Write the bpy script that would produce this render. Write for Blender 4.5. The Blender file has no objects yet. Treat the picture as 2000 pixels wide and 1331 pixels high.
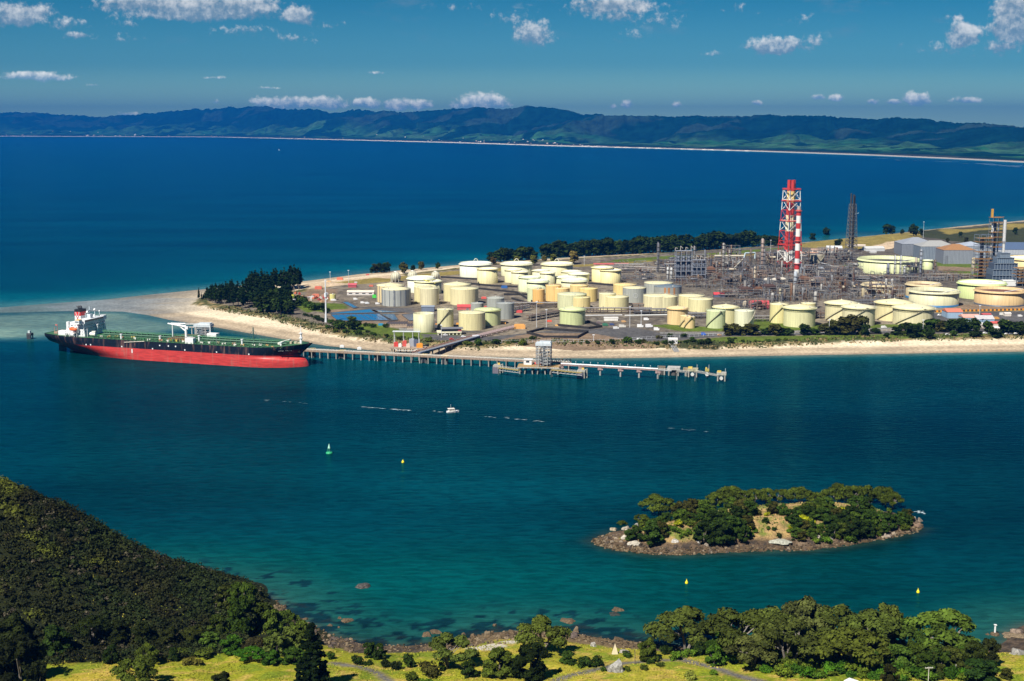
import bpy, math, random
import numpy as np
from mathutils import Vector, Matrix
R = math.radians
random.seed(7); rng = np.random.default_rng(7)
SC = bpy.context.scene; COL = SC.collection

# ---------------- camera ----------------
CAM_Z = 215.0; FPX = 2600.0; HORIZON = 248.0
PITCH = math.atan((665.5 - HORIZON) / FPX)
cd = bpy.data.cameras.new('camera'); cam = bpy.data.objects.new('camera', cd); COL.objects.link(cam)
cam.location = (0, 0, CAM_Z); cam.rotation_euler = (R(90) - PITCH, 0, 0)
cd.sensor_width = 36; cd.lens = 36 * FPX / 2000; cd.clip_start = 1; cd.clip_end = 400000
SC.camera = cam

# ---------------- light, exposure ----------------
SUN_EL, SUN_DIR = R(50), (-0.56, -0.83)          # direction towards the sun, behind the camera's left shoulder
SUN_AZ = math.atan2(SUN_DIR[0], SUN_DIR[1])       # clockwise from +Y
s = Vector((SUN_DIR[0], SUN_DIR[1], 0)).normalized() * math.cos(SUN_EL) + Vector((0, 0, math.sin(SUN_EL)))
sl = bpy.data.lights.new('sun', 'SUN'); sl.energy = 5.0; sl.angle = R(0.53); sl.color = (1.0, 0.95, 0.86)
so = bpy.data.objects.new('sun', sl); COL.objects.link(so); so.rotation_euler = (-s).to_track_quat('-Z', 'Y').to_euler()
so.location = (0, 0, 900)
SC.view_settings.view_transform = 'Standard'; SC.view_settings.look = 'None'; SC.view_settings.gamma = 1
SC.view_settings.exposure = 0.7
SC.render.engine = 'CYCLES'
SC.cycles.use_denoising = True
SC.cycles.max_bounces = 6; SC.cycles.diffuse_bounces = 2; SC.cycles.glossy_bounces = 2
SC.cycles.transparent_max_bounces = 4; SC.cycles.volume_bounces = 0
SC.cycles.caustics_reflective = False; SC.cycles.caustics_refractive = False

# ---------------- world: sky with clouds far beyond the scene ----------------
W = bpy.data.worlds.new('World'); SC.world = W; W.use_nodes = True
class NT:
    def __init__(s, tree): s.t = tree; s.n = tree.nodes; s.l = tree.links
    def new(s, typ, ins=None, **kw):
        n = s.n.new(typ)
        for k, v in kw.items(): setattr(n, k, v)
        for k, v in (ins or {}).items():
            sock = n.inputs[k]
            if isinstance(v, bpy.types.NodeSocket): s.l.new(v, sock)
            else: sock.default_value = v
        return n
    def math(s, op, a, b=None, c=None, clamp=False):
        ins = {0: a}
        if b is not None: ins[1] = b
        if c is not None: ins[2] = c
        return s.new('ShaderNodeMath', ins, operation=op, use_clamp=clamp).outputs[0]
    def mix(s, f, a, b, mode='MIX'):
        n = s.new('ShaderNodeMix', data_type='RGBA', blend_type=mode)
        for i, v in ((0, f), (6, a), (7, b)):
            if isinstance(v, bpy.types.NodeSocket): s.l.new(v, n.inputs[i])
            else: n.inputs[i].default_value = v if i == 0 else tuple(v) + (1,) * (4 - len(v))
        return n.outputs[2]
    def noise(s, vec, scale, detail=4, rough=0.55, typ='FBM', out=0, dist=0):
        return s.new('ShaderNodeTexNoise', {'Vector': vec, 'Scale': scale, 'Detail': detail, 'Roughness': rough, 'Distortion': dist}, noise_type=typ).outputs[out]
    def smooth(s, v, a, b, o0=0.0, o1=1.0):
        return s.new('ShaderNodeMapRange', {0: v, 1: a, 2: b, 3: o0, 4: o1}, interpolation_type='SMOOTHSTEP').outputs[0]
    def ramp(s, f, stops):
        n = s.new('ShaderNodeValToRGB', {0: f}); cr = n.color_ramp
        while len(cr.elements) < len(stops): cr.elements.new(0.5)
        for e, (p, c) in zip(cr.elements, stops): e.position = p; e.color = tuple(c) + (1,)
        return n.outputs[0]

w = NT(W.node_tree); w.n.clear()
sky = w.new('ShaderNodeTexSky', sky_type='NISHITA', sun_disc=False, sun_elevation=SUN_EL, sun_rotation=SUN_AZ, altitude=200, air_density=1.0, dust_density=0.2, ozone_density=3.0)
tc = w.new('ShaderNodeTexCoord').outputs['Generated']
sep = w.new('ShaderNodeSeparateXYZ', {0: tc})
yy = w.math('MAXIMUM', sep.outputs[1], 0.02)
U = w.math('DIVIDE', sep.outputs[0], yy); V = w.math('DIVIDE', sep.outputs[2], yy)   # direction as slopes: sideways and up
def slope(px, py):      # direction of a point of the photograph
    a = Vector(((px - 1000) / FPX, (665.5 - py) / FPX, -1)); a.rotate(cam.rotation_euler)
    return a.x / a.y, a.z / a.y
uv = w.new('ShaderNodeCombineXYZ', {0: U, 1: V, 2: 0.0}).outputs[0]
n1 = w.new('ShaderNodeTexNoise', {'Vector': uv, 'Scale': 34.0, 'Detail': 9.0, 'Roughness': 0.62}).outputs[1]
nsep = w.new('ShaderNodeSeparateXYZ', {0: n1})
nb = w.math('MULTIPLY_ADD', w.noise(uv, 300.0, 4, 0.55), 0.25, w.math('MULTIPLY', w.noise(uv, 120.0, 8, 0.62), 0.65))
nu = w.math('MULTIPLY', w.math('SUBTRACT', nsep.outputs[0], 0.5), 1.0)
nv = w.math('MULTIPLY', w.math('SUBTRACT', nsep.outputs[1], 0.5), 1.0)
#        cx, cy, half width, half height, density
CLOUDS = [(45, 30, 62, 28, 1.0), (330, 8, 150, 26, 1.05), (470, 14, 90, 24, .9), (580, 28, 36, 26, .85), (150, 70, 34, 10, .55), (75, 150, 75, 12, .8),
          (245, 46, 34, 12, .35), (1040, 68, 46, 36, .7), (1200, 12, 90, 28, .75), (1245, 75, 40, 20, .28), (1515, 90, 62, 24, .95), (1590, 85, 30, 26, .35),
          (1880, 68, 38, 34, 1.0), (1975, 48, 52, 54, 1.1), (1985, 8, 50, 30, .9), (1400, 105, 26, 8, .3), (1758, 90, 10, 13, .3),
          (420, 153, 44, 4, .32), (735, 142, 26, 5, .35), (183, 167, 16, 5, .4), (525, 173, 22, 4, .4),
          (560, 203, 80, 16, .95), (640, 202, 44, 16, .9), (715, 205, 36, 14, .9), (775, 203, 34, 16, .95), (820, 206, 30, 13, .9), (940, 203, 62, 20, 1.0),
          (1225, 202, 14, 11, .8), (1197, 207, 8, 6, .6), (1322, 206, 10, 8, .6), (1478, 202, 14, 9, .65), (1597, 191, 17, 8, .8), (1634, 193, 19, 9, .8),
          (1704, 199, 14, 8, .75), (1745, 200, 18, 7, .8), (1790, 195, 32, 17, 1.0), (1888, 198, 34, 9, .7), (245, 222, 24, 7, .6), (420, 199, 14, 7, .5), (1870, 35, 30, 10, .4)]
CLOUDS += [(480, 62, 70, 14, .38), (570, 74, 50, 14, .3), (1010, 40, 60, 30, .26), (1280, 44, 60, 34, .28), (1560, 40, 60, 16, .2), (1850, 98, 60, 18, .32), (655, 50, 40, 14, .24), (230, 78, 60, 12, .28), (120, 48, 60, 20, .4), (1210, 34, 60, 20, .45), (400, 28, 180, 20, .8), (1960, 90, 50, 24, .5), (1440, 20, 50, 14, .2), (900, 14, 70, 12, .22)]
field = None; shade = None
for cx, cy, hw, hh, dn in CLOUDS:
    u0, v0 = slope(cx, cy); a = hw * 1.22 / FPX; b = hh * 1.2 / FPX
    du = w.math('DIVIDE', w.math('SUBTRACT', w.math('MULTIPLY_ADD', nu, 0.9 * b + 0.25 * a, U), u0), a)
    dv = w.math('DIVIDE', w.math('SUBTRACT', w.math('MULTIPLY_ADD', nv, 1.5 * b, V), v0), b)
    below = w.math('MULTIPLY', w.math('MINIMUM', dv, 0.0), 0.35)      # flatter bases
    dvv = w.math('ADD', dv, below)
    r2 = w.math('ADD', w.math('MULTIPLY', du, du), w.math('MULTIPLY', dvv, dvv))
    f = w.math('MULTIPLY', w.math('SUBTRACT', 1.0, w.math('SQRT', r2)), dn)
    f = w.math('MAXIMUM', f, -1.0)
    g = w.math('MULTIPLY', w.math('MAXIMUM', f, 0.0), w.math('MULTIPLY_ADD', dv, 0.5, 0.62))
    if field is None: field, shade, wsum = f, g, w.math('MAXIMUM', f, 0.0)
    else:
        field = w.math('MAXIMUM', field, f); shade = w.math('ADD', shade, g); wsum = w.math('ADD', wsum, w.math('MAXIMUM', f, 0.0))
shade = w.math('DIVIDE', shade, w.math('ADD', wsum, 0.001))
nz = w.math('ADD', field, w.math('MULTIPLY', w.math('SUBTRACT', nb, 0.5), 1.4))
alpha = w.smooth(nz, 0.04, 0.42)
wisp = w.noise(w.new('ShaderNodeMapping', {'Vector': uv, 'Scale': (16.0, 42.0, 1.0), 'Rotation': (0, 0, 0.1)}).outputs[0], 1.0, 8, 0.62)
alpha = w.math('MAXIMUM', w.math('MULTIPLY', alpha, 0.95), w.math('MULTIPLY', w.smooth(wisp, 0.54, 0.72), w.smooth(V, 0.05, 0.085, 0.0, 0.42)))
lit = w.math('ADD', shade, w.math('MULTIPLY', w.math('SUBTRACT', nb, 0.5), 1.9), clamp=True)
ccol = w.mix(w.smooth(lit, 0.32, 1.0), (1.8, 3.1, 4.3), (8.6, 8.8, 8.9))
ccol = w.mix(1.0, ccol, w.ramp(V, [(0.0, (1.7, 1.6, 1.15)), (0.02, (1.25, 1.2, 1.0)), (0.05, (.62, .64, .62)), (0.1, (.5, .5, .5))]), 'MULTIPLY')
ccol = w.mix(1.0, ccol, (2.0, 2.0, 2.0), 'MULTIPLY')
grade = w.ramp(V, [(0.0, (1.05, 1.65, 1.15)), (0.02, (0.60, 1.02, 0.95)), (0.045, (0.22, 0.58, 0.74)), (0.10, (0.055, 0.38, 0.56)), (0.4, (0.06, 0.32, 0.60))])
SKYTINT = w.mix(1.0, sky.outputs[0], grade, 'MULTIPLY')
sat = w.new('ShaderNodeHueSaturation', {'Hue': 0.5, 'Saturation': 1.0, 'Value': 1.0, 'Color': SKYTINT}).outputs[0]
mixed = w.mix(alpha, sat, ccol)
bg = w.new('ShaderNodeBackground', {'Color': mixed, 'Strength': 0.058})
wo = w.new('ShaderNodeOutputWorld'); w.l.new(bg.outputs[0], wo.inputs[0])
SC.cycles.sample_clamp_indirect = 4

# ---------------- projection of photograph points onto the place ----------------
ROT = cam.rotation_euler.to_matrix()
def P(px, py, z=0.0):
    d = ROT @ Vector(((px - 1000) / FPX, (665.5 - py) / FPX, -1)); t = (z - CAM_Z) / d.z
    return Vector((d.x * t, d.y * t, z))
def proj(p):
    v = ROT.transposed() @ (Vector(p) - Vector((0, 0, CAM_Z))); return 1000 + FPX * v.x / -v.z, 665.5 - FPX * v.y / -v.z
def at_depth(px, py, y):      # point on the ray at world distance y
    d = ROT @ Vector(((px - 1000) / FPX, (665.5 - py) / FPX, -1)); t = y / d.y
    return Vector((d.x * t, y, CAM_Z + d.z * t))

# ---------------- mesh helpers ----------------
class MB:
    def __init__(s): s.v = []; s.f = []; s.n = 0; s.sm = []
    def add(s, v, f, smooth=False):
        v = np.asarray(v, float).reshape(-1, 3); s.v.append(v)
        s.f += [tuple(i + s.n for i in q) for q in f]; s.sm += [smooth] * len(f); s.n += len(v); return s
    def box(s, c, d, rz=0.0):
        x, y, z = d[0] / 2, d[1] / 2, d[2] / 2
        v = np.array([(-x, -y, -z), (x, -y, -z), (x, y, -z), (-x, y, -z), (-x, -y, z), (x, -y, z), (x, y, z), (-x, y, z)])
        if rz: c_, s_ = math.cos(rz), math.sin(rz); v = v @ np.array([(c_, s_, 0), (-s_, c_, 0), (0, 0, 1)])
        return s.add(v + np.array(c), [(0, 3, 2, 1), (4, 5, 6, 7), (0, 1, 5, 4), (1, 2, 6, 5), (2, 3, 7, 6), (3, 0, 4, 7)])
    def tube(s, a, b, r, r2=None, n=8, caps=True):
        a = np.array(a, float); b = np.array(b, float); d = b - a; L = np.linalg.norm(d)
        if L < 1e-6: return s
        d /= L; u = np.cross(d, (0, 0, 1) if abs(d[2]) < .9 else (1, 0, 0)); u /= np.linalg.norm(u); w_ = np.cross(d, u)
        r2 = r if r2 is None else r2; t = np.arange(n) * 2 * math.pi / n
        ring = np.outer(np.cos(t), u) + np.outer(np.sin(t), w_)
        v = np.vstack([a + ring * r, b + ring * r2])
        f = [(i, i + n, (i + 1) % n + n, (i + 1) % n) for i in range(n)]
        s.add(v, f, n > 6)
        if caps:
            s.add(a + ring * r, [tuple(range(n))]); s.add(b + ring * r2, [tuple(reversed(range(n)))])
        return s
    def lathe(s, prof, c=(0, 0, 0), n=32, smooth=True):
        t = np.arange(n) * 2 * math.pi / n; v = []
        for r, z in prof: v.append(np.stack([np.cos(t) * r, np.sin(t) * r, np.full(n, z)], 1))
        v = np.vstack(v) + np.array(c); f = []
        for k in range(len(prof) - 1):
            for i in range(n):
                j = (i + 1) % n; f.append((k * n + i, k * n + j, k * n + n + j, k * n + n + i))
        return s.add(v, f, smooth)
    def path(s, pts, r, n=6):
        for a, b in zip(pts[:-1], pts[1:]): s.tube(a, b, r, n=n)
        return s
    def quad(s, a, b, c, d): return s.add([a, b, c, d], [(0, 1, 2, 3)])
    def poly(s, pts, z0, z1):
        n = len(pts); v = [(p[0], p[1], z0) for p in pts] + [(p[0], p[1], z1) for p in pts]
        return s.add(v, [tuple(reversed(range(n))), tuple(range(n, 2 * n))] + [(i, (i + 1) % n, (i + 1) % n + n, i + n) for i in range(n)])
    def mesh(s, name):
        me = bpy.data.meshes.new(name)
        v = np.vstack(s.v) if s.v else np.zeros((0, 3)); me.from_pydata(v.tolist(), [], s.f)
        me.polygons.foreach_set('use_smooth', s.sm)
        return me
    def build(s, name, mat, parent=None, color=None, loc=None):
        o = bpy.data.objects.new(name, s.mesh(name)); COL.objects.link(o); o.data.materials.append(mat)
        if parent: o.parent = parent
        if color: o.color = tuple(color) + (1,)
        if loc is not None: o.location = loc
        return o
def empty(name, loc=(0, 0, 0), rz=0.0):
    o = bpy.data.objects.new(name, None); COL.objects.link(o); o.location = loc; o.rotation_euler = (0, 0, rz); o.empty_display_size = 1; return o
def tag(o, label=None, cat=None, group=None, kind=None):
    if label: o['label'] = label
    if cat: o['category'] = cat
    if group: o['group'] = group
    if kind or cat: o['kind'] = kind or 'thing'
    return o
def thing(name, label, cat, loc=(0, 0, 0), rz=0.0, group=None): return tag(empty(name, loc, rz), label, cat, group)
def dup(root, loc, rz=0.0, sc=1.0, label=None, group=None, color=None):
    r = root.copy(); COL.objects.link(r); r.location = loc; r.rotation_euler = (0, 0, rz); r.scale = sc if hasattr(sc, '__len__') else (sc, sc, sc)
    if label: r['label'] = label
    if group: r['group'] = group
    if color and r.type == 'MESH': r.color = tuple(color) + (1,)
    for ch in root.children:
        c = ch.copy(); COL.objects.link(c); c.parent = r
        if color and ch.get('tint'): c.color = tuple(color) + (1,)
        for g in ch.children:
            d = g.copy(); COL.objects.link(d); d.parent = c
    return r
def np_mesh(name, v, f, smooth=True):
    me = bpy.data.meshes.new(name); v = np.asarray(v, np.float32); f = np.asarray(f, np.int32); k = f.shape[1]
    me.vertices.add(len(v)); me.vertices.foreach_set('co', v.ravel())
    me.loops.add(f.size); me.loops.foreach_set('vertex_index', f.ravel())
    me.polygons.add(len(f)); me.polygons.foreach_set('loop_start', np.arange(len(f)) * k); me.polygons.foreach_set('loop_total', np.full(len(f), k))
    me.update(calc_edges=True); me.polygons.foreach_set('use_smooth', np.full(len(f), smooth)); return me
def grid_faces(nr, nc):
    i = np.arange(nr * nc).reshape(nr, nc); return np.stack([i[:-1, :-1].ravel(), i[:-1, 1:].ravel(), i[1:, 1:].ravel(), i[1:, :-1].ravel()], 1)
def attr(me, name, col):
    a = me.attributes.new(name, 'FLOAT_COLOR', 'POINT'); c = np.ones((len(me.vertices), 4), np.float32); c[:, :col.shape[1]] = col; a.data.foreach_set('color', c.ravel())

# ---------------- numpy value noise ----------------
_perm = rng.random((256, 256))
def vnoise(x, y):
    xi = np.floor(x).astype(int); yi = np.floor(y).astype(int); fx = x - xi; fy = y - yi
    fx = fx * fx * (3 - 2 * fx); fy = fy * fy * (3 - 2 * fy)
    g = lambda a, b: _perm[a % 256, b % 256]
    return (g(xi, yi) * (1 - fx) + g(xi + 1, yi) * fx) * (1 - fy) + (g(xi, yi + 1) * (1 - fx) + g(xi + 1, yi + 1) * fx) * fy
def fbm(x, y, o=4):
    r = 0; a = .5
    for k in range(o): r = r + a * vnoise(x * 2 ** k + 17.3 * k, y * 2 ** k + 5.1 * k); a *= .5
    return r
def sstep(v, a, b): t = np.clip((v - a) / (b - a), 0, 1); return t * t * (3 - 2 * t)
def dist_poly(x, y, pts, closed=True):      # unsigned distance to a polyline
    d = np.full(np.shape(x), 1e9); n = len(pts)
    for i in range(n if closed else n - 1):
        ax, ay = pts[i][:2]; bx, by = pts[(i + 1) % n][:2]; ex, ey = bx - ax, by - ay; L = ex * ex + ey * ey + 1e-9
        t = np.clip(((x - ax) * ex + (y - ay) * ey) / L, 0, 1); d = np.minimum(d, np.hypot(x - ax - t * ex, y - ay - t * ey))
    return d
def inside(x, y, pts):
    r = np.zeros(np.shape(x), bool); n = len(pts)
    for i in range(n):
        ax, ay = pts[i][:2]; bx, by = pts[(i + 1) % n][:2]
        if ay == by: continue
        c = ((ay > y) != (by > y)) & (x < (bx - ax) * (y - ay) / (by - ay) + ax); r ^= c
    return r
def sdist(x, y, pts): d = dist_poly(x, y, pts); return np.where(inside(x, y, pts), d, -d)

# ---------------- materials ----------------
def mat(name, color=(.5, .5, .5), rough=.6, metal=0.0, spec=.5, fn=None):
    m = bpy.data.materials.new(name); m.use_nodes = True; t = NT(m.node_tree); b = t.n['Principled BSDF']
    b.inputs['Base Color'].default_value = tuple(color) + (1,); b.inputs['Roughness'].default_value = rough; b.inputs['Metallic'].default_value = metal
    b.inputs['Specular IOR Level'].default_value = spec
    if fn: fn(t, b)
    return m
def set_bc(t, b, sock): t.l.new(sock, b.inputs['Base Color'])
def bump(t, b, h, strength=.3, dist=.2):
    n = t.new('ShaderNodeBump', {'Height': h, 'Strength': strength, 'Distance': dist}); t.l.new(n.outputs[0], b.inputs['Normal'])
def fn_paint(dirt=.25, scale=.25, streak=True, gain=1.0):
    def f(t, b):
        oi = t.new('ShaderNodeObjectInfo'); tcn = t.new('ShaderNodeTexCoord').outputs['Object']
        v = t.new('ShaderNodeMapping', {'Vector': tcn, 'Scale': (1.2, 1.2, .12 if streak else 1)}).outputs[0]
        off = t.new('ShaderNodeVectorMath', {0: v, 1: oi.outputs['Location']}, operation='ADD').outputs[0]
        n = t.noise(off, scale * 2, 6, .65); k = t.smooth(n, .38, .75, gain, gain * (1.0 - dirt))
        n2 = t.noise(off, scale * 9, 4, .6); k2 = t.smooth(n2, .55, .8, 0.0, dirt * 1.2)
        c = t.mix(1.0, oi.outputs['Color'], t.new('ShaderNodeCombineColor', {0: k, 1: k, 2: k}).outputs[0], 'MULTIPLY')
        c = t.mix(k2, c, (.24, .17, .11)); set_bc(t, b, c)
    return f
M_PAINT = mat('painted_steel', rough=.5, fn=fn_paint(.22))
M_STEEL = mat('weathered_steel', rough=.55, metal=.0, fn=fn_paint(.5, .8, False))
M_WHITE = mat('white_paint', (.8, .8, .78), .45)
M_DARK = mat('dark_steel', (.035, .035, .04), .6)
M_GLASS = mat('window_glass', (.02, .03, .04), .08)
M_CONC = mat('weathered_concrete', rough=.85, fn=fn_paint(.6, .5, True, .62))
# =====================================================================
# THE SETTING: water, far coast and hills, sand spit, foreshore, island
# =====================================================================
# outline of the peninsula at the waterline
NEAR = [(-700, 560), (0, 611), (130, 608), (240, 609), (290, 616), (330, 625), (400, 636), (480, 650), (560, 664), (640, 676), (770, 689), (900, 696), (1050, 700), (1200, 700), (1400, 697), (1700, 692), (2000, 687), (2500, 680)]
FARS = [(2900, 396), (2300, 412), (2000, 431), (1870, 443), (1750, 456), (1600, 471), (1450, 485), (1200, 498), (960, 512), (850, 522), (700, 536), (600, 549), (500, 556), (400, 565), (300, 575), (200, 586), (100, 593), (0, 601), (-700, 556)]
COAST = [tuple(P(*p)[:2]) for p in NEAR + FARS]
NEARW = [tuple(P(*p)[:2]) for p in NEAR]; FARW = [tuple(P(*p)[:2]) for p in FARS]
VEG = [(372, 596), (400, 600), (450, 611), (520, 622), (600, 643), (680, 660), (780, 671), (830, 676), (930, 681), (1040, 673), (1120, 676), (1250, 678), (1330, 680), (1500, 677), (1620, 671), (1750, 667), (2000, 662), (2500, 655),
       (2900, 398), (2000, 433.5), (1850, 446), (1700, 460.5), (1500, 481), (1200, 501), (960, 516), (860, 528), (800, 535), (740, 541), (660, 552), (600, 556), (590, 566), (560, 571), (500, 570), (420, 574), (385, 583)]
VEGW = [tuple(P(p[0], p[1], 3.0)[:2]) for p in VEG]
def land_h(x, y):
    x = np.asarray(x, float); y = np.asarray(y, float)
    d = sdist(x, y, COAST); g = sdist(x, y, VEGW)
    h = np.where(d > 0, np.minimum(d * .05, 2.6), np.maximum(d * .05, -3))
    spit = 1 - sstep(x, -560, -330)            # the low sand flat out to the left
    h = np.where(d > 0, h * (1 - spit) + np.minimum(h, .35) * spit, h)
    n = fbm(x / 22, y / 22)
    h = h + sstep(g, -6, 10) * (1.9 + (1 - sstep(g, 20, 60)) * 2.4 * (n - .35))
    back = sstep(x, 350, 700) * sstep(y, 2150, 2500)
    h = h + back * sstep(g, 0, 80) * (16 * fbm(x / 120, y / 120, 3) - 3)
    return h
def hl(x, y): return float(land_h(np.array([x]), np.array([y]))[0])
def G(px, py):      # point of the peninsula seen at a photograph position
    z = 4.5
    for _ in range(3): p = P(px, py, z); z = hl(p.x, p.y)
    return P(px, py, z)

# ---- peninsula ground ----
xs = np.concatenate([np.arange(-1500, -600, 15), np.arange(-600, 800, 3.2), np.arange(800, 1900, 9)]); ys = np.concatenate([np.arange(1130, 1700, 2.6), np.arange(1700, 2400, 6), np.arange(2400, 3900, 14)])
X, Y = np.meshgrid(xs, ys); X = X.ravel(); Y = Y.ravel()
X = X + (rng.random(X.shape) - .5) * 1.0; Y = Y + (rng.random(Y.shape) - .5) * 1.0
D = sdist(X, Y, COAST); GV = sdist(X, Y, VEGW); Z = land_h(X, Y)
n1_, n2_, n3_ = fbm(X / 14, Y / 20), fbm(X / 60 + 9, Y / 80), fbm(X / 5, Y / 9)
def lerp(c, k, col): k = np.clip(k, 0, 1)[:, None]; return c * (1 - k) + np.array(col) * k
Cc = np.tile(np.array([.64, .53, .37]), (len(X), 1))
Cc = lerp(Cc, (n2_ - .35) * 1.2, (.54, .43, .29))
stripes = .5 + .5 * np.sin(D / 4.5 + 5 * fbm(X / 90, Y / 90))
Cc = lerp(Cc, (1 - sstep(D, 26, 40)) * (.72 + .25 * stripes), (.36, .28, .185))
Cc = lerp(Cc, 1 - sstep(D, 2, 12), (.27, .215, .15))
spit = 1 - sstep(X, -470, -330)
Cc = lerp(Cc, spit * .95, (.155, .145, .12)); Cc = lerp(Cc, 1 - sstep(X, -570, -420), (.085, .125, .13)); Cc = lerp(Cc, spit * sstep(n1_, .45, .62) * .5 * sstep(X, -560, -420), (.26, .21, .14)); Cc = lerp(Cc, spit * sstep(fbm(X / 160, Y / 40), .5, .6) * .6, (.17, .20, .22))
vg = sstep(GV + (n3_ - .5) * 14, -2, 4)
veg = np.array([.065, .068, .022]); duneC = lerp(np.tile(veg, (len(X), 1)), sstep(n3_, .42, .58), (.26, .19, .09)); duneC = lerp(duneC, sstep(n1_, .5, .62) * .8, (.05, .07, .025))
Cc = Cc * (1 - vg[:, None]) + duneC * vg[:, None]
ind = sstep(GV + (n1_ - .5) * 8, 18, 24)
indC = lerp(np.tile(np.array([.195, .16, .115]), (len(X), 1)), sstep(n2_, .42, .6), (.125, .105, .08)); indC = lerp(indC, sstep(n3_, .55, .62) * .6, (.25, .22, .17)); indC = lerp(indC, sstep(fbm(X / 3.2 + 31, Y / 7), .54, .6) * .7, (.05, .045, .04)); indC = lerp(indC, sstep(X, 190, 300) * sstep(Y, 1560, 1700) * .6, (.05, .046, .042))
Cc = Cc * (1 - ind[:, None]) + indC * ind[:, None]
LAWN, LIGHT, ASPH, DIRT, SAND, SCRUB = (.085, .12, .015), (.22, .17, .045), (.085, .082, .08), (.20, .14, .09), (.50, .38, .25), (.035, .04, .015)
ZONES = [  # colour, photograph polygon
 (LIGHT, [(560, 575), (700, 552), (790, 545), (980, 530), (980, 523), (860, 532), (740, 545), (640, 560)]),
 (SAND, [(590, 552), (600, 566), (650, 560), (760, 545), (790, 538), (700, 540)]), (LIGHT, [(640, 552), (700, 556), (800, 547), (740, 543)]),
 (LAWN, [(570, 575), (640, 600), (600, 612), (560, 590)]), (LAWN, [(590, 590), (672, 594), (684, 604), (640, 612), (600, 606)]),
 (DIRT, [(600, 565), (660, 565), (650, 590), (590, 588)]),
 (LAWN, [(640, 628), (720, 630), (800, 648), (880, 652), (915, 656), (870, 664), (780, 664), (680, 652)]), (DIRT, [(640, 606), (690, 602), (735, 632), (805, 604), (850, 622), (800, 634), (690, 632), (650, 632)]),
 (ASPH, [(690, 600), (800, 602), (880, 650), (960, 650), (830, 640), (800, 612)]), (ASPH, [(820, 652), (960, 658), (1100, 644), (1240, 640), (1290, 650), (1290, 668), (1180, 668), (1150, 655), (960, 668), (830, 664)]),
 (DIRT, [(960, 668), (1040, 650), (1160, 652), (1290, 676), (1120, 680)]),
 (LAWN, [(1270, 636), (1330, 648), (1450, 647), (1590, 646), (1700, 642), (1830, 640), (1830, 634), (1600, 634), (1500, 625), (1470, 622), (1400, 640), (1300, 634)]),
 (ASPH, [(1240, 664), (1300, 651), (1500, 651), (1750, 647), (2000, 640), (2300, 632), (2300, 640), (2000, 649), (1740, 652), (1420, 657), (1300, 668)]),
 (LAWN, [(1290, 670), (1420, 658), (1740, 653), (1960, 651), (1900, 658), (1740, 662), (1500, 668), (1400, 671)]),
 (SCRUB, [(1280, 676), (1350, 668), (1420, 669), (1400, 678)]),
 (ASPH, [(1810, 612), (2000, 608), (2300, 600), (2300, 640), (2000, 643), (1900, 640), (1820, 625)]), (DIRT, [(1860, 596), (2100, 592), (2100, 606), (1830, 610)]), (LIGHT, [(1825, 606), (2100, 601), (2100, 605), (1830, 611)]),
 (LAWN, [(1640, 520), (1680, 514), (1700, 522), (1640, 528)]), (LAWN, [(1825, 512), (1915, 516), (1915, 526), (1830, 522)]), (LAWN, [(1840, 528), (1920, 532), (1910, 538), (1845, 535)]), (DIRT, [(1830, 520), (1920, 524), (1920, 531), (1835, 529)]),
 (LIGHT, [(1560, 478), (1660, 462), (1800, 454), (1800, 470), (1690, 490), (1560, 484)]), (LAWN, [(1200, 508), (1500, 486), (1560, 484), (1400, 500), (1250, 514), (1130, 520)]),
 (LIGHT, [(1100, 519), (1300, 508), (1480, 494), (1480, 499), (1250, 513), (1130, 522)]),
 (SCRUB, [(1800, 452), (2300, 418), (2300, 470), (1950, 486), (1880, 478), (1800, 466)]), (LIGHT, [(1830, 452), (2300, 420), (2300, 434), (2000, 446), (1850, 462)]), (DIRT, [(1960, 492), (2200, 488), (2200, 480), (1960, 478)]),
 (SAND, [(1690, 486), (1760, 474), (1765, 484), (1700, 494)]),
]
for col, poly in ZONES:
    pw = [tuple(P(a, b, 4.5)[:2]) for a, b in poly]; x0, x1 = min(p[0] for p in pw) - 20, max(p[0] for p in pw) + 20; y0, y1 = min(p[1] for p in pw) - 20, max(p[1] for p in pw) + 20
    m_ = (X > x0) & (X < x1) & (Y > y0) & (Y < y1); sd = sdist(X[m_], Y[m_], pw) + (n3_[m_] - .5) * 6
    sub = Cc[m_]; k = sstep(sd, -1.5, 1.5)[:, None]; base = np.array(col) * (0.75 + .5 * n3_[m_][:, None]); Cc[m_] = sub * (1 - k) + base * k
fc = grid_faces(len(ys), len(xs)); keep = (D[fc] > -45).any(1); fc = fc[keep]
me = np_mesh('peninsula_ground', np.stack([X, Y, Z], 1), fc); attr(me, 'paint', Cc)
def fn_ground(sc=.35, amt=.35, rough=.9):
    def f(t, b):
        a = t.new('ShaderNodeAttribute', attribute_name='paint').outputs['Color']; g = t.new('ShaderNodeNewGeometry').outputs['Position']
        n = t.noise(g, sc, 6, .7); k = t.smooth(n, .3, .7, 1 - amt, 1 + amt); n2 = t.noise(g, sc * .08, 4, .6); k2 = t.smooth(n2, .3, .7, .85, 1.12)
        kk = t.math('MULTIPLY', k, k2)
        set_bc(t, b, t.mix(1.0, a, t.new('ShaderNodeCombineColor', {0: kk, 1: kk, 2: kk}).outputs[0], 'MULTIPLY'))
        bump(t, b, n, .5, .6)
    return f
M_GROUND = mat('ground_cover', rough=.95, spec=.15, fn=fn_ground())
o = bpy.data.objects.new('ground', me); COL.objects.link(o); me.materials.append(M_GROUND); tag(o, kind='structure')

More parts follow.
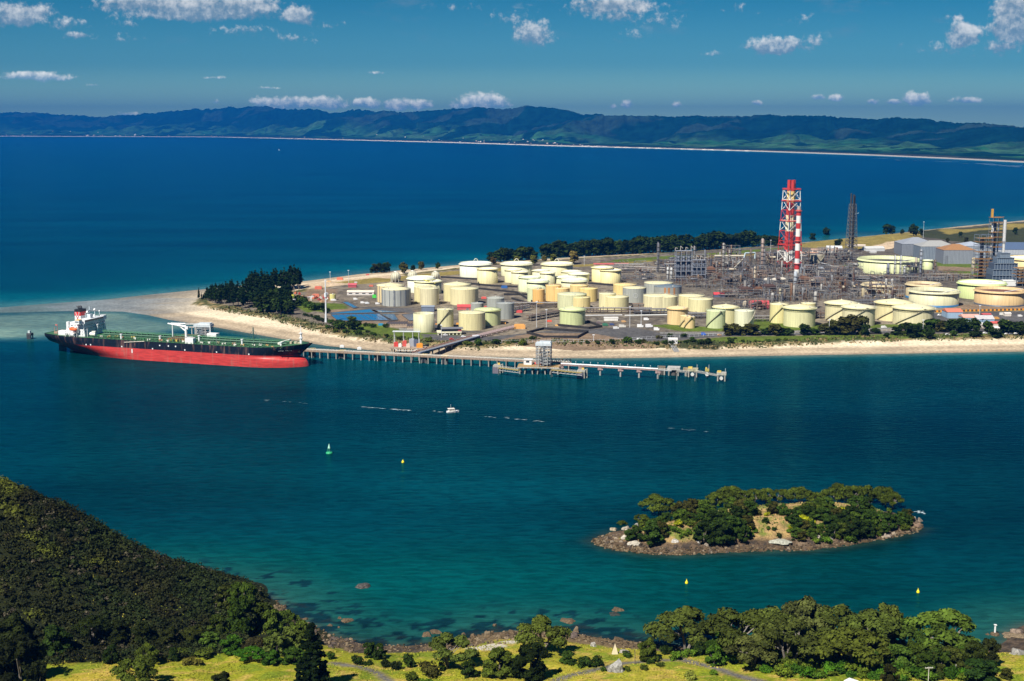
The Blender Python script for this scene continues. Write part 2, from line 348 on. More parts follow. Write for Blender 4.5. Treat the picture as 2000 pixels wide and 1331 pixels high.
# ---- far shore of the bay ----
BEACH = [(-500, 264), (0, 266.5), (420, 268), (700, 274.5), (910, 280), (1080, 285.5), (1300, 291), (1500, 297), (1700, 304), (1850, 310.5), (2000, 318), (2200, 330), (2700, 352)]
RIDGE = [(-500, 224), (0, 222), (40, 219), (130, 225), (200, 228), (290, 222), (380, 214), (440, 211), (520, 206), (560, 213), (620, 215), (650, 221), (700, 215), (800, 219), (880, 214), (930, 210), (980, 214), (1030, 208), (1070, 209), (1130, 221), (1200, 227), (1250, 225), (1310, 228), (1400, 226), (1500, 225), (1540, 228), (1600, 227), (1680, 231), (1750, 232), (1800, 233), (1850, 238), (1920, 241), (2000, 249), (2200, 262), (2700, 262)]
def itp(tab, x): return np.interp(x, [p[0] for p in tab], [p[1] for p in tab])
def ray_slopes(px, py):
    c, s_ = math.cos(PITCH), math.sin(PITCH); a = (px - 1000) / FPX; b = (665.5 - py) / FPX
    fy = c + b * s_; return a / fy, (b * c - s_) / fy       # x/y and z/y of the viewing direction
pxs = np.linspace(-500, 2700, 1500); T = np.linspace(0, 1.25, 190)
bx, bs = ray_slopes(pxs, itp(BEACH, pxs)); Db = CAM_Z / -bs
rj = (fbm(pxs / 16, pxs * 0 + 3.3) - .47) * 8 + (fbm(pxs / 4.1, pxs * 0 + 8.3, 4) - .45) * 5.5
rx, rs = ray_slopes(pxs, itp(RIDGE, pxs) + rj); Dr = Db + 5200 + Db * .12
zr = CAM_Z + Dr * rs
TT, PP = np.meshgrid(T, np.arange(len(pxs)), indexing='ij')
DD = Db[PP] + (Dr - Db)[PP] * TT; XX = bx[PP] * DD; YY = DD
prof = np.interp(TT, [0, .02, .1, .35, .62, .85, 1, 1.25], [.0, .02, .035, .10, .34, .72, 1, .75])
nn = fbm(XX / 1700, YY / 1900, 6) - .47; nr = 1 - np.abs(2 * fbm(XX / 1300 + 7, YY / 1500 + 3, 5) - .95) * 2.2
env = np.interp(TT, [0, .04, .12, .4, .9, 1, 1.25], [0, .02, .08, .8, .9, 0, 0])
ZZ = np.maximum(zr[PP], 60) * prof + env * (nn * 420 + (nr - .5) * 170 + (fbm(XX / 420, YY / 620, 4) - .47) * 230) * np.clip(zr[PP] / 430, .35, 1.2)
lim = CAM_Z + DD * rs[PP] - 6; ZZ = np.where(TT < .99, np.minimum(ZZ, lim), ZZ); ZZ = np.maximum(ZZ, np.minimum(TT * 300, 4)); ZZ[0] = -2
v = np.stack([XX.ravel(), YY.ravel(), ZZ.ravel()], 1); me = np_mesh('hills', v, grid_faces(len(T), len(pxs))[:, ::-1][:, ::-1])
xr, yr, tr = XX.ravel(), YY.ravel(), TT.ravel()
def cell(x, y, sx, sy): return _perm[np.floor(x / sx).astype(int) % 256, np.floor(y / sy + .3 * np.floor(x / sx)).astype(int) % 256]
forest = np.tile(np.array([.004, .020, .013]), (len(xr), 1)); past = lerp(np.tile(np.array([.022, .085, .025]), (len(xr), 1)), cell(xr, yr, 230, 420) * .8, (.07, .11, .045))
pk = sstep(fbm(xr / 900 + 5, yr / 1700, 5) + .22 * cell(xr, yr, 330, 520), .48, .53) * (1 - sstep(tr, .34, .60)) * sstep(tr, .08, .2)
cl = sstep(fbm(xr / 1100 + 41, yr / 900 + 11, 4), .53, .58) * sstep(tr, .45, .6)
C2 = forest * (1 - pk[:, None]) + past * pk[:, None]; C2 = lerp(C2, cl * .6, (.040, .050, .032))
C2 = C2 * np.array([.7, .95, 1.1]); C2 = lerp(C2, (1 - sstep(tr, .04, .10)) * .9, (.035, .040, .03)); C2 = lerp(C2, sstep(fbm(xr / 130, yr / 300 + 2, 3), .56, .6) * (1 - sstep(tr, .3, .45)) * sstep(tr, .03, .08) * .9, (.005, .02, .012))
attr(me, 'paint', C2)
o = bpy.data.objects.new('hills', me); COL.objects.link(o); me.materials.append(mat('hill_cover', rough=1, spec=0, fn=fn_ground(.006, .55, 1))); tag(o, kind='structure')
# long ocean beach below the hills
b0x, b0s = ray_slopes(pxs, itp(BEACH, pxs) + .3); wid = np.interp(pxs, [-500, 60, 90, 395, 425, 700, 2700], [.8, .9, 0, 0, .4, 1.1, 2.3])
b1x, b1s = ray_slopes(pxs, itp(BEACH, pxs) - wid + (fbm(pxs / 9, pxs * 0) - .5) * .8)
d0 = CAM_Z / -b0s; d1 = (CAM_Z - 9) / -b1s; d1 = np.maximum(d1, d0 + 1)
v = np.concatenate([np.stack([b0x * d0, d0, d0 * 0 + .5], 1), np.stack([b1x * d1, d1, d1 * 0 + 9], 1)])
me = np_mesh('beach', v, grid_faces(2, len(pxs))); me.materials.append(mat('pale_sand', (.62, .56, .48), .9, spec=.1))
o = bpy.data.objects.new('beach', me); COL.objects.link(o); tag(o, kind='structure')

# ---- foreshore: shore line, hill and field in front of the camera ----
FS = [(-900, 1120), (300, 1128), (480, 1150), (540, 1175), (560, 1195), (610, 1222), (650, 1243), (720, 1262), (800, 1262), (900, 1250), (960, 1236), (1040, 1232), (1110, 1236), (1200, 1252), (1260, 1256), (1330, 1262), (1500, 1262), (1700, 1262), (1880, 1262), (1950, 1262), (1968, 1250), (1962, 1238), (2000, 1222), (2500, 1190)]
FSW = [tuple(P(*p)[:2]) for p in FS] + [(500, 120), (-900, 120)]
HR = [(-300, 800), (0, 931), (100, 969), (200, 1030), (300, 1081), (400, 1121), (470, 1152), (520, 1188), (600, 1262)]       # ridge silhouette of the bush-clad spur (ground under the canopy)
RD = 560.0
hrx = []; hrz = []
for a_, b_ in HR: q = at_depth(a_, b_ + 27, RD); hrx.append(q.x); hrz.append(q.z)
hrz = np.maximum(np.array(hrz), 0)
def fore_h(x, y):
    x = np.asarray(x, float); y = np.asarray(y, float); d = sdist(x, y, FSW); n = fbm(x / 16, y / 16)
    h = np.where(d > 0, np.minimum(d * .09, 1.3) + sstep(d, 12, 20) * 1.6, np.maximum(d * .05, -3))
    h = h + np.clip(540 - y, 0, 400) * .11 * sstep(d, 6, 30) + sstep(d, 10, 60) * (n - .45) * 3.0
    ridge = np.interp(x, hrx, hrz); foot = np.interp(x, [-260, -215, -150, -100, -70], [470, 480, 492, 505, 540])
    up = sstep(y, foot, RD + 1); dn = 1 - sstep(y, RD + 2, RD + 75)
    gul = (1 - np.abs(2 * fbm(x / 26 + 3, y / 60 + 1, 3) - .95)) - .6; hill = ridge * up * dn + gul * 9 * up * dn * (1 - up * .75) * sstep(ridge, 4, 20)
    h = np.where(x < -60, np.maximum(h, (hill + (n - .45) * 3 * up * dn * sstep(ridge, 1, 8)) * sstep(ridge, .5, 6) - 3.5 * (1 - up * dn * sstep(ridge, .5, 6))), h)
    low = 212 - .475 * y; return np.where(y < 440, np.minimum(np.maximum(h, low - 8 * sstep(y, 300, 430) - 3), np.maximum(low, h * 0 + 3)), h)
def hf(x, y): return float(fore_h(np.array([x]), np.array([y]))[0])
def F(px, py):
    z = 5.
    for _ in range(8): p = P(px, py, z); z = .5 * z + .5 * hf(p.x, p.y)
    return P(px, py, z)
xs2 = np.arange(-420, 420, 1.5); ys2 = np.concatenate([np.arange(20, 420, 8), np.arange(420, 690, 1.5)]); X, Y = np.meshgrid(xs2, ys2); X = X.ravel(); Y = Y.ravel(); Z = fore_h(X, Y); D = sdist(X, Y, FSW)
n1_, n2_, n3_ = fbm(X / 9, Y / 9), fbm(X / 40 + 9, Y / 40), fbm(X / 2.2, Y / 2.2)
Cc = lerp(np.tile(np.array([.21, .215, .014]), (len(X), 1)), sstep(n2_, .38, .55), (.33, .265, .03)); Cc = lerp(Cc, sstep(n1_, .46, .60) * .8, (.12, .17, .012)); Cc = lerp(Cc, sstep(X, -60, 60) * .35, (.15, .21, .012)); Cc = lerp(Cc, sstep(fbm(X / 5 + 50, Y / 3), .52, .66) * .7, (.40, .27, .07))
sh = 1 - sstep(D + (n1_ - .5) * 10, 9, 14)
rk = lerp(np.tile(np.array([.085, .062, .042]), (len(X), 1)), sstep(n3_, .42, .6), (.04, .032, .025)); rk = lerp(rk, sstep(n2_, .5, .6) * .8, (.15, .105, .055))
Cc = Cc * (1 - sh[:, None]) + rk * sh[:, None]
scr = sstep(Y - np.interp(X, [-260, -215, -150, -100, -70], [474, 484, 496, 508, 545]), -1, 4) * (X < -68); Cc = lerp(Cc, scr, (.014, .017, .006))
for wid_, pts in ((1.3, [(650, 1296), (700, 1303), (735, 1314), (760, 1331), (770, 1350)]), (1.2, [(1085, 1330), (1120, 1318), (1170, 1307), (1220, 1296), (1300, 1290), (1340, 1290)]), (1.7, [(1325, 1286), (1350, 1294), (1400, 1306), (1470, 1328), (1530, 1350)])):
    pw = [F(*p)[:2] for p in pts]; dd = dist_poly(X, Y, pw, False); Cc = lerp(Cc, 1 - sstep(dd, wid_ + .6, wid_ + 1.8), (.20, .17, .06)); Cc = lerp(Cc, 1 - sstep(dd, wid_ - .5, wid_ + .4), (.12, .113, .105))
for px_, py_, rr in ((948, 1278, 7), (1000, 1262, 4)):
    q = P(px_, py_, 1.5); Cc = lerp(Cc, 1 - sstep(np.hypot(X - q.x, (Y - q.y) * 1.2) + (n3_ - .5) * 5, rr, rr + 2.5), (.46, .41, .33))
me = np_mesh('foreshore_ground', np.stack([X, Y, Z], 1), grid_faces(len(ys2), len(xs2))); attr(me, 'paint', Cc)
o = bpy.data.objects.new('terrain', me); COL.objects.link(o); me.materials.append(mat('field_grass', rough=.95, spec=.1, fn=fn_ground(.9, .4))); tag(o, kind='structure')

# ---- small wooded island ----
ISL = [(1155, 1058), (1185, 1071), (1250, 1081), (1320, 1085), (1400, 1080), (1500, 1077), (1580, 1075), (1650, 1067), (1720, 1055), (1790, 1040), (1803, 1028), (1775, 1008), (1740, 1000), (1650, 990), (1500, 990), (1400, 1000), (1300, 1018), (1240, 1030), (1190, 1041)]
ISW = [tuple(P(*p)[:2]) for p in ISL]
def isl_h(x, y):
    x = np.asarray(x, float); y = np.asarray(y, float); d = sdist(x, y, ISW); n = fbm(x / 7, y / 7); n3 = fbm(x / 1.8, y / 1.8, 3)
    wx = np.interp(x, [40, 58, 75, 110, 150, 185, 205, 212], [.1, .35, .7, 1, 1, 1, .7, .25])
    return np.where(d > 0, np.minimum(d * .12, 1.0) + sstep(d, 3, 26) * 8 * wx + (n - .45) * 2.5 * sstep(d, 2, 8), np.maximum(d * .25, -3)) + (n3 - .45) * 1.4 * (1 - sstep(d, 8, 14)) * (d > 0)
def IG(px, py):
    z = 4.
    for _ in range(10): p = P(px, py, z); z = .5 * z + .5 * float(isl_h(np.array([p.x]), np.array([p.y]))[0])
    return P(px, py, z)
IX0, IX1 = min(p[0] for p in ISW) - 12, max(p[0] for p in ISW) + 12; IY0, IY1 = min(p[1] for p in ISW) - 12, max(p[1] for p in ISW) + 12
xs3 = np.arange(IX0, IX1, .7); ys3 = np.arange(IY0, IY1, .7); X, Y = np.meshgrid(xs3, ys3); X = X.ravel(); Y = Y.ravel(); Z = isl_h(X, Y); D = sdist(X, Y, ISW)
n1_, n3_ = fbm(X / 6, Y / 6), fbm(X / 1.6, Y / 1.6)
rk = lerp(np.tile(np.array([.105, .072, .045]), (len(X), 1)), sstep(n3_, .4, .6), (.045, .036, .028)); rk = lerp(rk, sstep(n1_, .5, .62) * .7, (.155, .11, .07)); rk = lerp(rk, (1 - sstep(Z, .1, .7)) * .8, (.08, .052, .026))
gr = lerp(np.tile(np.array([.33, .22, .09]), (len(X), 1)), sstep(n1_, .42, .6), (.13, .15, .03)); gr = lerp(gr, sstep(n3_, .5, .62) * .6, (.20, .14, .07))
k = sstep(D + (n3_ - .5) * 6, 9, 13)[:, None]; Cc = rk * (1 - k) + gr * k
me = np_mesh('island_ground', np.stack([X, Y, Z], 1), grid_faces(len(ys3), len(xs3))); attr(me, 'paint', Cc)
o = bpy.data.objects.new('land', me); COL.objects.link(o); me.materials.append(mat('island_rock_and_grass', rough=.95, spec=.1, fn=fn_ground(1.6, .45))); tag(o, kind='structure')

# ---- water: one sheet, tinted by what lies under it, with ripple shading painted in ----
wy = np.concatenate([np.arange(400, 500, 25), np.arange(500, 680, 1.6), np.arange(680, 760, 4), np.arange(760, 1130, 10), np.arange(1130, 1500, 6), np.arange(1500, 2500, 16), np.geomspace(2500, 60000, 60)])
rows = []; ncol = 420
for y_ in wy: rows.append(np.stack([np.linspace(-.62, .62, ncol) * max(y_, 450), np.full(ncol, y_)], 1))
WV = np.concatenate(rows); X, Y = WV[:, 0], WV[:, 1]
dn = dist_poly(X, Y, NEARW, False); df = dist_poly(X, Y, FARW, False); ds = dist_poly(X, Y, FSW[:-2], False); di = np.abs(sdist(X, Y, ISW))
nA, nB = fbm(X / 90, Y / 60), fbm(X / 14, Y / 14)
DEEP, BLUE, TEAL, GREEN, SANDY = (.0002, .024, .030), (.0002, .022, .054), (.0005, .040, .048), (.0004, .050, .046), (.15, .22, .16)
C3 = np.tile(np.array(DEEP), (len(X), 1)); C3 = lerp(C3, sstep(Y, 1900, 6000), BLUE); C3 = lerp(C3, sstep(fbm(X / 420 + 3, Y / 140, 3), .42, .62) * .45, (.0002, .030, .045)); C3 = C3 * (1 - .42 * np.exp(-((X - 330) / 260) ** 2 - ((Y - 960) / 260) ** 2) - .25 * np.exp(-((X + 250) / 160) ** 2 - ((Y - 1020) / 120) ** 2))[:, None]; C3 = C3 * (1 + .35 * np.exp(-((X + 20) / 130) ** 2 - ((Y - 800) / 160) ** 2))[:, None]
band = np.exp(-((X + 40) / 170) ** 2 - ((Y - 610) / 75) ** 2); C3 = lerp(C3, band * .7, GREEN)
C3 = lerp(C3, np.exp(-(df / 330) ** 2) * .75, TEAL); C3 = lerp(C3, np.exp(-(df / 130) ** 2) * .8, (.0005, .075, .078)); C3 = lerp(C3, np.exp(-(df / 34) ** 2) * .6, (.07, .16, .14))
C3 = lerp(C3, np.exp(-(dn / 40) ** 2) * .9, (.0005, .055, .062)); C3 = lerp(C3, np.exp(-(dn / 11) ** 2) * .8, (.08, .12, .095))
shoal = [tuple(P(*p)[:2]) for p in [(-200, 612), (0, 614), (130, 610), (250, 611), (330, 628), (380, 640), (300, 652), (220, 662), (100, 660), (0, 664), (-200, 660)]]
sv = sdist(X, Y, shoal) + (fbm(X / 60, Y / 60) - .5) * 40; C3 = lerp(C3, sstep(sv, -30, 16) * .85, (.05, .13, .115)); C3 = lerp(C3, sstep(sv, -6, 22) * (.65 + .35 * sstep(nA, .4, .55)), SANDY)
C3 = lerp(C3, np.exp(-(ds / 42) ** 2) * .85, (.0005, .050, .043)); C3 = lerp(C3, np.exp(-(ds / 25) ** 2) * .85, (.012, .066, .053)); C3 = lerp(C3, np.exp(-(ds / 4) ** 2) * .7, (.045, .058, .042))
reef = .98 * sstep(fbm(X / 7 + 2, Y / 5) + .10 * np.exp(-(ds / 12) ** 2) + .12 * (nB - .5), .555, .59) * (1 - sstep(ds, 22, 42)) * (X < 120); C3 = lerp(C3, reef * .85, (.002, .012, .018))
reef2 = sstep(fbm(X / 6 + 3, Y / 4), .55, .6) * (1 - sstep(ds, 8, 14)) * (X < 160); C3 = lerp(C3, reef2 * .7, (.012, .018, .016))
C3 = lerp(C3, np.exp(-(di / 5) ** 2) * .7 * (Y < 700), (.03, .05, .03)); C3 = lerp(C3, np.exp(-(di / 14) ** 2) * .5, (.0003, .012, .012))
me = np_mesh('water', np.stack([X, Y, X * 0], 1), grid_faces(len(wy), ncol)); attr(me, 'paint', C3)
def fn_water(t, b):
    a = t.new('ShaderNodeAttribute', attribute_name='paint').outputs['Color']; g = t.new('ShaderNodeNewGeometry').outputs['Position']
    big = t.noise(t.new('ShaderNodeMapping', {'Vector': g, 'Scale': (.0016, .006, 1), 'Rotation': (0, 0, .06)}).outputs[0], 1.0, 6, .55)
    k = t.smooth(big, .32, .68, .68, 1.35)
    mv = t.new('ShaderNodeMapping', {'Vector': g, 'Scale': (.085, .26, 1), 'Rotation': (0, 0, -.12)}).outputs[0]
    w1 = t.noise(mv, 1.0, 5, .62, dist=.6)
    k3 = t.smooth(w1, .32, .68, .72, 1.28); k = t.math('MULTIPLY', k, k3)  # light and dark of the ripples put into the colour, following the bump
    set_bc(t, b, t.mix(1.0, a, t.new('ShaderNodeCombineColor', {0: k, 1: k, 2: k}).outputs[0], 'MULTIPLY'))
    mv2 = t.new('ShaderNodeMapping', {'Vector': g, 'Scale': (.3, .55, 1), 'Rotation': (0, 0, .2)}).outputs[0]
    w2 = t.noise(mv2, 1.0, 4, .6)
    h = t.math('ADD', t.math('MULTIPLY', w1, 1.0), t.math('MULTIPLY', w2, .25)); bump(t, b, h, .35, 1.6)
    b.inputs['Specular IOR Level'].default_value = 0; nrm = b.inputs['Normal'].links[0].from_socket
    gl = t.new('ShaderNodeBsdfGlossy', {'Color': (.10, .60, .84, 1), 'Roughness': .13, 'Normal': nrm})      # reflection, as through a polarising filter
    fr = t.new('ShaderNodeFresnel', {'IOR': 1.17, 'Normal': nrm}); mx = t.new('ShaderNodeMixShader', {0: t.math('MULTIPLY', fr.outputs[0], .75), 1: b.outputs[0], 2: gl.outputs[0]})
    t.l.new(mx.outputs[0], t.n['Material Output'].inputs['Surface'])
o = bpy.data.objects.new('water', me); COL.objects.link(o); me.materials.append(mat('sea_water', rough=.16, fn=fn_water)); tag(o, kind='structure')
# =====================================================================
# VEGETATION: a few prototypes of crown and trunk, copied as whole trees
# =====================================================================
def fn_leaf(t, b):
    oi = t.new('ShaderNodeObjectInfo'); a = t.new('ShaderNodeAttribute', attribute_name='leaf').outputs['Fac']
    g = t.new('ShaderNodeNewGeometry').outputs['Position']; n = t.noise(g, .35, 3, .6)
    k = t.math('MULTIPLY', t.math('MULTIPLY_ADD', a, 1.25, .28), t.math('MULTIPLY_ADD', n, .9, .55)); r = t.math('MULTIPLY_ADD', oi.outputs['Random'], .5, .75); k = t.math('MULTIPLY', k, r)
    set_bc(t, b, t.mix(1.0, t.mix(1.0, oi.outputs['Color'], (.62, .76, .30), 'MULTIPLY'), t.new('ShaderNodeCombineColor', {0: k, 1: k, 2: k}).outputs[0], 'MULTIPLY'))
M_LEAF = mat('foliage', rough=.75, spec=.05, fn=fn_leaf)
M_BARK = mat('bark', (.16, .14, .115), .9, spec=.1)
M_PALEBARK = mat('pale_bark', (.19, .17, .145), .9, spec=.1)
def leaf_mesh(name, clumps, per, size, up=.35, shell=.55, rg=rng, flat=1.0):
    """leaf-sized faces spread through clumps (x, y, z, rx, ry, rz)"""
    C = np.array(clumps, float); w_ = (C[:, 3] * C[:, 4] * C[:, 5]) ** .6; w_ /= w_.sum(); n = int(per * len(C)); idx = rg.choice(len(C), n, p=w_)
    d = rg.normal(size=(n, 3)); d /= np.linalg.norm(d, axis=1)[:, None]; d[:, 2] = np.where((d[:, 2] < -.15) & (rg.random(n) < .6), -d[:, 2], d[:, 2])
    rad = shell + (1.08 - shell) * rg.random(n); p = C[idx, :3] + d * C[idx, 3:6] * rad[:, None]
    nr = d * .9 + rg.normal(size=(n, 3)) * .5; nr[:, 2] += up; nr /= np.linalg.norm(nr, axis=1)[:, None]
    t1 = np.cross(nr, rg.normal(size=(n, 3))); t1 /= np.linalg.norm(t1, axis=1)[:, None]; t2 = np.cross(nr, t1)
    s_ = size * (.55 + .9 * rg.random(n))[:, None]; a = t1 * s_; b = t2 * s_ * (.5 + .4 * rg.random(n))[:, None]
    v = np.stack([p - a - b * .3, p + a * .2 - b, p + a + b * .3, p - a * .2 + b], 1).reshape(-1, 3); v[:, 2] *= flat
    me = np_mesh(name, v, np.arange(4 * n).reshape(n, 4), False)
    cr = rg.random(len(C)); val = np.repeat(np.clip(cr[idx] * .55 + rg.random(n) * .45, 0, 1), 4)
    at = me.attributes.new('leaf', 'FLOAT', 'POINT'); at.data.foreach_set('value', val.astype(np.float32)); me.materials.append(M_LEAF); return me
def mk_obj(name, me, parent=None, color=None, tint=False):
    o = bpy.data.objects.new(name, me); COL.objects.link(o)
    if parent: o.parent = parent
    if color: o.color = tuple(color) + (1,)
    if tint: o['tint'] = 1
    return o
def tree_proto(name, clumps, per, size, trunk, bark, color=(.05, .07, .02), **kw):
    root = empty(name, (0, 0, -500)); mk_obj('crown', leaf_mesh(name + '_crown', clumps, per, size, **kw), root, color, True)
    tb = MB()
    for a, b, r1, r2 in trunk: tb.tube(a, b, r1, r2, n=6)
    tb.build('trunk', bark, root); return root
def rnd(a, b): return a + (b - a) * random.random()
# umbrella-crowned coastal tree, about 14 m wide and 10 m high, branches showing
def umbrella(seed, per=120, size=.42, w=7., h=9.5, n=26, gap=.5):
    random.seed(seed); cl = []; tr = []
    for i in range(n):
        a = rnd(0, 2 * math.pi); r = w * math.sqrt(rnd(.0, 1)); z = h * (1 - .38 * (r / w) ** 2) * rnd(.86, 1); c = rnd(1.1, 2.0)
        cl.append((r * math.cos(a), r * math.sin(a), z - .7, c * 1.2, c * 1.2, c * .62))
    base = [(rnd(-.5, .5), rnd(-.5, .5)) for _ in range(3)]; knots = []
    for bx_, by_ in base:
        a = rnd(0, 6.28); k = (bx_ * 3 + 1.6 * math.cos(a), by_ * 3 + 1.6 * math.sin(a), h * .38); tr.append(((bx_, by_, -1.5), k, .38, .26)); knots.append(k)
    for c in cl:
        k = min(knots, key=lambda q: (q[0] - c[0]) ** 2 + (q[1] - c[1]) ** 2); mid = (k[0] * .45 + c[0] * .55, k[1] * .45 + c[1] * .55, k[2] * .5 + c[2] * .5 + .2)
        tr.append((k, mid, .17, .11)); tr.append((mid, c[:3], .11, .05))
    return cl, tr, per, size
PRO = {}
for i, sd in enumerate((3, 11, 23)):
    cl, tr, per, size = umbrella(sd, per=150, n=30); PRO['umb%d' % i] = tree_proto('umbrella_tree', cl, per, size, tr, M_PALEBARK, up=.6)
# dense broad tree, leafy to the ground, 12 m wide, 9 m high
def dense(seed, w=5.2, h=8.5, n=34):
    random.seed(seed); cl = []
    for i in range(n):
        z = rnd(.12, 1); rr = w * math.sqrt(max(0, 1 - (z - .42) ** 2 / .40)); a = rnd(0, 6.28); r = rr * rnd(.35, .85); c = rnd(.9, 1.7); cl.append((r * math.cos(a), r * math.sin(a), z * h * .9, c, c, c * .75))
    return cl
for i, sd in enumerate((5, 14, 31)): PRO['dense%d' % i] = tree_proto('broadleaf_tree', dense(sd), 130, .4, [((0, 0, -1.5), (.3, 0, 4), .4, .2), ((0, 0, 1), (-1.5, .8, 5), .2, .1)], M_BARK)
# rounded bush, 4 m wide, 3 m high
def bushc(seed, n=9):
    random.seed(seed); return [(rnd(-1.2, 1.2), rnd(-1.2, 1.2), rnd(.5, 1.9), rnd(.7, 1.1), rnd(.7, 1.1), rnd(.6, .9)) for _ in range(n)]
for i, sd in enumerate((2, 8, 19)):
    o = mk_obj('bush', leaf_mesh('bush', bushc(sd), 60, .26)); o.location = (0, 0, -500); PRO['bush%d' % i] = o
# far, smaller detail: round-topped conifer (macrocarpa), 14 m high
def farc(seed, h=14, w=4.5, n=15):
    random.seed(seed); return [(rnd(-w * .55, w * .55), rnd(-w * .55, w * .55), rnd(h * .16, h * .86), rnd(w * .38, w * .6), rnd(w * .38, w * .6), rnd(h * .12, h * .2)) for _ in range(n)]
for i, sd in enumerate((4, 9, 21)): PRO['far%d' % i] = tree_proto('dark_tree', farc(sd), 42, 1.0, [((0, 0, -1), (0, 0, 9), .45, .25), ((0, 0, 3), (1.6, .3, 8), .2, .1), ((0, 0, 3), (-1.5, .3, 8), .2, .1)], M_BARK, (.03, .04, .018))
# pine with a pale bare lower trunk, 20 m high
def pinec(seed, h=20, lo=.30, w=2.7):
    random.seed(seed); cl = []
    for k in range(13):
        f = k / 12; z = h * (lo + (1 - lo) * f); r = w * (1 - f) ** .75 + .25
        for j in range(3 if f < .8 else 1):
            a = rnd(0, 6.28); q = r * rnd(.25, .75); cl.append((q * math.cos(a), q * math.sin(a), z + rnd(-.4, .4), r * .55, r * .55, .75))
    return cl
for i, sd in enumerate((6, 12, 28)): PRO['pine%d' % i] = tree_proto('pine_tree', pinec(sd), 16, .75, [((0, 0, -1), (0, 0, 17), .33, .12)], M_PALEBARK, (.018, .032, .014), shell=.3)
# large conifer of the foreground, 18 m
random.seed(77); cl = []
for k in range(34):
    f = k / 33; z = 1.2 + 17.5 * f; r = 4.3 * (1 - f) ** .8 + .15
    for j in range(max(2, int(7 * (1 - f)))):
        a = rnd(0, 6.28)
        for q_ in (.35, .7, .95): q = r * q_ * rnd(.85, 1.08); cl.append((q * math.cos(a), q * math.sin(a), z - q * .22 + rnd(-.2, .2), .62, .62, .42))
PRO['conifer'] = tree_proto('conifer', cl, 55, .32, [((0, 0, -3), (0, 0, 18), .4, .06)], M_BARK, (.02, .032, .012), shell=.2)
used = set()
def plant(kind, loc, sc, label, cat='tree', group=None, color=(.05, .07, .02), name=None):
    pr = PRO[kind]
    if kind not in used: used.add(kind)
    o = dup(pr, loc, rnd(0, 6.28), sc, label, group, color); o['category'] = cat
    if name: o.name = name
    return o
DK, MID, OLIVE, LITE, BROWN, YEL = (.028, .042, .015), (.045, .07, .022), (.085, .095, .028), (.10, .15, .03), (.075, .06, .03), (.42, .36, .03)
def px_h(px, py, loc, wpx): return wpx * (Vector(loc) - Vector((0, 0, CAM_Z))).length / FPX
random.seed(101)
# ---- pines on the point ----
pg = 'pines of the dark stand on the point'
rowF = [(398, 587), (408, 590), (430, 596), (450, 600), (470, 603), (490, 606), (510, 609), (530, 613), (548, 616), (562, 617)]
spots = []
for k in range(125):
    t = random.random(); f_ = random.random(); fx = 396 + 172 * t
    yf = np.interp(fx, [p[0] for p in rowF], [p[1] for p in rowF]); yb = np.interp(fx, [396, 440, 500, 540, 570], [583, 577, 572, 578, 588]); py = yf + (yb - yf) * f_; spots.append((fx, py))
for k in range(44): t = random.random(); spots.append((486 + 98 * t + rnd(-3, 3), 574 - 13 * t + rnd(-4, 5)))
spots.sort(key=lambda q: q[1])
for k, (a, b) in enumerate(spots):
    loc = G(a, b); hh = np.interp(a, [396, 420, 450, 500, 590], [19, 26, 32, 38, 41]) * rnd(.82, 1.1); s_ = px_h(a, b, loc, hh) / 20
    if a < 402: s_ *= .6
    plant('pine%d' % (k % 3), loc, (s_ * 1.5, s_ * 1.5, s_), 'dark pine among the dense stand behind the sandy point', 'pine', pg, (.016, .030, .012))
for a, b, h_ in ((583, 566, 38), (587, 560, 33), (389, 588, 24), (394, 590, 17), (575, 568, 40)):
    loc = G(a, b); s_ = px_h(a, b, loc, h_) / 20; plant('pine1', loc, s_, {583: 'tall ragged pine at the seaward right corner of the pine stand', 587: 'short pine standing last towards the sea at the right corner of the stand', 389: 'small pine standing apart at the left tip of the pine stand', 394: 'smallest pine at the left tip of the stand beside the sand', 575: 'tall pine just left of the corner pine of the stand'}[a], 'pine', None, (.016, .030, .012))
# rounded dark trees closing the stand on the right
for k, (a, b, w_) in enumerate(((520, 610, 34), (545, 614, 36), (536, 600, 36), (556, 603, 30), (505, 604, 30), (562, 615, 26))):
    loc = G(a, b); s_ = px_h(a, b, loc, w_) / 9.5; plant('far%d' % (k % 3), loc, (s_, s_, s_ * .72), ['broad dark tree at the front foot of the pine stand', 'broad dark tree at the right end of the pine stand above the dune', 'rounded dark crown behind the front of the stand', 'rounded dark crown above the right end tree of the stand', 'dark rounded tree half hidden among the pine trunks', 'low dark tree trailing to the right of the pine stand'][k], 'tree', None, DK)
# ---- dark treeline along the far shore ----
tl = [(960, 512, 20), (972, 512, 24), (985, 511, 26), (996, 510, 24), (1010, 510, 22), (1020, 509, 26), (1032, 508, 26), (1043, 508, 20)]
x_ = 1066
while x_ < 1345: tl.append((x_, np.interp(x_, [1066, 1345], [504, 491]), random.choice((22, 26, 30, 33)) - (6 if x_ < 1090 else 0))); x_ += rnd(5, 9)
x_ = 1350
while x_ < 1462: tl.append((x_, np.interp(x_, [1350, 1462], [490, 482]), random.choice((26, 30, 33)) - (8 if x_ < 1362 else 0))); x_ += rnd(5, 9)
for a, b, h_ in ((1472, 482, 22), (1482, 481, 22), (1492, 481, 21), (1502, 481, 21), (1512, 481, 20), (1520, 481, 18)): tl.append((a, b, h_))
for k, (a, b, h_) in enumerate(tl):
    loc = G(a, b); s_ = px_h(a, b, loc, h_) / 14; plant('far%d' % (k % 3), loc, (s_ * 1.45, s_ * 1.45, s_ * 1.05), 'dark shelter tree in the long row behind the refinery shore', 'tree', 'trees of the long dark row on the far shore', DK)
